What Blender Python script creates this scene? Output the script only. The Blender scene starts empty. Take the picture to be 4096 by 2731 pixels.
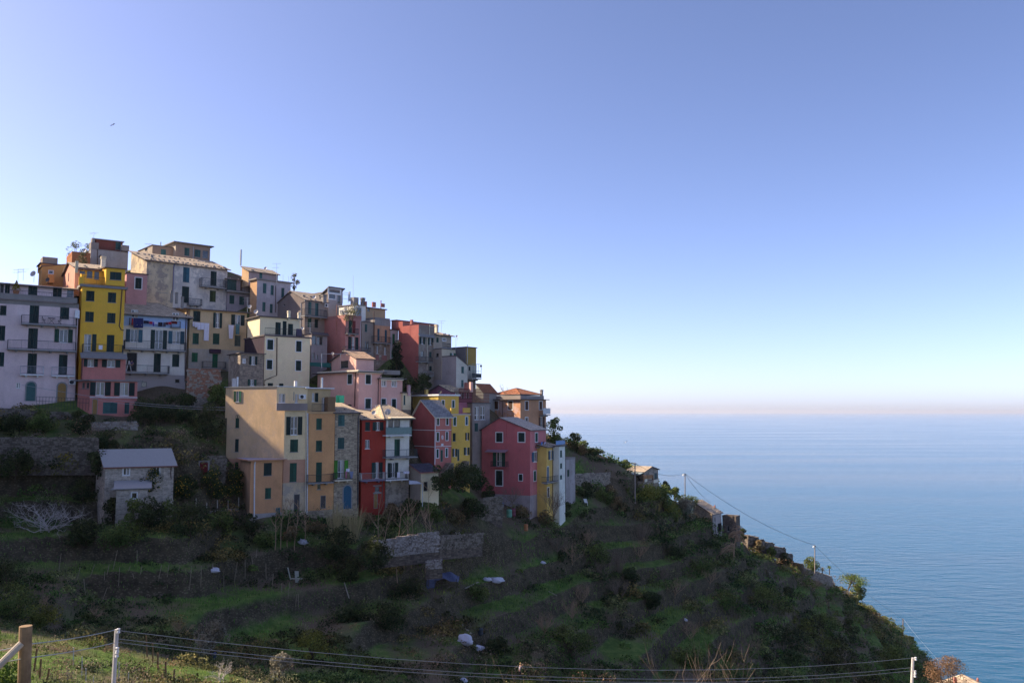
import bpy, math, random
import numpy as np
from mathutils import Vector, Matrix
random.seed(7); RNG = np.random.default_rng(7)
SC = bpy.context.scene
COL = SC.collection
# ---------------------------------------------------------------- camera model (used to turn measured image points + a depth into metres)
FP, CX, CY = 3300.0, 2048.0, 1365.5
TH = math.atan(280.5 / FP)
CT, ST = math.cos(TH), math.sin(TH)
SEA = -100.0
def ray(px, py):
    x = (px - CX) / FP; y = (CY - py) / FP
    return (x, CT - y * ST, ST + y * CT)
def P(px, py, D):
    r = ray(px, py); k = D / r[1]
    return Vector((r[0] * k, D, r[2] * k))
VW = {'A': (0, 900, 3.92), 'B': (500, 900, 3.92), 'C': (1000, 1000, 3.92), 'D': (1500, 1200, 3.92), 'E': (0, 1250, 3.92),
      'F': (500, 1250, 3.92), 'G': (850, 1350, 3.92), 'H': (1200, 1350, 3.92), 'I': (1650, 1450, 3.92), 'J': (850, 1700, 3.92),
      'K': (1350, 1700, 3.92), 'L': (1850, 1700, 3.92), 'M': (0, 1550, 2.352), 'N': (0, 2080, 2.352), 'O': (900, 2080, 2.352),
      'P': (1800, 2080, 2.352), 'Q': (2700, 2080, 2.352), 'R': (3300, 2080, 2.408), 'S': (2150, 1600, 2.613), 'T': (1500, 1850, 2.94),
      'U': (2560, 1950, 4.704), 'X': (0, 0, 1.0), 'Y': (0, 0, 2352 / 4096.0)}
def nat(v, x, y):
    a = VW[v]; return (a[0] + x / a[2], a[1] + y / a[2])
def axes(h):
    a = math.radians(h)
    return Vector((math.sin(a), math.cos(a), 0)), Vector((-math.cos(a), math.sin(a), 0))
def hit_u(px, py, C, ax):
    r = ray(px, py)
    return (r[0] * C.y - r[1] * C.x) / (ax.x * r[1] - ax.y * r[0])
def zat(px, py, Y):
    r = ray(px, py); return Y * r[2] / r[1]
# ---------------------------------------------------------------- mesh builder
def V(*a): return Vector(a)
class MB:
    def __init__(s): s.v = []; s.f = []; s.m = []
    def face(s, pts, m=0):
        i = len(s.v); s.v += [tuple(p) for p in pts]; s.f.append(tuple(range(i, i + len(pts)))); s.m.append(m)
    def box(s, o, ax, ay, az, m=0):
        o = Vector(o); a, b, c = Vector(ax), Vector(ay), Vector(az)
        p = [o, o + a, o + a + b, o + b]; q = [x + c for x in p]
        i = len(s.v); s.v += [tuple(x) for x in p + q]
        if a.cross(b).dot(c) > 0:
            F = [(3, 2, 1, 0), (4, 5, 6, 7), (0, 1, 5, 4), (1, 2, 6, 5), (2, 3, 7, 6), (3, 0, 4, 7)]
        else:
            F = [(0, 1, 2, 3), (7, 6, 5, 4), (4, 5, 1, 0), (5, 6, 2, 1), (6, 7, 3, 2), (7, 4, 0, 3)]
        for f in F: s.f.append(tuple(i + k for k in f)); s.m.append(m)
    def cbox(s, c, sx, sy, sz, rot=0, m=0):
        a = Vector((math.cos(rot), math.sin(rot), 0)); b = Vector((-math.sin(rot), math.cos(rot), 0))
        c = Vector(c); s.box(c - a * sx / 2 - b * sy / 2 - Vector((0, 0, sz / 2)), a * sx, b * sy, (0, 0, sz), m)
    def tube(s, pts, rad, n=5, m=0, caps=True):
        pts = [Vector(p) for p in pts]; k = len(pts)
        if not hasattr(rad, '__len__'): rad = [rad] * k
        i0 = len(s.v)
        for j, p in enumerate(pts):
            d = (pts[min(j + 1, k - 1)] - pts[max(j - 1, 0)])
            if d.length < 1e-9: d = Vector((0, 0, 1))
            d.normalize()
            t = d.cross(Vector((0, 0, 1)) if abs(d.z) < .9 else Vector((1, 0, 0))).normalized(); b = d.cross(t)
            for q in range(n):
                a = 2 * math.pi * q / n
                s.v.append(tuple(p + (t * math.cos(a) + b * math.sin(a)) * rad[j]))
        for j in range(k - 1):
            for q in range(n):
                a = i0 + j * n + q; b2 = i0 + j * n + (q + 1) % n
                s.f.append((a, b2, b2 + n, a + n)); s.m.append(m)
        if caps:
            s.f.append(tuple(i0 + q for q in range(n))[::-1]); s.m.append(m)
            s.f.append(tuple(i0 + (k - 1) * n + q for q in range(n))); s.m.append(m)
    def lathe(s, c, prof, n=12, m=0, axis=None):
        c = Vector(c); i0 = len(s.v)
        w = Vector(axis or (0, 0, 1)).normalized()
        t = w.cross(Vector((0, 0, 1)) if abs(w.z) < .9 else Vector((1, 0, 0))).normalized(); b = w.cross(t)
        for (r, z) in prof:
            for q in range(n):
                a = 2 * math.pi * q / n
                s.v.append(tuple(c + w * z + (t * math.cos(a) + b * math.sin(a)) * r))
        for j in range(len(prof) - 1):
            for q in range(n):
                a = i0 + j * n + q; b2 = i0 + j * n + (q + 1) % n
                s.f.append((a, b2, b2 + n, a + n)); s.m.append(m)
    def build(s, name, mats, parent=None, smooth=False):
        if not s.f: return None
        if not isinstance(mats, (list, tuple)): mats = [mats]
        vs = np.array(s.v, dtype=np.float64)
        if parent is not None:
            r = parent
            while r.parent: r = r.parent
            vs = vs - np.array(r.location)
            a = -r.rotation_euler.z; c, sn = math.cos(a), math.sin(a)
            x = vs[:, 0] * c - vs[:, 1] * sn; y = vs[:, 0] * sn + vs[:, 1] * c
            vs = np.stack([x, y, vs[:, 2]], 1)
        me = bpy.data.meshes.new(name)
        me.from_pydata(vs.tolist(), [], s.f)
        for mt in mats: me.materials.append(mt)
        me.polygons.foreach_set('material_index', s.m)
        if smooth: me.polygons.foreach_set('use_smooth', [True] * len(s.f))
        uv = me.uv_layers.new(name='UVMap')
        nl = len(me.loops)
        li = np.zeros(nl, dtype=np.int32); me.loops.foreach_get('vertex_index', li)
        ls = np.zeros(len(me.polygons), dtype=np.int32); me.polygons.foreach_get('loop_start', ls)
        lt = np.zeros(len(me.polygons), dtype=np.int32); me.polygons.foreach_get('loop_total', lt)
        me.update()
        nn = np.zeros(len(me.polygons) * 3); me.polygons.foreach_get('normal', nn); nn = nn.reshape(-1, 3)
        pid = np.repeat(np.arange(len(lt)), lt)
        N = nn[pid]; flat = np.abs(N[:, 2]) > .99
        t = np.stack([-N[:, 1], N[:, 0], np.zeros(nl)], 1); t[flat] = (1, 0, 0)
        t /= np.maximum(np.linalg.norm(t, axis=1), 1e-9)[:, None]
        b = np.cross(N, t); p = vs[li]
        uv.data.foreach_set('uv', np.stack([(p * t).sum(1), (p * b).sum(1)], 1).astype(np.float32).ravel())
        ob = bpy.data.objects.new(name, me); COL.objects.link(ob)
        if parent is not None: ob.parent = parent
        return ob
def big_mesh(name, verts, quads, mat, smooth=False):
    """numpy verts (n,3), quads (m,4)"""
    me = bpy.data.meshes.new(name); n = len(verts); m = len(quads)
    me.vertices.add(n); me.vertices.foreach_set('co', np.ascontiguousarray(verts, dtype=np.float32).ravel())
    me.loops.add(m * 4); me.loops.foreach_set('vertex_index', np.ascontiguousarray(quads, dtype=np.int32).ravel())
    me.polygons.add(m); me.polygons.foreach_set('loop_start', np.arange(0, 4 * m, 4, dtype=np.int32))
    try: me.polygons.foreach_set('loop_total', np.full(m, 4, dtype=np.int32))
    except Exception: pass
    if smooth: me.polygons.foreach_set('use_smooth', np.ones(m, dtype=bool))
    me.update(calc_edges=True); me.validate()
    me.materials.append(mat)
    ob = bpy.data.objects.new(name, me); COL.objects.link(ob)
    return ob
def tag(o, label=None, cat=None, group=None, kind=None):
    if label: o['label'] = label
    if cat: o['category'] = cat
    if group: o['group'] = group
    if kind: o['kind'] = kind
    return o
def empty(name, loc, rz=0, label=None, cat=None, group=None):
    o = bpy.data.objects.new(name, None); COL.objects.link(o); o.empty_display_size = .3
    o.location = loc; o.rotation_euler = (0, 0, rz); return tag(o, label, cat, group)
# ---------------------------------------------------------------- materials
def srgb(r, g, b):
    f = lambda c: (c / 12.92 if c <= .04045 else ((c + .055) / 1.055) ** 2.4)
    return tuple(f(x / 255.0) for x in (r, g, b))
MATS = {}
def newmat(name):
    m = bpy.data.materials.new(name); m.use_nodes = True
    nt = m.node_tree; b = nt.nodes['Principled BSDF']
    return m, nt, b
def nd(nt, t, **k):
    n = nt.nodes.new(t)
    for a, v in k.items():
        if a.startswith('i_'):
            key = a[2:]; key = int(key) if key.isdigit() else key.replace('_', ' ')
            n.inputs[key].default_value = v
        else: setattr(n, a, v)
    return n
def ramp(nt, src, stops):
    r = nt.nodes.new('ShaderNodeValToRGB'); e = r.color_ramp.elements
    e[0].position, e[0].color = stops[0][0], (*stops[0][1], 1)
    e[1].position, e[1].color = stops[-1][0], (*stops[-1][1], 1)
    for p, c in stops[1:-1]:
        x = e.new(p); x.color = (*c, 1)
    nt.links.new(src, r.inputs[0]); return r.outputs[0]
def mixc(nt, fac, a, b, mode='MIX'):
    n = nt.nodes.new('ShaderNodeMix'); n.data_type = 'RGBA'; n.blend_type = mode
    for s, i in ((fac, 0), (a, 6), (b, 7)):
        if isinstance(s, (int, float)): n.inputs[i].default_value = s
        elif isinstance(s, tuple): n.inputs[i].default_value = (*s, 1)
        else: nt.links.new(s, n.inputs[i])
    return n.outputs[2]
def bump(nt, b, h, strength=.4, dist=.05):
    n = nt.nodes.new('ShaderNodeBump'); n.inputs['Strength'].default_value = strength; n.inputs['Distance'].default_value = dist
    nt.links.new(h, n.inputs['Height']); nt.links.new(n.outputs[0], b.inputs['Normal'])
def objco(nt, scale=(1, 1, 1), loc=(0, 0, 0), src='Object'):
    t = nt.nodes.new('ShaderNodeTexCoord'); mp = nt.nodes.new('ShaderNodeMapping')
    mp.inputs['Scale'].default_value = scale; mp.inputs['Location'].default_value = loc
    nt.links.new(t.outputs[src], mp.inputs[0]); return mp.outputs[0]
def noise(nt, co, scale, detail=4, rough=.6):
    n = nd(nt, 'ShaderNodeTexNoise', i_Scale=scale, i_Detail=detail, i_Roughness=rough); nt.links.new(co, n.inputs['Vector']); return n.outputs['Fac']
def plaster(col, stain=.35, dirt=(.16, .13, .11), patch=None):
    k = ('pl', col, stain, patch)
    if k in MATS: return MATS[k]
    m, nt, b = newmat('painted_plaster'); b.inputs['Roughness'].default_value = .92; b.inputs['Specular IOR Level'].default_value = .15
    sd = random.random() * 50
    c1 = objco(nt, (1, 1, 1), (sd, sd, 0)); c2 = objco(nt, (.55, .55, .13), (0, sd, sd))
    n1 = noise(nt, c1, .45, 6, .65); n2 = noise(nt, c2, 1.3, 7, .68); n3 = noise(nt, c1, 9, 4, .6)
    d = tuple(.55 * c + .45 * x * .8 for c, x in zip(col, dirt)); l = tuple(min(.86, c * 1.12 + .01) for c in col)
    base = ramp(nt, n1, [(.28, tuple(c * .76 for c in col)), (.42, tuple(c * .93 for c in col)), (.55, col), (.72, l)])
    f = ramp(nt, n2, [(.44, (0, 0, 0)), (.74, (min(1, stain * 1.35),) * 3)])
    base = mixc(nt, f, base, d)
    if patch:
        f2 = ramp(nt, noise(nt, c1, .6, 8, .72), [(.5, (0, 0, 0)), (.56, (1, 1, 1))])
        base = mixc(nt, f2, base, patch)
    f3 = ramp(nt, n3, [(.3, (.9, .9, .9)), (.7, (1.06, 1.06, 1.06))])
    base = mixc(nt, 1.0, base, f3, 'MULTIPLY')
    nt.links.new(base, b.inputs['Base Color']); bump(nt, b, n3, .25, .02)
    MATS[k] = m; return m
def stone(c1, c2, mort, bw=.42, bh=.17, plasterf=0.0, pc=(.4, .35, .3)):
    k = ('st', c1, c2, bw, bh, plasterf)
    if k in MATS: return MATS[k]
    m, nt, b = newmat('stone_masonry'); b.inputs['Roughness'].default_value = .95; b.inputs['Specular IOR Level'].default_value = .1
    uv = objco(nt, src='UV'); n = nd(nt, 'ShaderNodeTexNoise', i_Scale=1.7, i_Detail=3); nt.links.new(uv, n.inputs['Vector'])
    va = nd(nt, 'ShaderNodeVectorMath', operation='SCALE', i_Scale=.22); nt.links.new(n.outputs['Color'], va.inputs[0])
    vb = nd(nt, 'ShaderNodeVectorMath', operation='ADD'); nt.links.new(uv, vb.inputs[0]); nt.links.new(va.outputs[0], vb.inputs[1])
    br = nd(nt, 'ShaderNodeTexBrick', i_Color1=(*c1, 1), i_Color2=(*c2, 1), i_Mortar=(*mort, 1)); br.offset = .43; br.squash = .8
    br.inputs['Scale'].default_value = 1; br.inputs['Brick Width'].default_value = bw; br.inputs['Row Height'].default_value = bh
    br.inputs['Mortar Size'].default_value = .022; br.inputs['Mortar Smooth'].default_value = .3
    nt.links.new(vb.outputs[0], br.inputs['Vector'])
    co = objco(nt); n1 = noise(nt, co, 2.6, 6, .7)
    col = mixc(nt, 1.0, br.outputs['Color'], ramp(nt, n1, [(.25, (.5, .5, .5)), (.75, (1.35, 1.3, 1.25))]), 'MULTIPLY')
    if plasterf:
        f = ramp(nt, noise(nt, co, .5, 7, .7), [(.62 - plasterf * .3, (0, 0, 0)), (.68 - plasterf * .3, (1, 1, 1))])
        col = mixc(nt, f, col, pc)
    nt.links.new(col, b.inputs['Base Color'])
    h = nd(nt, 'ShaderNodeMath', operation='SUBTRACT'); h.inputs[0].default_value = 1; nt.links.new(br.outputs['Fac'], h.inputs[1])
    bump(nt, b, h.outputs[0], .6, .04); MATS[k] = m; return m
def slab(c1, c2, bw=.5, bh=.3, terra=False):
    k = ('rf', c1, c2, bw, bh, terra)
    if k in MATS: return MATS[k]
    m, nt, b = newmat('clay_roof_tiles' if terra else 'stone_roof_slabs'); b.inputs['Roughness'].default_value = .9; b.inputs['Specular IOR Level'].default_value = .2
    uv = objco(nt, src='UV')
    br = nd(nt, 'ShaderNodeTexBrick', i_Color1=(*c1, 1), i_Color2=(*c2, 1), i_Mortar=(*[x * .35 for x in c1], 1))
    br.inputs['Scale'].default_value = 1; br.inputs['Brick Width'].default_value = bw; br.inputs['Row Height'].default_value = bh
    br.inputs['Mortar Size'].default_value = .018; nt.links.new(uv, br.inputs['Vector'])
    co = objco(nt); n1 = noise(nt, co, 1.5, 6, .7)
    col = mixc(nt, 1.0, br.outputs['Color'], ramp(nt, n1, [(.28, (.62, .6, .58)), (.72, (1.25, 1.22, 1.18))]), 'MULTIPLY')
    nt.links.new(col, b.inputs['Base Color'])
    if terra:
        w = nd(nt, 'ShaderNodeTexWave', i_Scale=1.6); w.bands_direction = 'X'; nt.links.new(uv, w.inputs['Vector']); bump(nt, b, w.outputs['Fac'], .8, .08)
    else: bump(nt, b, mixc(nt, .5, br.outputs['Color'], n1), .5, .05)
    MATS[k] = m; return m
def simple(col, rough=.7, metal=0, spec=.3, var=.15, name='painted_surface'):
    k = ('si', col, rough, metal, name)
    if k in MATS: return MATS[k]
    m, nt, b = newmat(name); b.inputs['Roughness'].default_value = rough; b.inputs['Metallic'].default_value = metal; b.inputs['Specular IOR Level'].default_value = spec
    n = noise(nt, objco(nt), 5, 5, .65)
    c = ramp(nt, n, [(.3, tuple(x * (1 - var) for x in col)), (.7, tuple(min(.9, x * (1 + var)) for x in col))])
    nt.links.new(c, b.inputs['Base Color']); MATS[k] = m; return m
def louver(col):
    k = ('lv', col)
    if k in MATS: return MATS[k]
    m, nt, b = newmat('louvred_shutter'); b.inputs['Roughness'].default_value = .65; b.inputs['Specular IOR Level'].default_value = .3
    uv = objco(nt, src='UV'); w = nd(nt, 'ShaderNodeTexWave', i_Scale=2.6); w.bands_direction = 'Y'; nt.links.new(uv, w.inputs['Vector'])
    c = ramp(nt, w.outputs['Fac'], [(.15, tuple(x * .55 for x in col)), (.6, col)])
    f = ramp(nt, noise(nt, objco(nt), 2.5, 4), [(.3, (.8, .8, .8)), (.7, (1.2, 1.2, 1.2))])
    nt.links.new(mixc(nt, 1.0, c, f, 'MULTIPLY'), b.inputs['Base Color']); bump(nt, b, w.outputs['Fac'], .5, .02); MATS[k] = m; return m
def leafmat(a, b_, dry=None, name='foliage'):
    a, b_ = tuple(x * 1.1 for x in a), tuple(x * 1.5 for x in b_)
    k = ('lf', a, b_)
    if k in MATS: return MATS[k]
    m, nt, b = newmat(name); b.inputs['Roughness'].default_value = .65; b.inputs['Specular IOR Level'].default_value = .25
    g = nt.nodes.new('ShaderNodeNewGeometry')
    n = noise(nt, objco(nt), .35, 4, .6)
    c1 = mixc(nt, g.outputs['Random Per Island'], a, b_)
    c2 = mixc(nt, g.outputs['Random Per Island'], tuple(x * .45 for x in a), dry or tuple(x * .5 for x in b_))
    c = mixc(nt, ramp(nt, n, [(.44, (0, 0, 0)), (.56, (1, 1, 1))]), c1, c2)
    zone = ramp(nt, noise(nt, objco(nt, src='Object'), .055, 3, .6), [(.4, (1.25, .92, .75)), (.5, (1, 1, 1)), (.62, (.72, 1.05, .7))])
    c = mixc(nt, 1.0, c, zone, 'MULTIPLY')
    nt.links.new(c, b.inputs['Base Color'])
    tr = nt.nodes.new('ShaderNodeBsdfTranslucent'); nt.links.new(c, tr.inputs[0])
    mx = nt.nodes.new('ShaderNodeMixShader'); mx.inputs[0].default_value = .28
    nt.links.new(b.outputs[0], mx.inputs[1]); nt.links.new(tr.outputs[0], mx.inputs[2])
    nt.links.new(mx.outputs[0], nt.nodes['Material Output'].inputs[0]); MATS[k] = m; return m
def glassmat():
    if 'gl' in MATS: return MATS['gl']
    m, nt, b = newmat('window_glass'); b.inputs['Base Color'].default_value = (.035, .04, .045, 1); b.inputs['Roughness'].default_value = .08; b.inputs['Specular IOR Level'].default_value = .7
    n = noise(nt, objco(nt), 1.2, 3); c = ramp(nt, n, [(.35, (.02, .022, .025)), (.7, (.09, .085, .075))]); nt.links.new(c, b.inputs['Base Color'])
    MATS['gl'] = m; return m
SH = {'g': (.018, .075, .05), 'd': (.01, .032, .03), 't': (.045, .12, .115), 'b': (.03, .10, .14), 'o': (.05, .07, .025), 'l': (.015, .13, .06),
      'n': (.10, .13, .11), 'w': (.10, .045, .03), 'k': (.012, .012, .015), 'x': (.07, .30, .03), 'y': (.35, .2, .06), 'e': (.02, .10, .17), 'r': (.16, .02, .02), 'm': (.07, .06, .06)}
def shut(c):
    f = random.choice((.75, 1, 1, 1.35)); return louver(tuple(round(x * f, 4) for x in SH[c]))
M_WHITE = simple((.74, .73, .72), .5, name='white_paint'); M_IRON = simple((.035, .04, .045), .6, name='dark_iron'); M_GREY = simple((.3, .29, .28), .9, name='grey_concrete')
M_CONC = plaster((.30, .27, .25), .6); M_CREAM = simple((.75, .66, .5), .8, name='cream_trim'); M_METAL = simple((.45, .46, .47), .4, .7, name='galvanised_metal')
M_PIPE = simple((.10, .055, .045), .6, name='brown_pipe'); M_CURT = simple((.5, .46, .4), .9, name='curtain'); M_WOOD = simple((.22, .13, .07), .8, .0, name='weathered_wood')
R_STONE = slab((.60, .48, .35), (.46, .37, .28)); R_GREY = slab((.30, .30, .30), (.22, .22, .23)); R_TERRA = slab((.48, .20, .11), (.36, .145, .08), .25, .4, True); R_DARK = simple((.12, .10, .10), .85, name='dark_roof_edge')
ROWS = {}
def row(name, px, D, h): ROWS[name] = (px, D, h)
def rowD(name, px):
    p0, D0, h = ROWS[name]; C = P(p0, 1646, D0); ax, ay = axes(h)
    return (C + ax * hit_u(px, 1646, C, ax)).y
DBG = []
FOOT = []      # footprints (world polygons) kept free of scrub
class Vol: pass
def wallgrid(mb, O, ax, nrm, u0, u1, z0, z1, rects, m=0, dep=.2):
    us = sorted({u0, u1, *[max(u0, min(u1, r[0])) for r in rects], *[max(u0, min(u1, r[1])) for r in rects]})
    zs = sorted({z0, z1, *[max(z0, min(z1, r[2])) for r in rects], *[max(z0, min(z1, r[3])) for r in rects]})
    pt = lambda u, z, d=0: Vector((O.x + ax.x * u - nrm.x * d, O.y + ax.y * u - nrm.y * d, z))
    # orientation so the face normal is nrm
    flip = ax.cross(Vector((0, 0, 1))).dot(nrm) < 0
    def q(a, b, c, d): mb.face([a, b, c, d][::-1] if flip else [a, b, c, d], m)
    for i in range(len(us) - 1):
        for j in range(len(zs) - 1):
            uc, zc = (us[i] + us[i + 1]) / 2, (zs[j] + zs[j + 1]) / 2
            if us[i + 1] - us[i] < 1e-5 or zs[j + 1] - zs[j] < 1e-5: continue
            if any(r[0] < uc < r[1] and r[2] < zc < r[3] for r in rects): continue
            q(pt(us[i], zs[j]), pt(us[i + 1], zs[j]), pt(us[i + 1], zs[j + 1]), pt(us[i], zs[j + 1]))
    for a, b, c, d in rects:
        a, b = max(a, u0), min(b, u1); c, d = max(c, z0), min(d, z1)
        if b - a < .05 or d - c < .05: continue
        q(pt(a, c, dep), pt(a, c), pt(a, d), pt(a, d, dep)); q(pt(b, c), pt(b, c, dep), pt(b, d, dep), pt(b, d))
        q(pt(a, d), pt(b, d), pt(b, d, dep), pt(a, d, dep)); q(pt(a, c, dep), pt(b, c, dep), pt(b, c), pt(a, c))
class House:
    def __init__(s, name, label, h, cat='house', group=None):
        s.h = h; s.name = name; s.label = label; s.cat = cat; s.group = group; s.root = None; s.roof = None
    def vol(s, v, xc, yt, yb, xr=None, xl=None, D=100, h=None, mat=None, smat=None, dep=8., wid=6., F='', S='', bands=(), roof=None, foot=3.0, shut_w=.5, sh=None):
        """xc,yt,yb: the near corner column, top and ground rows in view v; xr / xl: far ends of the front / side face; D depth or row name"""
        o = Vol(); h = h if h is not None else s.h
        o.ax, o.ay = axes(h); ym = (yt + yb) / 2
        if sh is not None: a_ = math.radians(sh); o.ay = Vector((math.sin(a_), math.cos(a_), 0))
        pc = nat(v, xc, ym)
        if isinstance(D, str): D = rowD(D, pc[0])
        elif isinstance(D, tuple): D = rowD(D[0], pc[0]) + D[1]
        o.C = P(pc[0], pc[1], D); o.C.z = 0
        o.W = hit_u(*nat(v, xr, ym), o.C, o.ax) if xr is not None else wid
        o.Dp = hit_u(*nat(v, xl, ym), o.C, o.ay) if xl is not None else dep
        o.z1 = zat(*nat(v, xc, yt), D); o.z0 = zat(*nat(v, xc, yb), D) - foot; o.zb = o.z0 + foot; o.D = D
        o.W = max(.4, o.W - .02); o.Dp = max(.4, o.Dp)
        o.nF, o.nS = Vector((o.ax.y, -o.ax.x, 0)), Vector((-o.ay.y, o.ay.x, 0))
        DBG.append((s.label[:40], round(o.D, 1), round(o.W, 1), round(o.Dp, 1), round(o.z1 - o.zb, 1)))
        if s.root is None:
            s.root = empty(s.name, (o.C.x, o.C.y, o.zb), math.atan2(o.ax.y, o.ax.x), s.label, s.cat, s.group)
        FOOT.append([o.C, o.C + o.ax * o.W, o.C + o.ax * o.W + o.ay * o.Dp, o.C + o.ay * o.Dp])
        rF, rS = [], []
        for txt, lst, fc in ((F, rF, 'F'), (S, rS, 'S')):
            for tok in [t.strip() for t in txt.split(';') if t.strip()]:
                w = tok.split(); vv = v
                if w[0] in VW: vv = w.pop(0)
                x0, y0, x1, y1 = map(float, w[1:5])
                a = s.rect(o, fc, vv, x0, y0, x1, y1); lst.append((w[0], a))
        smat = smat or mat
        zz = sorted([(zat(pc[0], nat(b[0], 0, b[1])[1], D), b[2]) for b in bands], key=lambda t: t[0])
        mats = [mat, smat]; mb = MB()
        cuts = [o.z0] + [z for z, _ in zz] + [o.z1]
        bm = [m for _, m in zz] + [None]
        for k in range(len(cuts) - 1):
            za, zc = cuts[k], cuts[k + 1]
            if zc - za < .02: continue
            mi, ms = 0, 1
            if bm[k] is not None and k < len(zz):
                mats.append(bm[k]); mi = ms = len(mats) - 1
            clip = lambda L: [r[1] for r in L if r[1][3] > za and r[1][2] < zc]
            wallgrid(mb, o.C, o.ax, o.nF, 0, o.W, za, zc, clip(rF), mi)
            wallgrid(mb, o.C, o.ay, o.nS, 0, o.Dp, za, zc, clip(rS), ms)
            wallgrid(mb, o.C + o.ax * o.W, o.ay, -o.nS, 0, o.Dp, za, zc, [], mi)
            wallgrid(mb, o.C + o.ay * o.Dp, o.ax, -o.nF, 0, o.W, za, zc, [], mi)
        A = lambda x, y, z: Vector((o.C.x + o.ax.x * x + o.ay.x * y, o.C.y + o.ax.y * x + o.ay.y * y, z))
        o.A = A
        mb.face([A(0, 0, o.z1), A(o.W, 0, o.z1), A(o.W, o.Dp, o.z1), A(0, o.Dp, o.z1)], 0)
        if roof: s.mkroof(o, roof, mb)
        mb.build('wall', mats, s.root)
        for L, fc in ((rF, 'F'), (rS, 'S')):
            for code, r in L: s.window(o, fc, code, r, shut_w)
        return o
    def rect(s, o, fc, v, x0, y0, x1, y1, out=0.):
        ax = o.ax if fc == 'F' else o.ay; n = o.nF if fc == 'F' else o.nS; C = o.C + n * out
        ym, xm = (y0 + y1) / 2, (x0 + x1) / 2
        u0, u1 = hit_u(*nat(v, x0, ym), C, ax), hit_u(*nat(v, x1, ym), C, ax)
        Y = C.y + ax.y * (u0 + u1) / 2
        z1, z0 = zat(*nat(v, xm, y0), Y), zat(*nat(v, xm, y1), Y)
        return (min(u0, u1), max(u0, u1), z0, z1)
    def pt(s, o, fc, v, x, y, out=0.):
        ax = o.ax if fc == 'F' else o.ay; n = o.nF if fc == 'F' else o.nS; C = o.C + n * out
        u = hit_u(*nat(v, x, y), C, ax); p = C + ax * u
        return Vector((p.x, p.y, zat(*nat(v, x, y), p.y)))
    def window(s, o, fc, code, r, sw=.5):
        kind, _, colr = code.partition(':'); colr = colr or 'd'
        ax = o.ax if fc == 'F' else o.ay; n = o.nF if fc == 'F' else o.nS
        u0, u1, z0, z1 = r; W, Hh = u1 - u0, z1 - z0
        Q = lambda u, z, d: Vector((o.C.x + ax.x * u + n.x * d, o.C.y + ax.y * u + n.y * d, z))
        def bx(mb, ua, ub, za, zb, da, db, m=0): mb.box(Q(ua, za, da), ax * (ub - ua), n * (db - da), (0, 0, zb - za), m)
        def frame(mb, ua, ub, za, zb, t, da, db, m=0):
            bx(mb, ua, ub, za, za + t, da, db, m); bx(mb, ua, ub, zb - t, zb, da, db, m)
            bx(mb, ua, ua + t, za + t, zb - t, da, db, m); bx(mb, ub - t, ub, za + t, zb - t, da, db, m)
        sur = 's' in kind; k = kind[0]
        mb = MB(); mats = [M_WHITE]
        if k == 'd':
            w = MB(); bx(w, u0, u1, z0, z1, -.16, -.1); 
            for i in range(2): bx(w, u0 + .12 * W + i * .42 * W, u0 + .46 * W + i * .42 * W, z0 + .1 * Hh, z1 - .1 * Hh, -.1, -.08)
            d = w.build('door', [simple(SH[colr], .6, name='painted_door')], s.root)
            frame(mb, u0, u1, z0, z1, .07, -.12, -.02); mb.build('door_frame', [simple((.3, .27, .24), .8, name='door_trim')], d); return
        if k == 'a':
            wv = MB(); rad = W / 2; zc = z1 - rad
            pts = [Q(u0, z0, .03), Q(u1, z0, .03)] + [Q((u0 + u1) / 2 + rad * math.cos(t), zc + rad * math.sin(t), .03) for t in np.linspace(0, math.pi, 9)]
            wv.face(pts if ax.cross(Vector((0, 0, 1))).dot(n) > 0 else pts[::-1])
            d = wv.build('arched_door', [simple(SH[colr], .6, name='painted_door')], s.root)
            for t0, t1 in zip(np.linspace(0, math.pi, 8)[:-1], np.linspace(0, math.pi, 8)[1:]):
                p = [Q((u0 + u1) / 2 + rr * math.cos(t), zc + rr * math.sin(t), dd) for rr, t, dd in ((rad, t0, .06), (rad + .18, t0, .06), (rad + .18, t1, .06), (rad, t1, .06))]
                mb.face(p if ax.cross(Vector((0, 0, 1))).dot(n) > 0 else p[::-1])
            for ua, ub in ((u0 - .15, u0), (u1, u1 + .15)): bx(mb, ua, ub, z0, zc, 0, .06)
            mb.build('stone_arch', [M_GREY], d); return
        if sur:
            t = max(.1, .13 * W); bx(mb, u0 - t, u1 + t, z1, z1 + t, -.01, .025); bx(mb, u0 - t, u1 + t, z0 - t, z0, -.01, .04)
            bx(mb, u0 - t, u0, z0, z1, -.01, .025); bx(mb, u1, u1 + t, z0, z1, -.01, .025)
        else: bx(mb, u0 - .08, u1 + .08, z0 - .06, z0, -.05, .07)
        if k in 'ow':
            frame(mb, u0, u1, z0, z1, max(.06, .07 * W), -.16, -.09)
            bx(mb, (u0 + u1) / 2 - .045, (u0 + u1) / 2 + .045, z0 + .06, z1 - .06, -.15, -.085)
            if Hh > 1.9: bx(mb, u0 + .06, u1 - .06, z0 + Hh * .33, z0 + Hh * .33 + .07, -.15, -.088)
        elif k == 'k': frame(mb, u0, u1, z0, z1, .05, -.16, -.1)
        win = mb.build('window', [{'c': M_WHITE if sur else M_GREY, 'o': M_WHITE, 'w': M_WHITE, 'k': M_WHITE if sur else M_GREY}.get(k, M_GREY)], s.root)
        if k in 'owk':
            g = MB(); bx(g, u0, u1, z0, z1, -.2, -.13); g.build('pane', [glassmat()], win)
            if k in 'ow' and random.random() < .6:
                g = MB(); a, bb = (u0 + .1, u0 + .42 * W) if random.random() < .5 else (u1 - .42 * W, u1 - .1)
                bx(g, a, bb, z0 + .1, z1 - .1, -.13, -.122); g.build('curtain', [M_CURT], win)
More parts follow.
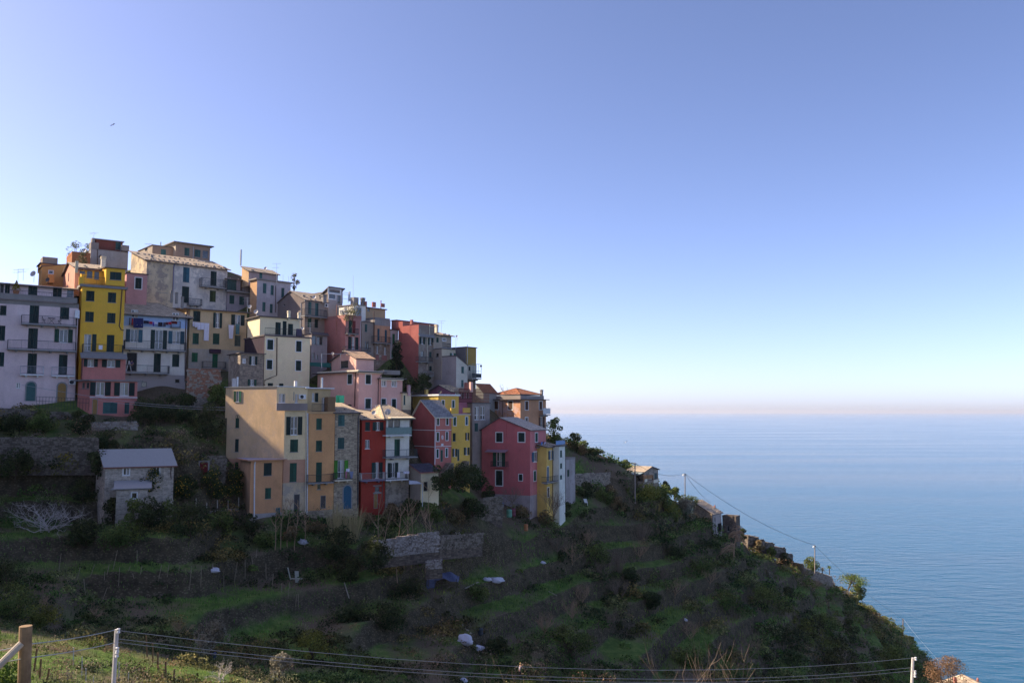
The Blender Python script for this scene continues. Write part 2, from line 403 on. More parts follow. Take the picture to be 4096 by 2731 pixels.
        if k == 'c':
            mid = (u0 + u1) / 2
            for ua, ub in ((u0, mid - .008), (mid + .008, u1)):
                g = MB(); bx(g, ua, ub, z0, z1, -.06, -.02); frame(g, ua, ub, z0, z1, min(.07, .2 * (ub - ua)), -.02, .0)
                g.build('shutter', [shut(colr)], win)
            if random.random() < 0: pass
        if k == 'o':
            for ua, ub in ((u0 - sw * W - .06, u0 - .03), (u1 + .03, u1 + sw * W + .06)):
                g = MB(); bx(g, ua, ub, z0, z1, .03, .07); frame(g, ua, ub, z0, z1, .06, .07, .085)
                g.build('shutter', [shut(colr)], win)
    def mkroof(s, o, R, mb):
        kind = R[0]; kw = R[1]; mat = kw.get('m', R_STONE); ov = kw.get('ov', .35); th = kw.get('th', .14); rise = kw.get('rise', 1.5)
        A, W, Dp, z = o.A, o.W, o.Dp, o.z1 + .003
        rb = MB(); up = Vector((0, 0, th))
        def panel(pts, thick=th):
            t = Vector((0, 0, thick)); n = len(pts)
            rb.face([p + t for p in pts], 0); rb.face(pts[::-1], 1)
            for i in range(n):
                a, b = pts[i], pts[(i + 1) % n]; rb.face([a, b, b + t, a + t], 1)
        def tri(a, b, c): mb.face([a, b, c], 0 if len(mb.m) and True else 0)
        if kind == 'flat':
            panel([A(-ov, -ov, z), A(W + ov, -ov, z), A(W + ov, Dp + ov, z), A(-ov, Dp + ov, z)])
        elif kind == 'parapet':
            t = .25; hh = kw.get('hh', .8)
            for a, b, c, d in ((-.02, W + .02, -.02, t), (-.02, W + .02, Dp - t, Dp + .02), (-.02, t, t, Dp - t), (W - t, W + .02, t, Dp - t)):
                rb.box(A(a, c, z), o.ax * (b - a), o.ay * (d - c), (0, 0, hh), 0)
        elif kind == 'shed':      # eave at the front, rising to the back
            k = rise / Dp; f = lambda y: z + k * y
            panel([A(-ov, -ov, f(-ov)), A(W + ov, -ov, f(-ov)), A(W + ov, Dp, f(Dp)), A(-ov, Dp, f(Dp))])
            for x, si in ((0, 1), (W, 0)): mb.face([A(x, 0, z), A(x, Dp, z), A(x, Dp, f(Dp))], si)
            mb.face([A(0, Dp, z), A(W, Dp, z), A(W, Dp, f(Dp)), A(0, Dp, f(Dp))], 0)
        elif kind == 'shedx':     # low on the side wall (rise>0: rising away along the front)
            k = rise / W; zb = z if rise > 0 else z - rise; f = lambda x: z + k * x if rise > 0 else z - rise + k * x
            panel([A(-ov, -ov, f(-ov)), A(W + ov, -ov, f(W + ov)), A(W + ov, Dp + ov, f(W + ov)), A(-ov, Dp + ov, f(-ov))])
            for y in (0, Dp): mb.face([A(0, y, z), A(W, y, z), A(W, y, f(W)), A(0, y, f(0))], 0)
            x = W if rise > 0 else 0; mb.face([A(x, 0, z), A(x, Dp, z), A(x, Dp, f(x)), A(x, 0, f(x))], 1)
        elif kind == 'gable':     # ridge parallel to the front, gable on the side wall
            kf = kw.get('rf', .5); yr = Dp * kf; k1 = rise / yr; k2 = rise / (Dp - yr)
            panel([A(-ov, -ov, z - k1 * ov), A(W + ov, -ov, z - k1 * ov), A(W + ov, yr, z + rise), A(-ov, yr, z + rise)])
            panel([A(-ov, yr, z + rise), A(W + ov, yr, z + rise), A(W + ov, Dp + ov, z - k2 * ov), A(-ov, Dp + ov, z - k2 * ov)])
            for x, si in ((0, 1), (W, 0)): mb.face([A(x, 0, z), A(x, Dp, z), A(x, yr, z + rise)], si)
        elif kind == 'gablex':    # gable on the front
            xr = W * kw.get('rf', .5); k1 = rise / xr; k2 = rise / (W - xr)
            panel([A(-ov, -ov, z - k1 * ov), A(xr, -ov, z + rise), A(xr, Dp + ov, z + rise), A(-ov, Dp + ov, z - k1 * ov)])
            panel([A(xr, -ov, z + rise), A(W + ov, -ov, z - k2 * ov), A(W + ov, Dp + ov, z - k2 * ov), A(xr, Dp + ov, z + rise)])
            for y in (0, Dp): mb.face([A(0, y, z), A(W, y, z), A(xr, y, z + rise)], 0)
        elif kind == 'hip':
            a, b = kw.get('hl', .3) * W, (1 - kw.get('hr', .3)) * W; yr = Dp * .5; q = kw.get('drop', .25)
            e = [A(-ov, -ov, z - q), A(W + ov, -ov, z - q), A(W + ov, Dp + ov, z - q), A(-ov, Dp + ov, z - q)]
            r0, r1 = A(a, yr, z + rise), A(b, yr, z + rise)
            panel([e[0], e[1], r1, r0]); panel([e[1], e[2], r1]); panel([e[2], e[3], r0, r1]); panel([e[3], e[0], r0])
            for pa, pb in ((r0, r1), (e[0], r0), (e[1], r1), (e[3], r0), (e[2], r1)): rb.tube([pa + up, pb + up], .09, 5, 0)
        st = kw.get('stones', 0)
        if st and kind in ('shed', 'gable', 'flat'):
            k1 = {'shed': rise / Dp, 'gable': rise / (Dp * kw.get('rf', .5)), 'flat': 0}[kind]
            for yy in kw.get('rows', (.1, 1.6)):
                n = max(2, int(W / st))
                for i in range(n):
                    x = (i + .5 + random.uniform(-.3, .3)) * W / n; s1 = random.uniform(.16, .32)
                    rb.cbox(A(x, yy + random.uniform(-.15, .15), z + th + k1 * yy + .07), s1 * 1.4, s1, .16, random.uniform(0, 3), 2)
        r = rb.build('roof', [mat, kw.get('e', R_DARK), simple((.33, .29, .25), .95, name='roof_stone')], s.root); s.roof = r
        return r
    def balcony(s, o, v, x0, x1, yr, yf, out=1., fc='F', rail='bars', th=.16, m=None, rm=None, sp=.15, br=True):
        a = s.rect(o, fc, v, x0, yr, x1, yf, out); u0, u1, zf, zr = a
        ax = o.ax if fc == 'F' else o.ay; n = o.nF if fc == 'F' else o.nS
        Q = lambda u, z, d: Vector((o.C.x + ax.x * u + n.x * d, o.C.y + ax.y * u + n.y * d, z))
        b = MB(); b.box(Q(u0, zf - th, .0), ax * (u1 - u0), n * out, (0, 0, th))
        if br:
            k = max(2, int((u1 - u0) / 1.6))
            for i in range(k): b.box(Q(u0 + (u1 - u0) * (i + .5) / k - .1, zf - th - .22, 0), ax * .2, n * out * .7, (0, 0, .215))
        bl = b.build('balcony', [m or M_GREY], s.root)
        r = MB(); hh = max(.6, zr - zf); rm = rm or M_IRON
        if rail == 'solid':
            r.box(Q(u0, zf + .003, out - .12), ax * (u1 - u0), n * .12, (0, 0, hh)); r.box(Q(u0, zf + .003, 0), ax * .1, n * (out - .12), (0, 0, hh)); r.box(Q(u1 - .1, zf + .003, 0), ax * .1, n * (out - .12), (0, 0, hh))
        elif rail == 'glass':
            r.box(Q(u0, zf + .1, out - .06), ax * (u1 - u0), n * .03, (0, 0, hh - .15)); r.tube([Q(u0, zf + hh, out - .04), Q(u1, zf + hh, out - .04)], .03, 4)
        else:
            t = .028
            for zz in (hh, .1): 
                r.tube([Q(u0 + .02, zf + zz, 0), Q(u0 + .02, zf + zz, out - .04), Q(u1 - .02, zf + zz, out - .04), Q(u1 - .02, zf + zz, 0)], t, 4)
            k = int((u1 - u0) / sp)
            for i in range(k + 1):
                u = u0 + .02 + (u1 - u0 - .04) * i / max(1, k); tt = .03 if i % 10 == 0 else .011
                p = Q(u, zf, out - .04)
                if rail == 'belly': r.tube([p, p + n * .25 + Vector((0, 0, .25)), p + n * .12 + Vector((0, 0, .6)), p + Vector((0, 0, hh))], .012, 3, caps=False)
                else: r.box(p - ax * tt / 2 - n * tt / 2, ax * tt, n * tt, (0, 0, hh))
            for uu in (u0 + .02, u1 - .02):
                for j in range(int(out / sp)): p = Q(uu, zf, out * j / max(1, int(out / sp))); r.box(p, ax * .022, n * .022, (0, 0, hh))
        r.build('railing', [rm], bl); return bl, Q, a
    def pipe(s, o, v, pts, fc='F', r=.05, m=None):
        b = MB(); b.tube([s.pt(o, fc, v, x, y, .07) for x, y in pts], r, 6); b.build('drainpipe', [m or M_PIPE], s.root)
    def box(s, o, v, x0, y0, x1, y1, out, name, m, fc='F', d0=.003, parent=None):
        u0, u1, z0, z1 = s.rect(o, fc, v, x0, y0, x1, y1, out); ax = o.ax if fc == 'F' else o.ay; n = o.nF if fc == 'F' else o.nS
        b = MB(); p = o.C + ax * u0 + n * d0; b.box(Vector((p.x, p.y, z0)), ax * (u1 - u0), n * (out - d0), (0, 0, z1 - z0))
        return b.build(name, [m], parent or s.root)
    def slabroof(s, o, v, x0, x1, y0, y1, out, m, fc='F', name='lean_to_roof'):
        """sloping slab: y0 back row on the wall, y1 front edge"""
        a = s.pt(o, fc, v, x0, y0); b = s.pt(o, fc, v, x1, y0); n = o.nF if fc == 'F' else o.nS; ax = o.ax if fc == 'F' else o.ay
        c = s.pt(o, fc, v, (x0 + x1) / 2, y1, out); dz = c.z - s.pt(o, fc, v, (x0 + x1) / 2, y0).z
        mb = MB(); f0 = a + n * .004; f1 = Vector((b.x, b.y, a.z)) + n * .004
        mb.box(f0, f1 - f0, n * out + Vector((0, 0, dz)), (0, 0, .12)); return mb.build(name, [m], s.root)
    def chimney(s, v, x, yt, yb, w, D, m=None, cap=True, pot=False):
        a = P(*nat(v, x, yt), D); b = P(*nat(v, x, yb), D); hh = a.z - b.z; k = MB(); ww = w / VW[v][2] / FP * D
        if pot:
            k.lathe((a.x, a.y, b.z - .5), [(ww / 2, 0), (ww / 2, hh + .3), (ww * .75, hh + .32), (ww * .75, hh + .42), (.01, hh + .5)], 8)
        else:
            rot = s.root.rotation_euler.z
            k.cbox((a.x, a.y, b.z + hh * .3), ww, ww, hh * 1.0 + .4, rot)
            if cap:
                for i in range(3): k.cbox((a.x, a.y, b.z + hh * .8 + .12 + i * .13), ww * 1.25, ww * 1.25, .07, rot)
                k.cbox((a.x, a.y, b.z + hh * .8 + .2), ww * .6, ww * .6, .5, rot)
        k.build('chimney', [m or M_CREAM], s.roof or s.root)
    def dish(s, v, x, y, d, D, dark=False, pole=None, face=(-.2, -1, .3)):
        c = P(*nat(v, x, y), D); r = d / VW[v][2] / FP * D / 2; k = MB(); f = Vector(face).normalized()
        k.lathe(c, [(r * t, .28 * r * t * t) for t in (.02, .4, .7, .9, 1.)] + [(r * t, .28 * r * t * t - .02) for t in (1., .6, .02)], 14, 0, f)
        k.tube([c, c + f * r * .9 + Vector((0, 0, -.1))], .015, 4); k.tube([c - f * .02, c - f * .15, c - f * .15 + Vector((0, 0, -(pole or .6)))], .03, 5)
        k.build('satellite_dish', [simple((.09, .08, .08), .6, name='dark_dish') if dark else simple((.55, .5, .47), .5, name='pale_dish')], s.root)
    def antenna(s, v, x, yt, yb, D, arms=2):
        a, b = P(*nat(v, x, yt), D), P(*nat(v, x, yb), D); k = MB(); k.tube([b + V(0, 0, -.3), a], .025, 4)
        for i in range(arms):
            z = a.z - .1 - i * (a.z - b.z) * .22; k.tube([V(a.x - .7, a.y, z), V(a.x + .7 - .3 * i, a.y + .2, z + .05)], .014, 4)
            for j in range(4): k.tube([V(a.x - .6 + j * .3, a.y - .25, z), V(a.x - .6 + j * .3, a.y + .25, z)], .008, 3)
        k.build('antenna', [M_METAL], s.root)
    def aircon(s, o, v, x0, y0, x1, y1, fc='F'):
        ac = s.box(o, v, x0, y0, x1, y1, .35, 'air_conditioner', M_WHITE, fc)
        u0, u1, z0, z1 = s.rect(o, fc, v, x0, y0, x1, y1, .35); ax = o.ax if fc == 'F' else o.ay; n = o.nF if fc == 'F' else o.nS
        c = o.C + ax * (u0 * .6 + u1 * .4) + n * .352; k = MB(); k.lathe((c.x, c.y, (z0 + z1) / 2), [(.01, .004), ((z1 - z0) * .34, .004), ((z1 - z0) * .38, .02), ((z1 - z0) * .4, 0)], 12, 0, n)
        k.build('fan_grille', [M_IRON], ac)
def nat2x(v, px): a = VW[v]; return (px - a[0]) * a[2]
# ---------------------------------------------------------------- wall colours
LIL = plaster((.80, .61, .59), .32, patch=(.74, .57, .54)); YEL = plaster((.88, .50, .06), .28, patch=(.82, .455, .065)); PNK = plaster((.64, .24, .20), .35); WHT = plaster((.82, .74, .64), .45)
BLU = plaster((.42, .56, .80), .1); BEI = plaster((.66, .48, .28), .45); GRW = plaster((.50, .42, .34), .8, patch=(.42, .38, .34)); CRM = plaster((.87, .72, .46), .2, patch=(.82, .67, .44))
TAR = plaster((.045, .03, .045), .3); OCH = plaster((.66, .52, .34), .8, patch=(.36, .29, .23)); GWH = plaster((.76, .66, .56), .7, patch=(.5, .44, .4)); SAL = plaster((.80, .46, .38), .2)
ORG = plaster((.66, .34, .12), .3); TAN = plaster((.70, .48, .28), .6, patch=(.60, .42, .27)); PAL = plaster((.82, .62, .36), .3); ORT = plaster((.70, .36, .16), .3); RED = plaster((.42, .05, .033), .4, patch=(.36, .05, .036))
MAR = plaster((.40, .10, .09), .3); MARF = plaster((.58, .20, .16), .25); YE2 = plaster((.80, .50, .11), .3); YE3 = plaster((.80, .52, .15), .35); VIO = plaster((.52, .20, .28), .35)
ROS = plaster((.58, .155, .165), .4, patch=(.52, .15, .16)); FAR = plaster((.58, .30, .17), .4); FARL = plaster((.66, .34, .2), .3, patch=(.64, .42, .36)); GRY = plaster((.30, .26, .25), .7); GRB = plaster((.34, .27, .22), .8)
BRN = plaster((.34, .24, .18), .4); BRK = plaster((.42, .17, .14), .35); WH2 = plaster((.84, .79, .68), .4); GRC = plaster((.36, .35, .34), .9); RDB = plaster((.22, .07, .055), .2); OCB = plaster((.42, .27, .08), .3)
STN = stone((.42, .34, .26), (.22, .18, .15), (.30, .26, .21)); STG = stone((.54, .44, .31), (.24, .19, .14), (.5, .43, .33), .46, .17); STP = stone((.40, .33, .27), (.2, .17, .15), (.34, .3, .25), .4, .17, .5, (.46, .38, .30)); STD = stone((.24, .20, .16), (.11, .09, .08), (.12, .1, .09), .45, .2)
STL = stone((.42, .36, .33), (.22, .19, .18), (.4, .35, .32), .4, .18, .9, (.5, .43, .40))
TOPSLAB = simple((.24, .22, .21), .9, name='weathered_slab')
# far left block -------------------------------------------------
row('W', 324, 113, 55)
h = House('apartment_house', 'long lilac apartment house with three tiers of balconies, at the left edge', 55, 'house')
o = h.vol('E', -620, -180, 1400, xr=1206, D=('W', -.6), mat=LIL, dep=9, roof=('parapet', dict(m=M_CONC, hh=.6)),
  F='A c 0 1262 100 1412;A c 462 1252 610 1540;A c 942 1284 1085 1475;c -40 205 80 435;c 440 247 590 560;o:g 930 262 1065 470;c -40 620 65 840;c 430 640 575 955;c 920 660 1055 970;a:t 412 1090 553 1385;a:y 902 1105 1030 1450;w 255 1100 320 1185', shut_w=.5)
HL, LO = h, o
h.balcony(o, 'E', 340, 1215, 58, 185, 1.1); h.balcony(o, 'E', 122, 1200, 445, 580, 1.1)
h.balcony(o, 'E', 322, 688, 838, 966, .7, rail='belly', m=M_WHITE, rm=M_METAL); h.balcony(o, 'E', 815, 1172, 852, 985, .7, rail='belly', m=M_WHITE, rm=M_METAL)
h.aircon(o, 'E', 1085, 1048, 1185, 1128); h.box(o, 'A', 1176, 1333, 1248, 1463, .25, 'meter_box', M_WHITE)
h.box(o, 'A', -600, 1085, 1215, 1170, .5, 'concrete_parapet', M_CONC, d0=.27)
h.pipe(o, 'E', [(1196, 0), (1190, 700), (1186, 1400)])
o2 = h.vol('A', -620, 880, 1130, xr=1165, D=('W', .8), mat=LIL, dep=6, foot=0, F='c 78 912 154 1080;c 442 946 585 1112;c 830 972 968 1140;k 1050 1016 1150 1130;d:m 0 905 65 1070', roof=('shed', dict(m=R_STONE, rise=.9, ov=.6)))
h.balcony(o, 'A', -600, 1205, 1030, 1100, .5, th=.05, br=False, sp=.2)
h.dish('A', 525, 768, 98, 119, pole=1.2); h.dish('A', 752, 860, 72, 115.5, dark=True)
h.antenna('A', 283, 690, 885, 115); h.antenna('A', 365, 685, 845, 118)
y = House('tower_house', 'tall bright yellow house with dark green shutters and a top terrace', 56, 'house')
o = y.vol('A', 1266, 965, 2010, xr=1945, xl=1226, D=('W', 0), mat=YEL, smat=YEL, F='c 1350 1032 1480 1190;c 1692 1058 1820 1215;c 1337 1358 1470 1513;c 1680 1378 1810 1535;E w 1320 340 1430 606;E c 1672 350 1790 616', roof=('flat', dict(m=TOPSLAB, ov=.3, th=.35, e=TOPSLAB)), foot=6)
y.box(o, 'E', 1445, 338, 1510, 608, .08, 'shutter', shut('d'))
YO = o; HY = y
a = y.vol('A', 1662, 668, 940, xr=1962, D=('W', -.15), mat=YEL, dep=5, foot=0, F='c 1725 738 1903 860', roof=('shed', dict(m=R_STONE, rise=.5, ov=.25, th=.1)))
b = y.vol('A', 1275, 700, 960, xr=1655, D=('W', 2.2), mat=YEL, dep=4, foot=0, F='k 1362 716 1450 830;k 1478 726 1555 850;k 1250 720 1335 760', roof=('shed', dict(m=R_STONE, rise=.5, ov=.4, th=.1)))
y.balcony(o, 'A', 1318, 1650, 815, 935, .15, th=.05, br=False); y.box(o, 'A', 1238, 812, 1312, 940, .12, 'terrace_parapet', YEL, d0=-.15)
y.pipe(o, 'A', [(1918, 990), (1900, 1200), (1882, 1490), (1870, 1580), (1900, 1640), (1945, 1650)], r=.07)
y.balcony(o, 'E', 1305, 1940, 500, 618, 1.4, th=.3, m=TOPSLAB, br=False); y.chimney('A', 1205, 560, 700, 44, 115, plaster((.6, .55, .4)), cap=False)
y.chimney('A', 1622, 520, 620, 62, 118, M_CREAM)
r = House('terraced_house', 'stepped salmon red house with two grey lean-to roofs below the yellow tower', 56, 'house')
o = r.vol('E', 1292, 702, 1330, xr=1966, xl=1213, D=('W', -1.6), mat=PNK, dep=3, F='o 1375 728 1472 848;o 1678 740 1808 858', foot=1, shut_w=.55)
r.slabroof(o, 'E', 1255, 1985, 640, 712, 1.0, TOPSLAB)
o = r.vol('E', 1412, 1070, 1690, xr=2148, xl=1215, D=('W', -4.2), sh=-62, mat=PNK, dep=4, F='o 1503 1088 1643 1300;o 1882 1098 2020 1303;M d:y 866 105 918 295;M c:t 968 138 1103 241;M c:t 1172 141 1215 242', S='k 1280 1095 1330 1190;k 1345 1095 1400 1190', shut_w=.6, roof=('flat', dict(m=TOPSLAB, ov=.45, th=.18, e=TOPSLAB)), bands=[('M', 312, STN)], foot=5)
r.box(o, 'E', 1408, 1322, 2155, 1336, .18, 'ledge', M_WHITE)
r.pipe(o, 'E', [(1300, 720), (1290, 760), (1285, 985)], fc='F')
# light blue house -------------------------------------------------
b = House('terraced_house', 'white house with light blue top floor and a wide hipped stone roof', 55, 'house')
o = b.vol('F', -60, 5, 1260, xr=962, D=('W', 2.0), mat=BLU, dep=10, roof=('hip', dict(m=R_STONE, rise=2.2, hl=.12, hr=.34, ov=.7, drop=.3)), bands=[('F', 200, WHT), ('F', 960, STL)],
  F='B w 100 1330 205 1450;B w 745 1378 845 1502;o:b 82 264 205 462;o:d 470 275 590 572;o:b 745 292 863 490;d:k 22 625 190 920;c 450 640 560 930;c 740 655 850 846;k 258 1085 342 1165;k 785 1042 858 1100', shut_w=.5)  # near-black balcony door panel holds the inner shade of an open doorway
b.balcony(o, 'F', 0, 962, 448, 580, 1.2); b.balcony(o, 'F', -10, 700, 828, 942, 1.2); b.balcony(o, 'F', 730, 878, 140, 232, .7, th=.08, br=False); b.balcony(o, 'F', 78, 285, 86, 190, .7, th=.08, br=False)
b.pipe(o, 'B', [(985, 1345), (962, 1400), (950, 1700), (942, 2450)], r=.07)
for x, yt, yb in ((732, 1050, 1170), (810, 1078, 1190), (902, 1140, 1268)): b.chimney('B', x, yt, yb, 34, 122, M_CONC)
BLUO = o; HB = b
e = House('terraced_house', 'sand coloured house with laundry lines under its windows', 53, 'house')
o = e.vol('F', 1006, -55, 880, xr=1902, D=('W', 3.5), mat=BEI, dep=8, bands=[('F', 560, GRW)], roof=('shed', dict(m=R_STONE, rise=.8, ov=.6, stones=2.2, rows=(.0,))),
  F='B c 1070 1348 1182 1512;o 1424 5 1480 240;o 1726 36 1813 200;c:g 1060 322 1157 494;c:g 1378 327 1480 496;c:n 1718 360 1810 524;c:l 1046 628 1140 774;c:l 1368 648 1453 865', shut_w=.62, foot=4)
e.box(o, 'F', 1336, 572, 1505, 635, .5, 'awning', simple((.06, .03, .05), .9, name='dark_awning')); e.balcony(o, 'F', 1225, 1590, 770, 868, .8, th=.12)
e.antenna('B', 1918, 1135, 1335, 125); e.dish('B', 1960, 1280, 62, 125)
BEIO = o; HE = e
g = House('stone_hut', 'narrow rubble stone house with flat roof under the cream house', 52, 'house')
o = g.vol('F', 1803, 640, 1300, xr=2172, xl=1620, D=117.5, mat=STN, smat=STP, dep=5, F='ws 1852 733 1880 788;o 1982 686 2038 818;o:g 1962 1048 2022 1146', roof=('flat', dict(m=TOPSLAB, ov=.25, th=.12, e=R_DARK)), shut_w=.5)
c = House('tower_house', 'pale cream house with a black side wall and a rooftop terrace', 52, 'house')
o = c.vol('C', 222, 1345, 2200, xr=938, xl=-95, D=120.5, mat=CRM, smat=TAR, foot=4, roof=('flat', dict(m=R_DARK, ov=.12, th=.2, e=R_DARK)),
  F='cs 270 1405 363 1560;cs 723 1428 806 1592;G cs 852 350 936 495;G cs 1306 362 1388 518;G c 866 712 948 760;G c 1046 718 1112 760')
c.pipe(o, 'G', [(1012, 0), (1008, 590), (900, 635), (822, 665), (816, 755)], r=.07); c.balcony(o, 'C', 235, 935, 1240, 1338, .02, th=.03, br=False)
o2 = c.vol('C', 152, 1045, 1345, xr=788, D=122.3, mat=CRM, dep=5, foot=0, F='c 398 1132 480 1330;c 511 1115 572 1338;c 596 1157 674 1335', roof=('flat', dict(m=R_DARK, ov=.35, th=.15, e=R_DARK)))
c.chimney('C', 610, 980, 1060, 38, 125); c.chimney('C', 768, 1010, 1080, 32, 126); c.dish('C', 828, 1228, 50, 121.5, pole=.8); c.dish('C', 95, 968, 72, 121); c.antenna('C', 942, 1135, 1270, 121.5)
c.box(o, 'C', 735, 1235, 815, 1350, .4, 'cabinet', simple((.06, .05, .09), .6, name='dark_cabinet'), d0=.02)
CRMO = o
# upper rows -------------------------------------------------------
row('U', 584, 128, 46)
u = House('terraced_house', 'long weathered grey house with stone weighted roof and a balcony', 46, 'house')
o = u.vol('B', 330, 548, 1300, xr=1602, xl=80, D=('U', 0), mat=GWH, smat=OCH, dep=8, roof=('shed', dict(m=R_STONE, rise=2.3, ov=.45, stones=.8, rows=(.0, .9, 4.5))), foot=4,
  F='c:o 572 618 675 768;c:b 550 934 670 1062;c:b 910 664 1010 898;c 1342 728 1435 948;c 892 964 1003 1218;c:o 1328 1028 1423 1203')
u.box(o, 'B', 334, 560, 762, 1290, .02, 'plaster_panel', OCH); u.balcony(o, 'B', 1210, 1592, 845, 968, 1.2); u.balcony(o, 'B', 1000, 1215, 1155, 1250, .8, th=.1)
u.pipe(o, 'B', [(795, 570), (765, 650), (750, 1050)], r=.09, m=simple((.2, .18, .25), .6, name='grey_pipe')); u.chimney('B', 420, 470, 545, 40, 131, M_CONC, cap=False)
n = House('terraced_house', 'low grey house with teal shutters and a covered balcony, right of the long weathered house', 46, 'house')
o = n.vol('B', 1606, 850, 1330, xr=1958, D=('U', -.3), mat=plaster((.42, .36, .38), .6), dep=7, foot=4, F='c:t 1606 852 1748 1020;c:t 1637 1102 1713 1234;c:t 1792 1122 1868 1250;d:w 1806 874 1846 1034', roof=('shed', dict(m=R_STONE, rise=1.2, ov=.4, stones=1, rows=(0.,))))
n.balcony(o, 'B', 1604, 1975, 900, 1040, .9, th=.2, br=False)
p = House('small_house', 'small rose pink house wall with one white framed shutter beside the yellow tower', 54, 'house')
o = p.vol('A', 1978, 755, 1200, xr=2308, D=121.5, mat=plaster((.62, .31, .29), .2), dep=5, F='cs 2120 828 2220 1000', roof=('flat', dict(m=R_DARK, ov=.15, th=.14)))
t = House('concrete_house', 'grey concrete house with a red brown rooftop room, the highest on the left', 54, 'house')
o = t.vol('A', 1415, 378, 900, xr=2005, D=137, mat=GRC, dep=8, roof=('flat', dict(m=TOPSLAB, ov=.05, th=.1, e=M_CONC)))
o2 = t.vol('A', 1500, 222, 385, xr=1925, D=138.5, mat=RDB, dep=5, foot=0, F='c:t 1812 268 1895 385', roof=('flat', dict(m=M_METAL, ov=.25, th=.12, e=M_METAL)))
o3 = t.vol('A', 1428, 268, 378, xr=1550, D=137.2, mat=M_CONC, dep=2, foot=0); o4 = t.vol('A', 1910, 312, 400, xr=2028, D=139.4, mat=M_CONC, dep=2, foot=0); o5 = t.vol('A', 1446, 200, 268, xr=1490, D=138, mat=M_CONC, dep=1.5, foot=0)
t.antenna('A', 1472, 112, 205, 138); t.pipe(o, 'A', [(1530, 380), (1528, 640)]); t.dish('A', 1575, 498, 58, 136.5, dark=True)
g2 = House('terraced_house', 'ochre orange house with a white framed window at the upper left', 54, 'house')
o = g2.vol('A', 655, 650, 980, xr=1022, xl=605, D=124, mat=ORG, dep=5, F='ks 768 718 832 765', roof=('shedx', dict(m=R_TERRA, rise=.6, ov=.15, th=.1)))
o2 = g2.vol('A', 640, 600, 700, xr=940, D=126, mat=ORG, dep=4, foot=0, roof=('flat', dict(m=TOPSLAB, ov=.2, th=.1))); o3 = g2.vol('A', 668, 495, 590, xr=908, D=127, mat=GRB, dep=3, foot=0); o4 = g2.vol('A', 752, 768, 900, xr=850, D=121.5, mat=ORG, dep=2, foot=0)
g3 = House('terraced_house', 'salmon house with sunlit side wall and stone roof behind the yellow tower', 54, 'house')
o = g3.vol('A', 1172, 665, 1000, xl=985, xr=1700, D=116.5, mat=SAL, smat=plaster((.70, .36, .27), .15), roof=('gable', dict(m=R_STONE, rise=1.5, ov=.3, stones=2.5, rows=(.3, 1.5))), S='d:k 1070 735 1084 890', foot=1)
g3.chimney('A', 1625, 600, 640, 20, 121)
g4 = House('terrace_wall_house', 'terracotta terrace house with a pale railing below the concrete house', 54, 'house')
o = g4.vol('A', 1125, 460, 700, xr=1415, D=133, mat=plaster((.42, .17, .08), .3), dep=6, roof=('parapet', dict(m=plaster((.42, .17, .08), .3), hh=.5)))
g4.antenna('A', 1335, 295, 400, 133); g4.dish('A', 1328, 400, 66, 132.5)
k = House('flat_roof_house', 'brown flat roofed house in two steps on the skyline', 48, 'house')
o = k.vol('B', 790, 275, 700, xr=1335, xl=600, D=141, mat=BRN, smat=plaster((.5, .42, .34), .3), roof=('flat', dict(m=TOPSLAB, ov=.5, th=.16, e=TOPSLAB)), F='c:t 932 358 1010 484;c:t 1090 387 1183 504;k 1216 402 1306 520')  # sun on the left faces put into a lighter side plaster
o2 = k.vol('B', 425, 318, 700, xr=792, xl=205, D=139.5, mat=BRN, smat=plaster((.4, .33, .27), .3), roof=('flat', dict(m=TOPSLAB, ov=.12, th=.12, e=R_DARK)), F='c:t 562 383 642 490')
k.pipe(o, 'B', [(1072, 345), (1065, 570)], m=M_METAL); k.antenna('B', 375, 285, 330, 141); k.chimney('B', 560, 275, 320, 14, 142, M_METAL, cap=False); k.dish('B', 340, 390, 56, 138, dark=True)
v = House('terraced_house', 'tan and grey plaster house with sunlit gable on the upper slope', 44, 'house')
o = v.vol('C', 105, 462, 1010, xr=636, xl=0, D=134, mat=plaster((.52, .45, .45), .8, patch=(.44, .38, .38)), smat=plaster((.55, .33, .18), .3), F='c:t 203 523 256 677;c:t 324 554 371 704;c:t 491 594 537 746;c:t 193 817 241 961;c:t 311 847 354 985', roof=('flat', dict(m=M_CONC, ov=.3, th=.22, e=M_CONC)), foot=4)
v.pipe(o, 'C', [(405, 560), (398, 980)])
o2 = v.vol('C', -20, 330, 470, xr=440, xl=-130, D=137, mat=plaster((.45, .33, .31), .4), smat=plaster((.58, .38, .22), .4), foot=1, F='c:t 147 342 192 454;k 25 305 70 345', roof=('shed', dict(m=R_STONE, rise=1.0, ov=.3)))
o3 = v.vol('C', 440, 500, 600, xr=606, D=138.5, mat=BRK, dep=3, foot=0); v.dish('C', 245, 288, 50, 138); v.antenna('C', 418, 205, 500, 135.5); v.chimney('C', -140, -30, 180, 22, 140, M_METAL, cap=False)
v.antenna('C', 518, 385, 490, 139, 0); v.antenna('C', 607, 408, 500, 139, 0)
w = House('gabled_house', 'grey stone gabled house with a balcony and satellite dish under the studio roof', 42, 'house')
o = w.vol('C', 858, 785, 1330, xr=1215, xl=418, D=131.5, mat=GRB, smat=plaster((.22, .18, .17), .5), F='c:t 912 812 962 1008;c:t 1021 832 1072 1034;c:g 905 1064 961 1208;c 1013 1082 1066 1220', roof=('gable', dict(m=R_STONE, rise=1.8, ov=.2, rf=.5, stones=1.2, rows=(.2, 1.6))), S='k 520 845 546 875', foot=5)
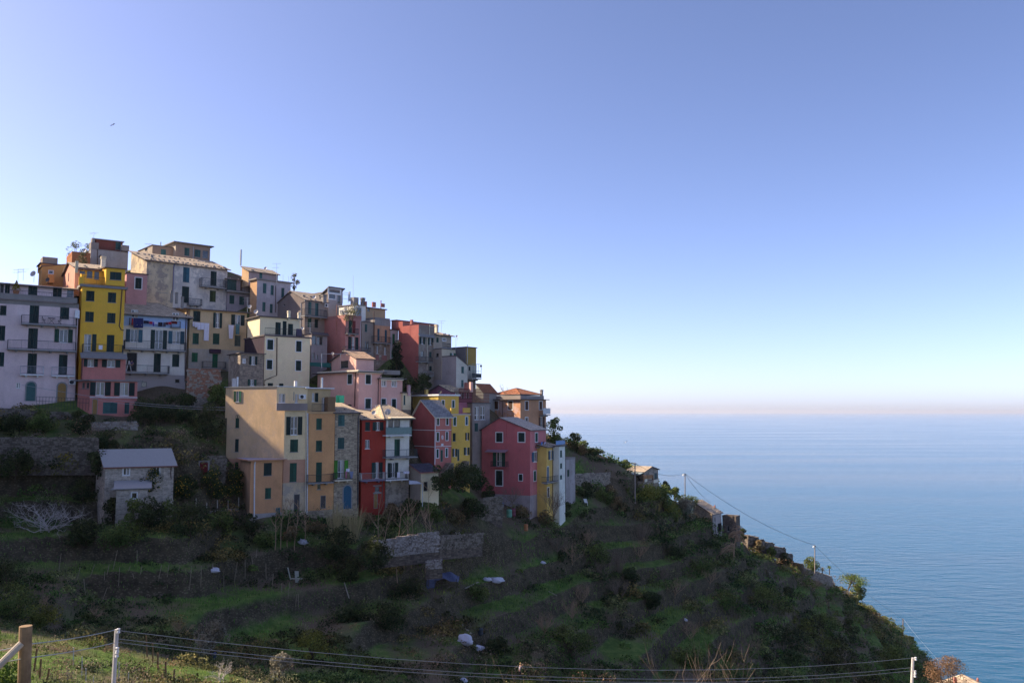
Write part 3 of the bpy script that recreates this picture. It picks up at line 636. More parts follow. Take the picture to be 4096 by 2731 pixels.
w.balcony(o, 'C', 860, 1213, 930, 1040, 1.0, th=.15); w.pipe(o, 'C', [(870, 790), (800, 830), (797, 1230)], fc='S', m=M_METAL); w.dish('C', 1010, 740, 62, 132.5); w.chimney('C', 1158, 725, 800, 62, 134, M_CONC); w.aircon(o, 'C', 1180, 842, 1224, 893)
o2 = w.vol('C', 962, 1330, 1700, xr=1212, D=129.8, mat=plaster((.4, .34, .33), .6), dep=2, F='k 975 1342 1040 1480;k 1052 1352 1140 1490;G k 1570 240 1600 345;G k 1628 270 1655 345', foot=7); w.slabroof(o2, 'C', 945, 1218, 1290, 1325, .5, R_DARK)
s = House('studio_house', 'rooftop studio with tall gridded windows and steep lean-to roof on the skyline', 42, 'house')
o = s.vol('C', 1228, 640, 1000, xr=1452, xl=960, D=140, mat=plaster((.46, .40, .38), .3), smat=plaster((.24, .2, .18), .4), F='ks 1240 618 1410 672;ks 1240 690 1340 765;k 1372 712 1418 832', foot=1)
rb = MB(); Wd, Dd = o.W, o.Dp; s0 = zat(*nat('C', 1215, 570), o.C.y) ; A_ = o.A
for (pa, pb, pc, pd) in ((A_(-.2, -.3, s0), A_(Wd + .3, -.3, s0), A_(Wd + .3, Dd + .3, o.z1 - 1.8), A_(-.2, Dd + .3, o.z1 - 1.8)),):
    rb.face([pa, pb, pc, pd]); dn = Vector((0, 0, -.15)); rb.face([pd + dn, pc + dn, pb + dn, pa + dn])
    for q1, q2 in ((pa, pb), (pb, pc), (pc, pd), (pd, pa)): rb.face([q1 + dn, q2 + dn, q2, q1])
rb.build('roof', [R_GREY], s.root); wb = MB(); wb.face([A_(0, 0, o.z1 - .01), A_(Wd, 0, o.z1 - .01), A_(Wd, 0, s0 - .1), A_(0, 0, s0 - .1)]); wb.face([A_(0, 0, o.z1 - .01), A_(0, Dd, o.z1 - 1.9), A_(0, 0, s0 - .1)]); wb.build('wall', [plaster((.24, .2, .18), .4)], s.root)
s.antenna('C', 1618, 400, 840, 138, 0)
kb = MB(); 
for x in (1452, 1540): kb.tube([P(*nat('C', x, 660), 140), P(*nat('C', x, 830), 140)], .03, 4)
for yy in (660, 690, 760): kb.tube([P(*nat('C', 1452, yy), 140), P(*nat('C', 1540, yy + 14), 140)], .025, 4)
kb.build('pergola_frame', [M_METAL], s.root)
row('V', 1380, 130.5, 42)
q = House('terraced_house', 'rose red house with a broad blank side wall and planted roof terrace', 42, 'house')
o = q.vol('C', 1492, 1060, 1900, xr=1742, xl=1122, D=('V', 0), mat=plaster((.52, .25, .22), .4), smat=plaster((.50, .20, .17), .25), F='c:g 1546 1104 1600 1300;c:r 1606 1110 1655 1302;c 1537 1358 1592 1556;w 1598 1362 1640 1556;c 1648 1368 1700 1560', foot=4, roof=('parapet', dict(m=plaster((.42, .2, .17), .5), hh=.5)))
q.balcony(o, 'C', 1530, 1712, 1230, 1312, .7, th=.1); q.balcony(o, 'H', 720, 1120, 150, 215, 1., th=.12); q.pipe(o, 'C', [(1360, 860), (1356, 1330)], fc='S', m=simple((.45, .2, .14), .7, name='clay_pipe'))
o2 = q.vol('C', 1622, 860, 1110, xr=1815, D=136, mat=WH2, dep=4, foot=0, F='ks 1676 898 1750 1082', roof=('flat', dict(m=M_CONC, ov=.15, th=.12, e=M_CONC)))
q2 = House('terraced_house', 'narrow grey brown house between the rose red and the orange brick house', 42, 'house')
o = q2.vol('C', 1748, 1125, 1900, xr=1942, D=('V', .1), mat=GRB, dep=6, F='c:t 1800 1163 1837 1284;H k 1020 60 1045 180;H k 1052 60 1080 180', foot=3, roof=('flat', dict(m=TOPSLAB, ov=.1, th=.12))); q2.pipe(o, 'C', [(1738, 1110), (1730, 1540)], m=M_METAL)
q3 = House('rooftop_house', 'ochre rooftop house with brick parapet piers on the skyline', 42, 'house')
o = q3.vol('C', 1812, 905, 1130, xr=2122, D=141, mat=plaster((.5, .34, .2), .3), dep=6, F='k 1840 905 1878 960', roof=('flat', dict(m=TOPSLAB, ov=.25, th=.15)))
for x0, x1 in ((1812, 1835), (1925, 1975), (2062, 2115)): q3.box(o, 'C', x0, 805 if x0 < 1900 else 815 if x0 < 2000 else 838, x1, 895, .3, 'brick_pier', BRK)
q3.chimney('C', 1640, 740, 860, 90, 140, M_CONC, cap=False); q3.chimney('C', 1562, 650, 760, 22, 141, M_METAL, cap=False); q3.chimney('C', 1768, 770, 860, 50, 141, M_CONC); q3.chimney('C', 2054, 790, 880, 14, 142, BRK, pot=True)
q4 = House('terraced_house', 'orange house with blue shutters above a patched brick lower wall', 42, 'house')
o = q4.vol('C', 1952, 1175, 1900, xr=2198, D=('V', -.1), mat=plaster((.56, .30, .18), .5), dep=7, bands=[('D', 680, stone((.42, .3, .22), (.26, .16, .12), (.34, .28, .22), .35, .16, .3, (.5, .42, .36)))], foot=4, F='c:b 1996 1232 2030 1424;c:b 2112 1252 2146 1442;D w 24 722 52 838;D w 144 742 172 856', roof=('parapet', dict(m=M_CONC, hh=.9)))
q4.balcony(o, 'C', 1952, 2222, 1358, 1455, .8, th=.12); q4.pipe(o, 'C', [(1946, 960), (1938, 1500)], r=.07); o2 = q4.vol('C', 1965, 1052, 1175, xr=2195, D=137.5, mat=M_CONC, dep=3, foot=0)
for x0, x1 in ((22, 62), (120, 185)): q4.box(o, 'D', x0 - 10, 868, x1, 945, .03, 'brick_panel', BRK)
q5 = House('terraced_house', 'narrow pale grey house with green shutters beside the cypress', 42, 'house')
o = q5.vol('D', 240, 470, 1150, xr=362, D=('V', -.2), mat=plaster((.44, .38, .36), .5), dep=6, F='c:l 272 530 310 695;c:l 258 785 294 900', foot=3, roof=('flat', dict(m=TOPSLAB, ov=.15, th=.15)))
z = House('tower_house', 'tall crimson house with a blank side wall half in sun', 40, 'house')
o = z.vol('D', 682, 385, 1240, xr=930, xl=420, D=135, mat=plaster((.34, .29, .24), .6, patch=(.26, .2, .17)), smat=plaster((.42, .13, .11), .45), F='o 727 582 755 690;o 857 597 884 705;c:t 850 812 885 900;k 715 800 770 890;c 850 1036 888 1110', bands=[], foot=5, shut_w=.8)
o2 = z.vol('D', 684, 385, 560, xr=935, D=135.4, mat=BRK, dep=4, foot=0, F='c:t 742 412 772 485'); z.slabroof(o, 'D', 675, 925, 535, 572, .35, TOPSLAB)
z.balcony(o, 'D', 690, 905, 890, 965, .8, th=.1); z.balcony(o, 'D', 810, 930, 1120, 1190, .8, th=.1, rm=M_METAL)
o3 = z.vol('D', 430, 335, 1240, xr=520, xl=365, D=137.5, mat=BRK, smat=plaster((.40, .12, .10), .3)); o4 = z.vol('D', 335, 318, 450, xr=950, xl=258, D=139.5, mat=BRK, smat=BRK, dep=5, foot=0, roof=('flat', dict(m=R_STONE, ov=.2, th=.1))); z.chimney('D', 575, 320, 360, 38, 140, BRK, cap=False)
z.pipe(o, 'D', [(860, 390), (852, 560), (820, 600), (818, 1100)], m=M_CREAM)
x = House('terraced_house', 'beige terrace house stepping down the ridge in four storeys with an ochre end block', 40, 'house')
o = x.vol('D', 912, 540, 800, xr=1198, D=138.5, mat=plaster((.46, .37, .28), .3), dep=5, F='c:g 962 586 997 664;ks 1058 602 1110 638', roof=('shed', dict(m=R_STONE, rise=1.2, ov=.45, stones=1.2, rows=(0., .9))), foot=1)
x.balcony(o, 'D', 918, 1060, 668, 755, 1., rail='solid', rm=plaster((.44, .35, .27), .3)); x.balcony(o, 'D', 1062, 1198, 680, 745, 1.)
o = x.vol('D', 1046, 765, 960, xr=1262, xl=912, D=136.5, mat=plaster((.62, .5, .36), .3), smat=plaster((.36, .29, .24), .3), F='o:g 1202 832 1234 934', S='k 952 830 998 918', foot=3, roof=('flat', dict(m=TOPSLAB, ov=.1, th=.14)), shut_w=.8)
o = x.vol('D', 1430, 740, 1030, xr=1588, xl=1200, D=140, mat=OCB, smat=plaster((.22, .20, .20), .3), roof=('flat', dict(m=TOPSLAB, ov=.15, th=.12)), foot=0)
x.pipe(o, 'D', [(1450, 700), (1446, 1000)], m=M_METAL)
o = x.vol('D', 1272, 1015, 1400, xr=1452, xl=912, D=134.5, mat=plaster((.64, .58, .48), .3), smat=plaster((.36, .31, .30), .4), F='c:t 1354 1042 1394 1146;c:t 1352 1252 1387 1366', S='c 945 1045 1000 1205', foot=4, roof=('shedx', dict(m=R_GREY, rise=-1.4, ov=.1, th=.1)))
o = x.vol('D', 1455, 1018, 1250, xr=1588, D=137.8, mat=plaster((.52, .46, .38), .3), dep=5, F='c:k 1468 1042 1498 1104', foot=0); XB = o
o = x.vol('D', 1458, 1250, 1480, xr=1580, D=137.9, mat=STD, dep=5, foot=3)
bl, Qf, ar = x.balcony(XB, 'D', 1522, 1668, 1150, 1226, 1.2, rail='glass', br=True); fr = MB()
for i in range(4):
    for dd in (.03, 1.15): p = Qf(ar[0] + (ar[1] - ar[0]) * i / 3, ar[2], dd); fr.box(p, (.05, 0, 0), (0, .05, 0), (0, 0, 2.4))
for zz in (1.2, 2.38): fr.tube([Qf(ar[0], ar[2] + zz, 1.17), Qf(ar[1], ar[2] + zz, 1.17)], .03, 4)
fr.build('glazed_frame', [simple((.2, .3, .24), .5, name='green_frame')], bl); x.dish('D', 1662, 1035, 36, 138, dark=True); x.dish('D', 1284, 568, 36, 139); x.antenna('D', 1040, 320, 470, 140); x.chimney('D', 965, 410, 480, 44, 141, M_CREAM); x.antenna('D', 1268, 590, 740, 139, 0)
# salmon house in the middle --------------------------------------
h = House('villa', 'salmon pink villa with cream cornice and tiled roof room, behind the front row', 50, 'house')
SALS = plaster((.78, .45, .36), .15)
o = h.vol('H', 916, 545, 1330, xr=1276, xl=270, D=119.5, mat=SAL, smat=SALS, sh=-48, F='cs 1030 582 1110 726;cs 1024 956 1110 1112', S='cs 748 578 816 726;k 745 1046 808 1075', roof=('flat', dict(m=R_DARK, ov=.55, th=.16, e=R_DARK)), foot=2)
h.box(o, 'H', 905, 522, 1300, 560, .4, 'cornice', M_CREAM); h.box(o, 'H', 265, 522, 916, 558, .4, 'cornice', M_CREAM, fc='S')
h.pipe(o, 'H', [(872, 545), (862, 800), (856, 1080)], fc='S', r=.07)
o = h.vol('H', 1268, 650, 1330, xr=1605, D=119.2 + 2.4, mat=SAL, dep=7, F='ws 1282 676 1344 762;ws 1442 682 1510 766;cs 1276 958 1345 1110;cs 1440 962 1505 1142', roof=('flat', dict(m=R_TERRA, ov=.5, th=.15, e=R_DARK)), foot=2)
h.box(o, 'H', 1268, 632, 1625, 668, .45, 'cornice', M_CREAM); h.pipe(o, 'H', [(1275, 590), (1232, 640), (1222, 1110)], r=.07); h.box(o, 'H', 1312, 512, 1570, 580, .1, 'terrace_wall', M_CONC, d0=-1.2)
o = h.vol('H', 880, 330, 520, xr=1160, xl=495, D=121.5, mat=SAL, smat=SALS, foot=0, S='k 632 362 757 480', roof=('gable', dict(m=slab((.60, .42, .28), (.5, .33, .22)), rise=1.2, ov=.25, rf=.45)))
h.dish('H', 514, 250, 44, 121.8)
hb = MB(); hb.tube([P(*nat('H', 340, 255), 120.5), P(*nat('H', 1100, 255), 126)], .05, 4)
for xx, dd in ((340, 120.5), (632, 122.5), (894, 124.5)): hb.tube([P(*nat('H', xx, 250), dd), P(*nat('H', xx, 480), dd)], .03, 4)
hb.build('awning_frame', [M_METAL], h.root)
i = House('narrow_house', 'narrow cream house squeezed between the salmon villa and the maroon house', 50, 'house')
o = i.vol('H', 1612, 870, 1400, xr=1740, D=123.5, mat=CRM, dep=4, F='c:t 1625 905 1650 1050', bands=[('H', 1130, STN)], foot=3, roof=('flat', dict(m=TOPSLAB, ov=.2, th=.15))); i.chimney('H', 1706, 770, 870, 40, 124, plaster((.62, .4, .4)), cap=True)
# front row ---------------------------------------------------------
row('R', 1134, 105.5, 57)
t = House('apartment_house', 'tall tan and orange corner house at the left end of the front row', 57, 'house')
OB = plaster((.66, .34, .17), .3); SLM = plaster((.56, .30, .19), .4)
o = t.vol('J', 1113, -225, 1560, xr=1474, xl=205, D='R', sh=-68, mat=PAL, smat=TAN, bands=[('J', 908, plaster((.60, .46, .30), .8, patch=(.44, .36, .28))), ('J', 545, SLM)], foot=3,
  F='G o:d 1226 1238 1334 1524;J c:g 1217 224 1341 420;J c:g 1210 592 1320 888;J d:m 1272 1078 1370 1430', S='G c:g 362 1214 418 1414;J c 354 216 410 418;J c 350 578 404 770', shut_w=.58)
TO = o
t.box(o, 'G', 1005, 1030, 1490, 1142, .35, 'terrace_parapet', plaster((.30, .24, .22), .9), d0=.05)
o2 = t.vol('G', 1006, 772, 1140, xr=1492, xl=205, D=106.0, sh=-68, mat=PAL, smat=TAN, foot=1, F='w 1040 878 1142 1020;d:m 1268 850 1284 985;w 1296 884 1336 1024', S='o:l 370 838 420 1008', roof=('flat', dict(m=M_CONC, ov=.12, th=.1, e=M_METAL)))
t.aircon(o2, 'G', 1362, 890, 1466, 962); t.chimney('G', 338, 672, 765, 50, 112.5, M_WHITE, cap=True); t.chimney('G', 392, 612, 755, 28, 112, M_METAL, cap=False); t.chimney('G', 1304, 690, 760, 40, 109, M_WHITE, cap=False); t.chimney('G', 1718, 622, 770, 26, 110, M_METAL, pot=False, cap=False)
o3 = t.vol('J', 586, 560, 1640, xr=1090, xl=425, D='R', mat=OB, smat=plaster((.50, .31, .19), .4), foot=3, bands=[('J', 1395, plaster((.42, .37, .35), .6))], F='c 804 590 928 788;c:g 824 982 918 1150;d:t 988 1288 1064 1560', roof=('flat', dict(m=simple((.34, .33, .42), .7, name='blue_grey_roof'), ov=.45, th=.16, e=SLM)))
t.pipe(o3, 'J', [(672, 572), (660, 620), (652, 1590)], r=.09, m=M_WHITE); t.pipe(o, 'J', [(1466, -215), (1466, 545), (1456, 1400)], r=.06, m=M_CREAM); t.pipe(o, 'J', [(1494, -190), (1492, 545), (1480, 1400)], r=.07, m=M_WHITE)
o4 = t.vol('J', 1500, -192, 1480, xr=1908, D='R', mat=ORT, dep=7, foot=3, F='G c:g 1627 1266 1714 1440;c:g 1622 240 1716 410;c:g 1622 582 1714 885;k 1642 922 1698 1008;d:m 1692 1100 1778 1308', bands=[('J', 1345, STG)])
o5 = t.vol('G', 1490, 800, 1180, xr=1850, D=108.2, mat=plaster((.55, .40, .22), .4), dep=5, foot=1, F='w 1560 870 1600 1000;c 1606 866 1658 1008;w 1712 938 1780 1160', roof=('flat', dict(m=M_WHITE, ov=.4, th=.14, e=M_WHITE)))
t.balcony(o4, 'G', 1560, 1812, 1045, 1165, .02, th=.03, br=False); t.box(o4, 'G', 1808, 930, 1925, 1172, .06, 'wooden_screen', M_WOOD, d0=-2.0); t.box(o4, 'G', 1495, 1160, 1930, 1195, .12, 'cornice', plaster((.6, .36, .18), .3))
gp = MB(); 
for q, (x0, x1) in enumerate(((1935, 1980), (1984, 2056))):
    a, b_ = P(*nat('G', x0, 905), 110), P(*nat('G', x1, 1020), 110); gp.box((a.x, a.y, b_.z), (b_.x - a.x, .3, 0), (0, .05, 0), (0, 0, a.z - b_.z))
gp.build('green_panel', [simple((.10, .62, .28), .4, name='green_plastic')], t.root)
t.balcony(o4, 'J', 1500, 1905, 775, 900, .9, th=.14)
s = House('stone_house', 'rubble stone house with bright green shutters and an arched blue door', 57, 'house')
o = s.vol('J', 1912, -190, 1480, xr=2298, D='R', mat=STG, dep=8, foot=3, F='G c:t 1970 1210 2072 1384;J c:t 1964 194 2066 370;o:x 1962 550 2064 830;a:e 2052 945 2172 1310', roof=('shed', dict(m=R_STONE, rise=1.4, ov=.35, stones=1.3, rows=(0., .9, 1.9))))
HS, SO = s, o
s.balcony(o, 'J', 1925, 2195, 745, 858, .9, th=.14, m=M_CREAM); s.pipe(o, 'J', [(2318, -182), (2286, -130), (2280, 600), (2276, 1300)], r=.08, m=simple((.06, .055, .07), .5, name='dark_pipe'))
r = House('tower_house', 'bright scarlet house with white window frames and a metal balcony', 57, 'house')
o = r.vol('K', 376, -85, 1350, xr=750, D='R', mat=RED, dep=7, foot=3, F='H c 1022 1322 1096 1458;H o:d 1194 1320 1250 1454;w 434 230 504 370;o:d 592 582 648 830;k 588 966 656 1044;d:y 568 1072 632 1305', roof=('shed', dict(m=R_STONE, rise=1.3, ov=.3, stones=2.2, rows=(.8,))), shut_w=.9)
r.balcony(o, 'K', 382, 758, 748, 860, 1., th=.16, rm=M_METAL, m=simple((.2, .16, .24), .7, name='purple_grey_slab')); r.pipe(o, 'K', [(706, 870), (700, 1200)], m=R_DARK)
for a in ((560, 1052, 690, 1072), (560, 940, 690, 958)): r.box(o, 'K', *a, .08, 'stone_lintel', M_GREY)
r.dish('H', 1160, 1178, 72, 111.5)
w = House('narrow_house', 'narrow white house with stacked balconies above a stone ground floor, right of scarlet house', 57, 'house')
o = w.vol('K', 758, -95, 1420, xr=1122, D='R', mat=WH2, dep=7, foot=3, bands=[('K', 868, STP)], F='H k 1382 1288 1460 1420;H k 1474 1288 1570 1420;c:g 892 218 978 480;o:d 836 588 898 820', roof=('hip', dict(m=slab((.56, .46, .33), (.45, .36, .26)), rise=1.8, ov=.6, hl=.15, hr=.5, drop=.1)), shut_w=.7)
HW, WO = w, o
w.balcony(o, 'H', 1348, 1752, 1405, 1525, 1.1, rail='glass', m=M_WHITE, rm=simple((.16, .24, .22), .3, name='tinted_glass')); w.balcony(o, 'K', 760, 1262, 384, 498, 1.1); w.balcony(o, 'K', 760, 1116, 738, 848, 1.1, m=M_WHITE)
w.slabroof(o, 'H', 1375, 1745, 1255, 1270, 1.0, simple((.7, .6, .42), .8, name='canvas_awning'), name='awning'); w.dish('H', 1372, 1165, 100, 111, face=(-.1, 1, .1)); w.antenna('H', 1180, 1050, 1115, 113)
# right of the front row ----------------------------------------------
k = House('small_house', 'small cream outbuilding with dark slate roof and dark door', 50, 'house')
o = k.vol('K', 1306, 742, 1045, xr=1590, xl=1135, D=113.5, mat=CRM, smat=plaster((.46, .38, .30), .4), F='d:k 1348 884 1414 1036', roof=('shed', dict(m=slab((.10, .09, .12), (.06, .055, .08)), rise=.9, ov=.3, e=BRK)), foot=2)
aw = MB(); a, b_, c_, d_ = (P(*nat('K', x_, y_), dd) for x_, y_, dd in ((1122, 862, 112), (1240, 872, 113), (1335, 915, 111), (1122, 922, 110)))
aw.face([a, b_, c_, d_]); aw.face([p - V(0, 0, .05) for p in (d_, c_, b_, a)]); aw.tube([c_, c_ - V(0, 0, 3)], .05, 5); ob = aw.build('awning', [simple((.55, .56, .58), .7, name='grey_canvas')], k.root)
m = House('tower_house', 'maroon house with white window surrounds, an oval emblem and string courses', 48, 'house')
o = m.vol('I', 356, 850, 1640, xr=610, xl=0, D=121, mat=MARF, smat=MAR, F='cs:o 384 875 416 978;cs:o 528 872 562 976;cs:o 379 1095 414 1230;cs:o 524 1084 555 1216;cs:g 376 1358 409 1490;cs:g 519 1342 549 1476;ds:g 437 1364 480 1555', roof=('gable', dict(m=R_GREY, rise=2.4, ov=.3, rf=.6, e=M_CREAM)), foot=5)
for yy in (1056, 1310): m.box(o, 'I', 352, yy - 4, 610, yy + 5, .05, 'string_course', M_WHITE); m.box(o, 'I', 0, yy - 4, 356, yy + 5, .05, 'string_course', M_WHITE, fc='S')
m.box(o, 'I', 350, 850, 360, 1600, .04, 'corner_strip', M_WHITE)
em = MB(); c_ = m.pt(o, 'F', 'I', 468, 1172, .02); nF = o.nF
ov_ = lambda k, d: [c_ + o.ax * (.17 * k * math.cos(t)) + V(0, 0, .31 * k * math.sin(t)) + nF * d for t in np.linspace(0, 2 * math.pi, 17)[:-1]]
em.face(ov_(1, .05)); A1, A0 = ov_(1, .05), ov_(1.03, -.02)
for j in range(16): em.face([A0[j], A0[(j + 1) % 16], A1[(j + 1) % 16], A1[j]])
EM = em.build('oval_emblem', [M_WHITE], m.root)
cr = MB(); cc = c_ + nF * .056; cr.box(cc - o.ax * .13 - V(0, 0, .02), o.ax * .26, nF * .01, (0, 0, .04)); cr.box(cc - o.ax * .018 - V(0, 0, .25), o.ax * .036, nF * .012, (0, 0, .5)); cr.build('cross_mark', [MARF], EM)
m.box(o, 'I', 451, 1268, 486, 1302, .05, 'plaque', M_WHITE)
st = MB()
for j in range(9):
    a = m.pt(o, 'F', 'K', 1700 - j * 14, 590 + j * 20, 0); st.box(a + nF * .02 - o.ax * .1 - V(0, 0, 2), o.ax * .7, nF * 1.1, (0, 0, 2.))
st.build('entrance_steps', [STN], m.root)
y = House('terraced_house', 'deep yellow house with slate gabled neighbour and white rooftop slab', 48, 'house')
o = y.vol('I', 612, 820, 1750, xr=902, D=124.5, mat=YE2, dep=8, F='cs:g 643 853 682 984;cs:b 832 850 864 976;c 630 1104 676 1230;o 847 1098 866 1214;o 648 1348 672 1470;o 833 1328 862 1444;d:g 702 1354 736 1540', foot=4, roof=('flat', dict(m=TOPSLAB, ov=.12, th=.12, e=M_CREAM)), shut_w=.8)
y.box(o, 'I', 606, 710, 722, 795, .05, 'terrace_parapet', YE2, d0=-.2); y.box(o, 'I', 802, 708, 905, 785, .05, 'terrace_parapet', YE2, d0=-.2)
o2 = y.vol('I', 414, 520, 830, xr=726, xl=4, D=126, mat=YE2, smat=plaster((.50, .36, .09), .5), F='cs:t 461 592 499 704;cs:t 622 594 658 704', roof=('flat', dict(m=M_WHITE, ov=.2, th=.25, e=M_WHITE)), foot=3); y.pipe(o2, 'I', [(412, 530), (408, 700)], m=PNK if False else M_PIPE)
y.dish('I', 430, 460, 54, 126, dark=True); y.chimney('I', 218, 430, 490, 44, 131, YE3, cap=False)
st = MB()
for j in range(12):
    a = y.pt(o, 'F', 'K', 1800 + j * 14, 735 - j * 16, 0); st.box(a + o.nF * .02 - V(0, 0, 2.5), o.ax * .5, o.nF * 1.1, (0, 0, 2.5))
st.build('outer_stairs', [STN], y.root)
v = House('small_house', 'low violet pink house with sunlit stone roof and a slim chimney', 46, 'house')
o = v.vol('I', 612, 462, 640, xr=932, xl=242, D=131.5, mat=VIO, smat=plaster((.40, .17, .24), .4), F='ks 680 472 756 512;cs:t 772 472 804 560;cs:t 848 474 880 560', roof=('gable', dict(m=slab((.62, .5, .33), (.5, .4, .28)), rise=1.1, ov=.25, stones=.9, rows=(.2, 1., 1.9))), foot=3)
v.chimney('I', 918, 300, 420, 44, 131.5, SAL, cap=False); v.chimney('I', 840, 345, 400, 44, 133, BRK); fe = MB()
a, b_ = P(*nat('I', 725, 620), 130.3), P(*nat('I', 945, 620), 131.8); d_ = b_ - a
for j in range(22): fe.box(a + d_ * (j / 22.), d_ * .026, (0, .03, 0), (0, 0, 2.1))
for zz in (0, .5, 1.0, 1.5, 2.05): fe.box(a + V(0, -.02, zz), d_, (0, .02, 0), (0, 0, .1))
fe.build('lattice_fence', [simple((.13, .035, .035), .8, name='red_brown_wood')], v.root)
g = House('tower_house', 'slim grey house with tall reflecting windows under a lattice roof terrace', 44, 'house')
o = g.vol('I', 938, 640, 1500, xr=1212, D=133, mat=plaster((.36, .30, .27), .6, patch=(.28, .24, .22)), dep=6, F='w:t 974 690 1044 894;w:t 1066 684 1138 892;c:t 973 948 1027 1078', foot=5, roof=('flat', dict(m=TOPSLAB, ov=.12, th=.15)))
fe = MB(); a, b_ = P(*nat('I', 945, 622), 133), P(*nat('I', 1205, 622), 135.5); d_ = b_ - a; a.z = b_.z = o.z1 + .15; d_.z = 0
for j in range(24): fe.box(a + d_ * (j / 24.), d_ * .024, (0, .03, 0), (0, 0, 2.2))
for zz in (.1, .6, 1.1, 1.6, 2.1): fe.box(a + V(0, -.02, zz), d_, (0, .02, 0), (0, 0, .1))
fe.build('lattice_fence', [simple((.28, .12, .07), .8, name='brown_wood')], g.root)
f = House('hip_roof_house', 'orange ochre house with terracotta hipped roof and tall dark shutters', 42, 'house')
o = f.vol('I', 1692, 580, 1150, xr=2095, xl=1212, D=150, mat=FAR, smat=FARL, F='cs:w 1767 608 1814 740;cs:w 1988 608 2034 735;ks 1768 858 1810 950;os:w 2006 852 2040 1050', S='cs:w 1280 603 1344 730;cs:w 1502 604 1570 734;ks 1278 853 1344 925;ks 1502 862 1566 900', foot=6, roof=('flat', dict(m=R_TERRA, ov=.5, th=.12)), shut_w=.7)
o2 = f.vol('I', 1692, 512, 580, xr=2062, xl=1212, D=150.6, mat=M_CONC, foot=0, roof=('hip', dict(m=R_TERRA, rise=1.25, ov=-.3, hl=.45, hr=.45, drop=-.1)))
f.chimney('I', 2024, 440, 530, 34, 156, M_CONC); f.pipe(o, 'I', [(1405, 590), (1415, 700), (1408, 890)], fc='S')
f.balcony(o, 'I', 2050, 2165, 715, 815, 1., rail='glass', m=M_GREY, rm=simple((.6, .6, .6), .4, name='frosted_panel'))
f.balcony(o, 'I', 1975, 2130, 980, 1055, .8, th=.1)
f2 = House('shed', 'brick red lean-to roofs beside the bare tree, left of the orange hipped house', 42, 'house')
o = f2.vol('I', 1110, 470, 700, xr=1320, xl=995, D=152, mat=plaster((.36, .36, .34), .4), dep=5, roof=('shed', dict(m=R_TERRA, rise=1.6, ov=.2)))
# rose house on the edge ----------------------------------------------
p = House('tower_house', 'large rose pink house with broad side wall and stone footing at the village edge', 27, 'house')
o = p.vol('L', 1060, 80, 1480, xr=1308, xl=300, D=130, mat=plaster((.64, .22, .22), .4), smat=ROS, bands=[('L', 1105, plaster((.46, .38, .38), .8, patch=(.36, .3, .3)))], foot=4,
  F='cs:g 1140 122 1178 260;os:e 1114 422 1160 570;os:e 1246 406 1282 550;cs:g 1116 717 1152 872;cs:g 1244 697 1278 850', S='cs 528 118 626 260;cs 876 118 974 260;o:g 532 425 618 645;cs 524 712 626 944;cs 883 770 940 868', roof=('gable', dict(m=slab((.56, .48, .40), (.47, .4, .34)), rise=1.9, ov=.3, rf=.62, th=.12)), shut_w=.55)
HP, PO = p, o
p.balcony(o, 'L', 435, 685, 572, 655, .8, fc='S', th=.12, m=ROS, br=False); p.slabroof(o, 'L', 395, 715, 390, 425, 1., simple((.35, .22, .26), .7, name='pink_canopy'), fc='S', name='canopy')
p.box(o, 'I', 1448, 905, 1472, 1360, .1, 'chimney_flue', ROS, fc='S'); p.balcony(o, 'L', 1190, 1312, 270, 345, .6, th=.08, br=False)
n = House('narrow_house', 'narrow yellow house with blue shutters between the rose and the slim white house', 27, 'house')
o = n.vol('L', 1322, 350, 1540, xr=1514, D=131.5, mat=YE3, dep=8, F='os:e 1366 402 1398 534;os:e 1430 406 1458 544;cs:e 1326 652 1352 878;cs:e 1431 646 1454 852;cs:w 1330 978 1358 1122;cs:w 1438 938 1458 1128', foot=4, roof=('shed', dict(m=R_STONE, rise=1.8, ov=.3, stones=1., rows=(.2, 1.2))), shut_w=.6)
n.balcony(o, 'L', 1322, 1556, 795, 882, .9, th=.12); n.pipe(o, 'L', [(1416, 350), (1414, 900), (1410, 1300)], m=R_DARK)
u = House('narrow_house', 'slim white house with blue glazed roof terrace, last of the coloured row', 27, 'house')
o = u.vol('L', 1518, 335, 1330, xr=1610, D=133.2, mat=plaster((.80, .79, .70), .4), dep=8, F='c:g 1530 394 1560 500;c:g 1530 596 1560 675;c:g 1530 782 1560 845', foot=4, roof=('flat', dict(m=TOPSLAB, ov=.25, th=.12)))
u.balcony(o, 'L', 1470, 1612, 242, 312, .05, rail='glass', br=False, th=.05, rm=simple((.12, .25, .5), .4, name='blue_panel'))
c = House('stone_hut', 'small grey plastered terrace house with one green shutter, below the garden trees', 30, 'house')
o = c.vol('L', 1620, 545, 960, xr=1768, D=137.5, mat=plaster((.42, .37, .36), .8, patch=(.32, .28, .27)), dep=6, F='c:g 1642 697 1674 803', foot=3, roof=('parapet', dict(m=M_CONC, hh=.3)))
STC = stone((.60, .52, .43), (.36, .31, .26), (.58, .52, .45), .45, .15)
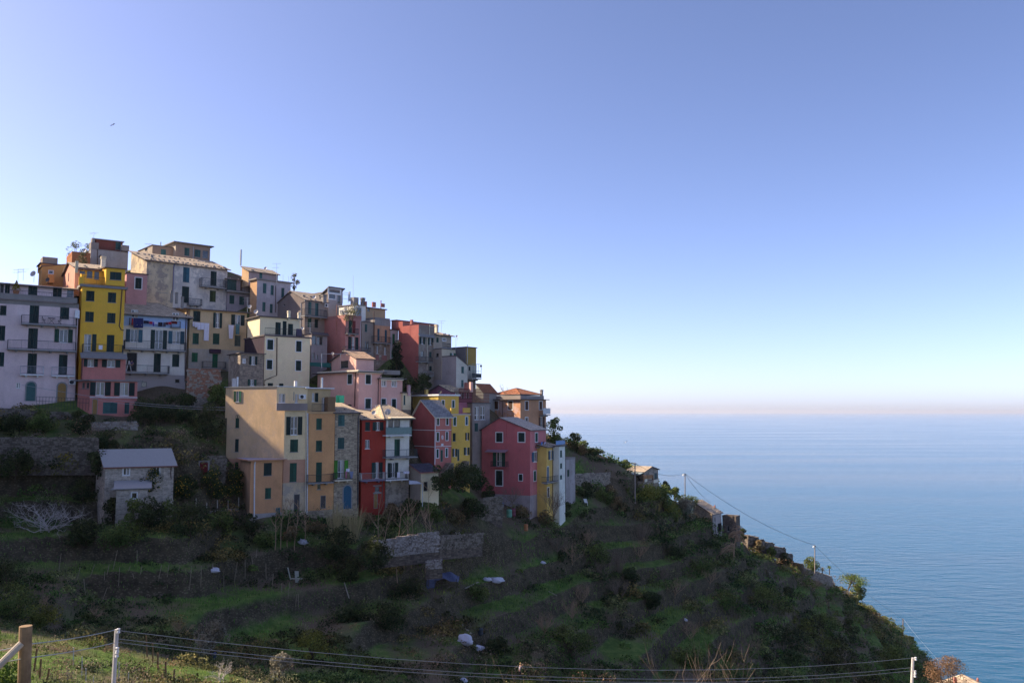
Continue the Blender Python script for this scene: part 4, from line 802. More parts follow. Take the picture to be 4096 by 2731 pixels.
# little stone house on the near slope ---------------------------------
d = House('stone_cottage', 'small stone cottage with plain grey roof and white framed windows, alone on the slope', 66, 'house')
o = d.vol('M', 985, 738, 1120, xr=1632, xl=900, D=95, sh=-42, mat=STC, smat=STC, F='ws 1160 755 1216 822;ws 1442 748 1500 820', roof=('gable', dict(m=simple((.36, .34, .33), .8, name='grey_sheet_roof', var=.06), rise=1.7, ov=.3, rf=.55, e=simple((.20, .08, .06), .7, name='red_brown_gutter'))), foot=3)
o2 = d.vol('M', 1092, 965, 1130, xr=1390, D=93.4, mat=STC, dep=2.2, F='ks 1238 988 1288 1044', foot=2); d.slabroof(o2, 'M', 1045, 1420, 958, 962, .25, simple((.36, .34, .33), .8, name='grey_sheet_roof', var=.06))
rb = MB(); A_ = o2.A; q0 = [A_(-.3, -.3, o2.z1), A_(o2.W + .4, -.3, o2.z1), A_(o2.W + .4, 2.2, o2.z1 + .75), A_(-.3, 2.2, o2.z1 + .75)]
rb.face([p_ + V(0, 0, .16) for p_ in q0]); rb.face([p_ + V(0, 0, .13) for p_ in q0[::-1]]); 
for j in range(4): rb.face([q0[j] + V(0, 0, .13), q0[(j + 1) % 4] + V(0, 0, .13), q0[(j + 1) % 4] + V(0, 0, .16), q0[j] + V(0, 0, .16)])
rb.build('annex_roof', [simple((.36, .34, .33), .8, name='grey_sheet_roof', var=.06)], d.root); d.pipe(o, 'M', [(1612, 738), (1606, 800), (1610, 860)])
# cottages on the cape --------------------------------------------------
a = House('stone_cottage', 'stone cottage with tan gabled roof and green shutter at the top of the cape', 30, 'house')
o = a.vol('S', 1112, 752, 870, xr=1262, xl=930, D=157, mat=STP, smat=STN, F='c:t 1222 760 1250 830', roof=('gablex', dict(m=R_STONE, rise=.75, ov=.3, stones=0)), foot=4)
rb = MB(); q0 = [P(*nat('S', x_, y_), dd) for x_, y_, dd in ((700, 706, 162), (850, 735, 160), (830, 765, 157), (745, 762, 157))]; rb.face(q0); rb.face([p_ - V(0, 0, .15) for p_ in q0[::-1]])
for j in range(4): rb.face([q0[j] - V(0, 0, .15), q0[(j + 1) % 4] - V(0, 0, .15), q0[(j + 1) % 4], q0[j]])
rb.build('tiled_roof', [R_TERRA], a.root); ob = a.vol('S', 690, 760, 880, xr=830, D=158.5, mat=STN, dep=3, foot=3)
o2 = a.vol('S', 862, 808, 880, xr=975, D=153.5, mat=STN, dep=2.5, foot=3, roof=('flat', dict(m=M_WOOD, ov=.1, th=.12))); a.slabroof(o, 'S', 920, 1110, 752, 775, 2.2, simple((.32, .38, .36), .7, name='sheet_awning'), fc='S')
o3 = a.vol('S', 1100, 855, 960, xr=1268, D=154.5, mat=STN, dep=3, foot=4)
for x_ in (1110, 1150, 1206): a.box(o3, 'S', x_, 782, x_ + 7, 860, .05, 'post', M_WOOD, d0=-.15)
a.box(o3, 'S', 1112, 784, 1200, 822, .02, 'cane_screen', simple((.36, .18, .08), .9, name='cane'), d0=-.12); a.box(o3, 'S', 1206, 830, 1262, 862, .03, 'white_rail', M_CREAM, d0=-.05); a.box(o3, 'S', 1122, 822, 1158, 852, .03, 'white_rail', M_CREAM, d0=-.05)
b = House('stone_cottage', 'ruined looking stone cottage with tan slab roof low on the cape', 38, 'house')
o = b.vol('S', 1838, 1192, 1395, xr=1925, xl=1630, D=168, mat=STL, smat=STN, F='k 1850 1222 1862 1270;k 1852 1290 1864 1360;d:k 1884 1282 1928 1380', S='', roof=('shed', dict(m=R_STONE, rise=2.2, ov=.3, stones=.7, rows=(.2, 1.3, 2.6, 3.8))), foot=4)
b.chimney('S', 1852, 1095, 1150, 12, 172, BRK, cap=False); b.box(o, 'S', 1832, 1190, 1842, 1395, .12, 'corner_post', M_CONC)
b2 = House('stone_hut', 'flat topped stone block adjoining the lower cape cottage', 38, 'house')
o = b2.vol('S', 2076, 1228, 1370, xr=2118, xl=1932, D=170, mat=STD, smat=STD, roof=('parapet', dict(m=STD, hh=.3)), foot=4, S='k 1980 1310 2005 1370')
# ---------------------------------------------------------------- terrain: profiles (depth, image row or height) at columns, measured in view and invented left of it
def zc(py, D): return zat(CX, py, D)
COLS = {
 -4600: [(3, 'z', -2), (20, 'z', 2), (60, 'z', 14), (74, 'z', 48), (86, 'z', 88), (100, 'z', 114), (150, 'z', 122), (400, 'z', 120)],  # columns left of view: unseen hill shaped to shade the valley
 -3000: [(3, 'z', -2), (30, 'z', -4), (60, 'z', 16), (100, 'z', 78), (130, 'z', 104), (200, 'z', 116), (400, 'z', 116)],
 -1500: [(3, 'z', -2), (40, 'z', -9), (70, 'z', -2), (85, 'z', 16), (105, 'z', 46), (120, 'z', 64), (160, 'z', 88), (220, 'z', 90), (400, 'z', 80)],
 -700: [(3, 'z', -2), (12, 'z', -6), (40, 'z', -11), (75, 'z', -7), (90, 'z', 10), (105, 'z', 30), (120, 'z', 40), (150, 'z', 48), (200, 'z', 46), (400, 'z', 40)],
 -330: [(3, 'z', -2), (12, 'z', -6), (40, 'z', -11), (80, 'z', -9), (95, 'z', -2), (105, 'z', 8), (120, 'z', 22), (150, 'z', 32), (200, 'z', 34), (400, 'z', 0)],
 0: [(3, 'z', -2), (9, 'z', -4.2), (20, 'z', -8.5), (38, 2740), (52, 2600), (66, 2440), (78, 2280), (88, 2090), (96, 1960), (100, 1745), (105, 1690), (109, 1610), (113, 1560), (124, 1190), (140, 1175), (160, 1200), (200, 1300), (400, 'z', -60)],
 300: [(3, 'z', -2), (9, 'z', -4.4), (20, 'z', -8.8), (40, 2740), (56, 2590), (70, 2480), (80, 2310), (86, 2240), (90, 2090), (93, 2035), (96, 2015), (99.5, 1745), (104, 1730), (109, 1640), (114, 1560), (124, 1150), (140, 1120), (165, 1150), (200, 1180), (400, 'z', -90)],
 500: [(3, 'z', -2), (9, 'z', -4.6), (20, 'z', -9), (42, 2740), (58, 2600), (70, 2520), (79, 2380), (85, 2300), (89, 2120), (92, 2045), (97, 2005), (100, 1790), (105, 1715), (110, 1690), (117, 1600), (119, 1560), (126, 1280), (140, 1085), (160, 1075), (200, 1200), (400, 'z', -100)],
 760: [(3, 'z', -2), (9, 'z', -4.6), (20, 'z', -9.2), (46, 2740), (60, 2640), (72, 2540), (79, 2460), (86, 2320), (90.5, 2110), (94, 2035), (99, 2005), (103, 1760), (110, 1710), (119, 1630), (125, 1560), (131, 1330), (137, 1225), (146, 1070), (160, 1070), (200, 1220), (400, 'z', -104)],
 930: [(3, 'z', -2), (9, 'z', -4.6), (20, 'z', -9.4), (50, 2740), (64, 2640), (76, 2540), (84, 2440), (92, 2280), (98, 2130), (103, 2080), (108, 1860), (116, 1650), (118, 1570), (129, 1490), (134, 1320), (139, 1230), (148, 1090), (160, 1090), (200, 1250), (400, 'z', -104)],
 1150: [(3, 'z', -2), (9, 'z', -4.6), (20, 'z', -9.6), (58, 2740), (70, 2640), (80, 2540), (88, 2420), (95, 2300), (101, 2170), (105, 2085), (112, 1980), (118, 1650), (124.5, 1550), (129, 1510), (133, 1380), (141, 1210), (150, 1210), (165, 1240), (200, 1380), (400, 'z', -104)],
 1440: [(3, 'z', -2), (9, 'z', -4.6), (20, 'z', -9.8), (64, 2740), (76, 2640), (86, 2520), (92, 2420), (97, 2330), (101.5, 2235), (102.5, 2160), (107, 2110), (111.5, 2080), (114, 2000), (119, 1690), (128, 1610), (133, 1530), (137, 1440), (141, 1340), (150, 1330), (165, 1350), (200, 1480), (400, 'z', -104)],
 1600: [(3, 'z', -2), (9, 'z', -4.7), (20, 'z', -9.9), (67, 2740), (79, 2640), (90, 2520), (96, 2400), (101, 2300), (104.5, 2225), (106, 2150), (110, 2100), (115, 2065), (117.5, 1960), (121.5, 1700), (129, 1610), (133, 1530), (137, 1440), (141, 1350), (150, 1350), (165, 1370), (200, 1500), (400, 'z', -104)],
 1700: [(3, 'z', -2), (9, 'z', -4.8), (20, 'z', -10), (70, 2740), (82, 2640), (92, 2520), (99, 2400), (104, 2290), (107, 2220), (108.5, 2120), (111, 2010), (113.5, 1972), (118, 1940), (124.5, 1878), (128, 1800), (132, 1640), (136, 1550), (139, 1500), (148, 1460), (165, 1470), (200, 1600), (400, 'z', -104)],
 1900: [(3, 'z', -2), (9, 'z', -5), (20, 'z', -10.5), (78, 2740), (88, 2640), (98, 2510), (106, 2380), (112, 2260), (116, 2190), (118, 2090), (121, 2010), (127, 1985), (134, 1968), (136.5, 1810), (139, 1650), (150, 1580), (165, 1580), (200, 1720), (400, 'z', -104)],
 2080: [(3, 'z', -2), (9, 'z', -5), (20, 'z', -11), (84, 2740), (94, 2630), (104, 2490), (112, 2360), (120, 2230), (126, 2120), (130, 2060), (138, 1960), (150, 1780), (158, 1700), (172, 1740), (200, 1900), (260, 'z', -100), (400, 'z', -104)],
 2200: [(3, 'z', -2), (9, 'z', -5), (20, 'z', -11), (88, 2740), (98, 2620), (108, 2480), (116, 2360), (124, 2230), (130, 2120), (134, 2080), (140, 1980), (150, 1850), (158, 1760), (165, 1760), (185, 1860), (260, 'z', -100), (400, 'z', -104)],
 2320: [(3, 'z', -2), (9, 'z', -5), (20, 'z', -11), (92, 2740), (102, 2620), (112, 2480), (121, 2350), (130, 2210), (136, 2100), (142, 1990), (150, 1930), (156, 1820), (164, 1780), (170, 1790), (200, 2000), (255, 'z', -100), (400, 'z', -104)],
 2450: [(3, 'z', -2), (9, 'z', -5), (20, 'z', -12), (96, 2740), (106, 2620), (117, 2470), (127, 2330), (136, 2190), (143, 2070), (149, 1985), (152, 1900), (156, 1865), (164, 1845), (172, 1880), (200, 2060), (255, 'z', -100), (400, 'z', -104)],
 2600: [(3, 'z', -2), (9, 'z', -5), (20, 'z', -12), (100, 2740), (112, 2610), (124, 2450), (134, 2300), (143, 2150), (150, 2030), (154, 1950), (158, 1925), (166, 1930), (180, 2030), (210, 2230), (255, 'z', -100), (400, 'z', -104)],
 2760: [(3, 'z', -2), (9, 'z', -5), (20, 'z', -12), (106, 2740), (118, 2610), (131, 2450), (143, 2300), (154, 2150), (163, 2050), (172, 2005), (180, 2040), (215, 2260), (258, 'z', -100), (400, 'z', -104)],
 2900: [(3, 'z', -2), (9, 'z', -5), (20, 'z', -12), (112, 2740), (126, 2600), (140, 2430), (152, 2280), (160, 2200), (166, 2132), (174, 2122), (182, 2130), (215, 2330), (262, 'z', -100), (400, 'z', -104)],
 3050: [(3, 'z', -2), (9, 'z', -5), (20, 'z', -12), (118, 2740), (134, 2590), (150, 2440), (163, 2330), (174, 2250), (182, 2185), (188, 2185), (220, 2380), (268, 'z', -100), (400, 'z', -104)],
 3200: [(3, 'z', -2), (9, 'z', -5), (20, 'z', -12), (124, 2740), (142, 2590), (160, 2460), (172, 2370), (178, 2330), (186, 2300), (192, 2262), (198, 2262), (230, 2450), (275, 'z', -100), (400, 'z', -104)],
 3330: [(3, 'z', -2), (9, 'z', -5), (20, 'z', -12), (130, 2740), (150, 2600), (170, 2490), (188, 2410), (200, 2350), (206, 2322), (212, 2325), (240, 2500), (282, 'z', -100), (400, 'z', -104)],
 3450: [(3, 'z', -2), (9, 'z', -5), (20, 'z', -12), (138, 2740), (160, 2620), (185, 2510), (205, 2450), (218, 2415), (226, 2415), (250, 2560), (288, 'z', -100), (400, 'z', -104)],
 3600: [(3, 'z', -2), (9, 'z', -5), (20, 'z', -12), (150, 2740), (175, 2670), (200, 2610), (225, 2570), (244, 2540), (250, 2545), (270, 2660), (290, 'z', -100), (400, 'z', -104)],
 3700: [(3, 'z', -2), (9, 'z', -5), (20, 'z', -12), (160, 2770), (190, 2730), (225, 2680), (255, 2630), (262, 2640), (290, 'z', -100), (400, 'z', -104)],
 3800: [(3, 'z', -2), (9, 'z', -5), (20, 'z', -9), (35, 'z', -13), (60, 'z', -22), (140, 'z', -62), (230, 'z', -90), (270, 'z', -100), (400, 'z', -104)],
 4000: [(3, 'z', -2), (9, 'z', -5), (20, 'z', -9), (40, 'z', -15.5), (55, 'z', -19), (70, 'z', -30), (140, 'z', -68), (220, 'z', -96), (260, 'z', -103), (400, 'z', -104)],
 4300: [(3, 'z', -2), (9, 'z', -5), (20, 'z', -9), (40, 'z', -15.5), (55, 'z', -19), (70, 'z', -32), (140, 'z', -74), (200, 'z', -100), (400, 'z', -104)],
 6400: [(3, 'z', -2), (9, 'z', -5), (20, 'z', -8), (50, 'z', -20), (80, 'z', -45), (140, 'z', -90), (180, 'z', -104), (400, 'z', -104)],
}
TPX = np.arange(-4600, 6401, 20.0); TD = np.arange(0, 400.1, .5)
def _mk():
    keys = sorted(COLS); rows = []
    for k in keys:
        d = [a[0] for a in COLS[k]]; z = [a[2] if len(a) == 3 else zc(a[1], a[0]) for a in COLS[k]]
        rows.append(np.interp(TD, d, z))
    rows = np.array(rows); out = np.empty((len(TPX), len(TD)))
    for j in range(len(TD)): out[:, j] = np.interp(TPX, keys, rows[:, j])
    for _ in range(2):
        a = np.pad(out, ((2, 2), (0, 0)), mode='edge'); out = (a[:-4] + a[1:-3] + a[2:-2] + a[3:-1] + a[4:]) / 5
    return out
TAB = _mk()
def vnoise(x, y, seed=0):
    xi = np.floor(x).astype(np.int64); yi = np.floor(y).astype(np.int64); fx = x - xi; fy = y - yi
    fx = fx * fx * (3 - 2 * fx); fy = fy * fy * (3 - 2 * fy)
    def hsh(a, b):
        h = (a * 374761393 + b * 668265263 + seed * 1442695041) & 0xffffffff
        h = ((h ^ (h >> 13)) * 1274126177) & 0xffffffff
        return ((h ^ (h >> 16)) & 0xffff) / 65535.0
    return (hsh(xi, yi) * (1 - fx) + hsh(xi + 1, yi) * fx) * (1 - fy) + (hsh(xi, yi + 1) * (1 - fx) + hsh(xi + 1, yi + 1) * fx) * fy
def fbm(x, y, sc, seed=0, o=4):
    r = 0; a = .5
    for i in range(o): r = r + a * (vnoise(x / sc, y / sc, seed + i) - .5); a *= .5; sc *= .5
    return r
def height(x, y):
    x = np.asarray(x, float); y = np.maximum(np.asarray(y, float), 1e-3)
    px = np.clip(CX + FP * x / y, TPX[0], TPX[-1] - .01); d = np.clip(y, 0, TD[-1] - .01)
    i = ((px - TPX[0]) / 20).astype(int); j = (d / .5).astype(int); fi = (px - TPX[0]) / 20 - i; fj = d / .5 - j
    z = (TAB[i, j] * (1 - fi) + TAB[i + 1, j] * fi) * (1 - fj) + (TAB[i, j + 1] * (1 - fi) + TAB[i + 1, j + 1] * fi) * fj
    st = 3.0; w = z + 2.2 * fbm(x, y, 22, 3, 2)
    f = w / st - np.floor(w / st)
    s = np.clip((f - .62) / .3, 0, 1); s = s * s * (3 - 2 * s)
    tz = (np.floor(w / st) + s * .93 + f * .07) * st - (w - z) - .5 * st
    m = np.clip((y - 60) / 15, 0, 1) * np.clip((z + 98) / 10, 0, 1) * np.clip((px + 500) / 300, 0, 1) * .85 * np.clip((np.interp(px, [-300, 300, 900, 1150, 1640, 1900, 2100, 2300, 2500, 4000], [104, 104, 103, 104, 110, 117, 124, 137, 150, 400]) - y) / 5, 0, 1)
    z = z * (1 - m) + tz * m
    z = z + fbm(x, y, 5, 11, 3) * .8 * np.clip((y - 15) / 30, 0, 1)
    return np.where(y > 4, z, np.minimum(z, -1.9))
def H1(x, y): return float(height(np.array([x]), np.array([y]))[0])
def G(px, py, lo=20, hi=300):
    """first ground point met along the measured ray"""
    r = ray(px, py); d = np.arange(lo, hi, .25); x = d * r[0] / r[1]; z = d * r[2] / r[1]; h = height(x, d)
    k = np.argmax(h > z)
    if not (h > z).any(): k = len(d) - 1
    return Vector((x[k], d[k], h[k]))
def GD(px, D):
    x = (px - CX) / FP * D / CT; return Vector((x, D, H1(x, D)))
# ground sheet
def ground_material():
    m, nt, b = newmat('hillside'); b.inputs['Roughness'].default_value = 1; b.inputs['Specular IOR Level'].default_value = .05
    co = objco(nt); g = nt.nodes.new('ShaderNodeNewGeometry'); sx = nt.nodes.new('ShaderNodeSeparateXYZ'); nt.links.new(g.outputs['True Normal'], sx.inputs[0])
    n1 = noise(nt, co, .09, 6, .6); n2 = noise(nt, co, .9, 6, .7); n3 = noise(nt, co, 6, 4, .7)
    grass = ramp(nt, n2, [(.3, (.065, .105, .03)), (.5, (.10, .16, .04)), (.7, (.19, .23, .07))])
    soil = ramp(nt, n3, [(.3, (.085, .066, .046)), (.7, (.22, .17, .115))])
    vr = nd(nt, 'ShaderNodeTexVoronoi', i_Scale=3.2); vr.feature = 'F1'; nt.links.new(objco(nt, (1, 1, 1.8)), vr.inputs['Vector'])
    stn = mixc(nt, 1.0, ramp(nt, vr.outputs['Distance'], [(.05, (.28, .24, .18)), (.45, (.12, .10, .068))]), ramp(nt, n2, [(.3, (.35, .35, .33)), (.7, (1.0, .97, .9))]), 'MULTIPLY')
    base = mixc(nt, ramp(nt, n1, [(.44, (0, 0, 0)), (.56, (1, 1, 1))]), soil, grass)
    f = ramp(nt, sx.outputs['Z'], [(.62, (1, 1, 1)), (.8, (0, 0, 0))])
    nt.links.new(mixc(nt, f, base, stn), b.inputs['Base Color']); bump(nt, b, n3, .8, .12); return m
tg = np.concatenate([np.arange(-2.0, -.68, .02), np.arange(-.68, .68, .0021), np.arange(.68, 1.3, .03)])
dg = np.concatenate([np.arange(2.5, 40, .75), np.arange(40, 185, .3), np.arange(185, 300, .9), np.arange(300, 380, 10)])
T_, D_ = np.meshgrid(tg, dg, indexing='ij'); X_ = T_ * D_; Z_ = height(X_, D_)
nv = T_.shape; idx = np.arange(nv[0] * nv[1]).reshape(nv)
qd = np.stack([idx[:-1, :-1], idx[1:, :-1], idx[1:, 1:], idx[:-1, 1:]], -1).reshape(-1, 4)
land = big_mesh('terrain', np.stack([X_, D_, Z_], -1).reshape(-1, 3), qd, ground_material()); tag(land, 'terraced hillside falling to the sea', None, None, 'structure')
# sea
def sea_material():
    m, nt, b = newmat('sea_water'); b.inputs['Base Color'].default_value = (.006, .045, .10, 1); b.inputs['Roughness'].default_value = .12; b.inputs['IOR'].default_value = 1.33; b.inputs['Specular IOR Level'].default_value = .38
    co = objco(nt, (.055, .14, 1)); a = noise(nt, co, 1, 8, .6); c2 = objco(nt, (.0011, .006, 1), (3, 1, 0)); l = noise(nt, c2, 1, 4, .55)
    h = mixc(nt, .04, a, l); bump(nt, b, h, .5, 2.6)
    nt.links.new(ramp(nt, l, [(.35, (.003, .070, .135)), (.65, (.007, .098, .18))]), b.inputs['Base Color'])
    rr = ramp(nt, l, [(.35, (.10,) * 3), (.65, (.17,) * 3)]); nt.links.new(rr, b.inputs['Roughness']); return m
mb = MB(); R_ = 60000; mb.face([V(-R_, -2000, SEA), V(R_, -2000, SEA), V(R_, R_, SEA), V(-R_, R_, SEA)]); sea = mb.build('sea', [sea_material()]); tag(sea, 'calm blue sea reaching the horizon', None, None, 'structure')
# ---------------------------------------------------------------- plants
def leaf_quads(cent, size, n_per=1, flat=.0, up=0.):
    """cent (n,3), size (n,) -> verts, quads : one randomly turned quad per centre"""
    n = len(cent); d = RNG.normal(size=(n, 3)); d[:, 2] += up; d /= np.linalg.norm(d, axis=1)[:, None]
    r = RNG.normal(size=(n, 3)); t = np.cross(d, r); t /= np.maximum(np.linalg.norm(t, axis=1), 1e-6)[:, None]; b = np.cross(d, t)
    s = size[:, None] * .5; k = RNG.uniform(.45, 1., (n, 1))
    v = np.stack([cent - t * s - b * s * k * .3, cent - b * s * k, cent + t * s, cent + b * s * k], 1).reshape(-1, 3)
    return v, np.arange(4 * n).reshape(n, 4)
def blade_quads(base, hgt, lean, w):
    n = len(base); a = RNG.uniform(0, 6.283, n); l = np.stack([np.cos(a), np.sin(a)], 1) * lean[:, None]
    tip = base + np.stack([l[:, 0], l[:, 1], hgt], 1); s = np.stack([-np.sin(a), np.cos(a), np.zeros(n)], 1) * w[:, None] * .5
    v = np.stack([base - s, base + s, tip + s * .4, tip - s * .4], 1).reshape(-1, 3)
    return v, np.arange(4 * n).reshape(n, 4)
def local_obj(name, v, q, mat, root):
    o = big_mesh(name, v - np.array(root.location), q, mat); o.parent = root; return o
LF = {'dark': leafmat((.026, .042, .018), (.07, .095, .034)), 'mid': leafmat((.06, .105, .028), (.15, .20, .055)), 'olive': leafmat((.085, .10, .055), (.17, .18, .10)), 'yellow': leafmat((.16, .15, .02), (.26, .22, .03)),
      'lime': leafmat((.10, .13, .03), (.22, .24, .05)), 'cypress': leafmat((.010, .022, .014), (.022, .038, .02)), 'brown': leafmat((.13, .105, .055), (.27, .215, .115)), 'gold': leafmat((.17, .115, .06), (.22, .15, .09)), 'citrus': leafmat((.016, .034, .012), (.045, .075, .022)), 'dry': leafmat((.14, .11, .06), (.28, .22, .12)), 'silver': leafmat((.16, .17, .13), (.28, .28, .22))}
BARK = simple((.10, .075, .055), .95, name='bark'); PALEBARK = simple((.62, .54, .48), .85, name='pale_bark'); TWIG = simple((.20, .15, .11), .95, name='grey_twigs'); REDTWIG = simple((.36, .24, .15), .95, name='reddish_twigs')
def leafy(name, label, base, h, r, mat, leaf=.22, n=1500, nc=14, trunk=.3, shape=(1, 1, 1), cat='tree', group=None, fruit=None, top=1.0, sink=.3):
    root = empty(name, base, 0, label, cat, group); B = Vector(base)
    cs = []
    for i in range(nc):
        z = random.uniform(trunk, 1.0); f = math.sin(math.pi * min(1, max(.12, (z - trunk) / (1 - trunk) * .86 + .12))) ** .6 * (1 if top > .9 else (1.05 - z * (1 - top)))
        a = random.uniform(0, 6.283); rr = r * f * math.sqrt(random.uniform(.05, 1)) * .8
        cs.append((B.x + math.cos(a) * rr * shape[0], B.y + math.sin(a) * rr * shape[1], B.z + h * z * shape[2], random.uniform(.55, 1.15)))
    mb = MB(); mb.tube([B - V(0, 0, sink), B + V(r * .05, 0, h * trunk * .6), B + V(0, 0, h * max(.25, trunk * 1.2))], [max(.05, h * .03), max(.04, h * .024), max(.03, h * .018)], 6)
    for c in cs[:: max(1, nc // 9)]:
        c0 = B + V(0, 0, h * trunk * random.uniform(.7, 1.1)); e = Vector(c[:3]); mb.tube([c0, c0.lerp(e, .5) + V(0, 0, h * .03), e], [h * .014, h * .009, h * .004], 4, caps=False)
    mb.build('trunk', [BARK], root)
    C = np.array([c[:3] for c in cs]); S = np.array([c[3] for c in cs]); k = RNG.integers(0, nc, n)
    d = RNG.normal(size=(n, 3)); d /= np.linalg.norm(d, axis=1)[:, None]; rad = r * .52 * S[k] * RNG.uniform(.3, 1, n) ** .4
    cen = C[k] + d * rad[:, None] * np.array([1, 1, .8]); v, q = leaf_quads(cen, leaf * RNG.uniform(.6, 1.3, n))
    local_obj('crown', v, q, mat, root)
    if fruit:
        f = MB()
        for i in range(fruit):
            kk = random.randrange(nc); dd = Vector((random.gauss(0, 1), random.gauss(0, 1) - .7, random.gauss(0, .6))).normalized(); p = Vector(C[kk]) + dd * r * .42 * S[kk]; f.lathe(p, [(.01, -.06), (.055, -.03), (.055, .03), (.01, .06)], 5)
        f.build('fruit', [simple((.55, .34, .03), .5, name='citrus_fruit')], root)['kind'] = 'stuff'
    return root
def bare(name, label, base, h, spread, mat, levels=4, nb=4, seed=1, r0=.12, cat='tree', group=None, up=.35, trunk=.25, parent=None, wig=.25, n0=None):
    rg = random.Random(seed); root = empty(name, base, 0, label, cat, group); tk = MB(); br = MB(); B = Vector(base)
    def grow(p, d, L, rad, lv):
        m = br if lv < levels else tk; pts = [p]; q = p; dd = d.copy()
        for i in range(3):
            dd = (dd + Vector((rg.gauss(0, wig), rg.gauss(0, wig), rg.gauss(0, wig * .6) + up * .25))).normalized(); q = q + dd * L / 3; pts.append(q)
        m.tube(pts, [rad, rad * .85, rad * .7, rad * .5], 4 if lv > 1 else 3, caps=False)
        if lv > 0:
            for i in range(nb + (1 if lv > 1 else 0)):
                t = pts[rg.choice([1, 2, 3, 3])]; a = rg.uniform(0, 6.283); s = rg.uniform(.5, 1.1)
                nd_ = (dd + Vector((math.cos(a) * s, math.sin(a) * s, rg.uniform(-.25, .5) + up))).normalized(); grow(t, nd_, L * rg.uniform(.5, .78), rad * .55, lv - 1)
    tk.tube([B - V(0, 0, .4), B + V(0, 0, h * trunk)], [r0 * 1.1, r0], 6)
    for i in range(n0 or nb + 1):
        a = 6.283 * i / (n0 or nb + 1) + rg.uniform(-.4, .4); grow(B + V(0, 0, h * trunk), Vector((math.cos(a) * spread, math.sin(a) * spread, 1)).normalized(), h * .42, r0 * .75, levels - 1)
    tk.build('trunk', [mat], root); br.build('branches', [mat], root); return root
def shoots(name, label, base, h, n, spread, mat, r=.03, seed=1, cat='plant', group=None, twigs=2, part='stems'):
    rg = random.Random(seed); root = empty(name, base, 0, label, cat, group); mb = MB(); B = Vector(base)
    for i in range(n):
        a = rg.uniform(0, 6.283); s = rg.uniform(0, spread); p = B + V(math.cos(a) * s * .4, math.sin(a) * s * .4, -.3); L = h * rg.uniform(.6, 1.05)
        q = p + V(math.cos(a) * s * .35, math.sin(a) * s * .35, L * .5); e = q + V(math.cos(a) * s * .4 + rg.gauss(0, .1), math.sin(a) * s * .4, L * .5); mb.tube([p, q, e], [r, r * .8, r * .4], 4, caps=False)
        for j in range(twigs):
            t = q.lerp(e, rg.uniform(0, .9)); mb.tube([t, t + V(rg.gauss(0, .3), rg.gauss(0, .3), rg.uniform(.2, .6)) * h * .18], [r * .45, r * .25], 3, caps=False)
    mb.build(part, [mat], root); return root
# --- ground cover that nobody could count
def inside(x, y):
    r = np.zeros(len(x), bool)
    for poly in FOOT:
        c = np.ones(len(x), bool); n = len(poly)
        for i in range(n):
            a, b = poly[i], poly[(i + 1) % n]; c &= ((b.x - a.x) * (y - a.y) - (b.y - a.y) * (x - a.x)) > -.25 * math.hypot(b.x - a.x, b.y - a.y)
        r |= c
    return r
def scatter(n, t0=-.68, t1=.7, d0=36, d1=262, pw=.75):
    t = RNG.uniform(t0, t1, n); d = (RNG.uniform(d0 ** pw, d1 ** pw, n)) ** (1 / pw); x, y = t * d, d; z = height(x, y)
    k = (z > SEA + 2) & ~inside(x, y) & ~((z > 6) & (t < .1)) & ~((y > 108) & (t < -.4)) & ~((y > 118) & (t < 0)); return x[k], y[k], z[k]
PATCH = []   # open grassy places: (x, y, radius)
for px, py, rr in ((1050, 2420, 5.5), (900, 2400, 5), (1200, 2440, 4), (760, 2440, 4), (2160, 2430, 4.5), (2100, 2200, 4), (2000, 2330, 5), (2230, 2350, 3), (1750, 2160, 4), (2080, 2480, 3.5), (2480, 2190, 4), (2560, 2330, 2.5), (2730, 2520, 5), (2760, 2590, 4), (3110, 2330, 3.6), (3160, 2335, 3), (1960, 1985, 3), (2330, 1880, 3), (2000, 2470, 4), (2220, 2440, 4), (1980, 2280, 4), (800, 2700, 3), (1150, 2700, 3), (2350, 2350, 3), (2420, 2250, 3.5), (2650, 2440, 4), (2560, 2480, 3), (2700, 2640, 5), (1700, 2330, 3), (1620, 2400, 3), (2300, 2540, 4), (3300, 2450, 4), (2850, 2420, 4), (2950, 2560, 4), (3100, 2480, 4), (1900, 2330, 4), (1960, 2440, 3), (1830, 2440, 3), (1350, 2400, 3), (250, 2250, 4), (450, 2290, 4), (700, 2200, 3), (100, 2180, 3)):
    p_ = G(px, py); PATCH.append((p_.x, p_.y, rr))
def openness(x, y):
    f = np.zeros(len(x))
    for a, b, r in PATCH: f = np.maximum(f, 1 - np.clip((np.hypot(x - a, y - b) / r - .75) / .35, 0, 1))
    return f
def clumps(name, label, n, mat, rad, leaf, per, seed, thr, cond=None, hgt=.8, sink=.1):
    x, y, z = scatter(n); f = fbm(x, y, 14, seed, 3) + .25 * fbm(x, y, 3, seed + 9, 2); k = (f > thr) & (RNG.uniform(0, 1, len(x)) > openness(x, y) * 1.0)
    if cond is not None: k &= cond(x, y, z)
    x, y, z = x[k], y[k], z[k]; m = len(x); S = rad * RNG.uniform(.55, 1.35, m) * np.clip(y / 90, .6, 1.6)
    i = np.repeat(np.arange(m), per); d = RNG.normal(size=(len(i), 3)); d /= np.linalg.norm(d, axis=1)[:, None]; d[:, 2] = np.abs(d[:, 2]); rr = S[i] * RNG.uniform(.35, 1, len(i)) ** .5
    c = np.stack([x[i], y[i], z[i] - sink], 1) + d * rr[:, None] * np.array([1, 1, hgt]); v, q = leaf_quads(c, leaf * RNG.uniform(.6, 1.4, len(i)) * np.clip(y[i] / 90, .6, 1.6))
    o = big_mesh(name, v, q, mat); return tag(o, label, None, None, 'stuff')
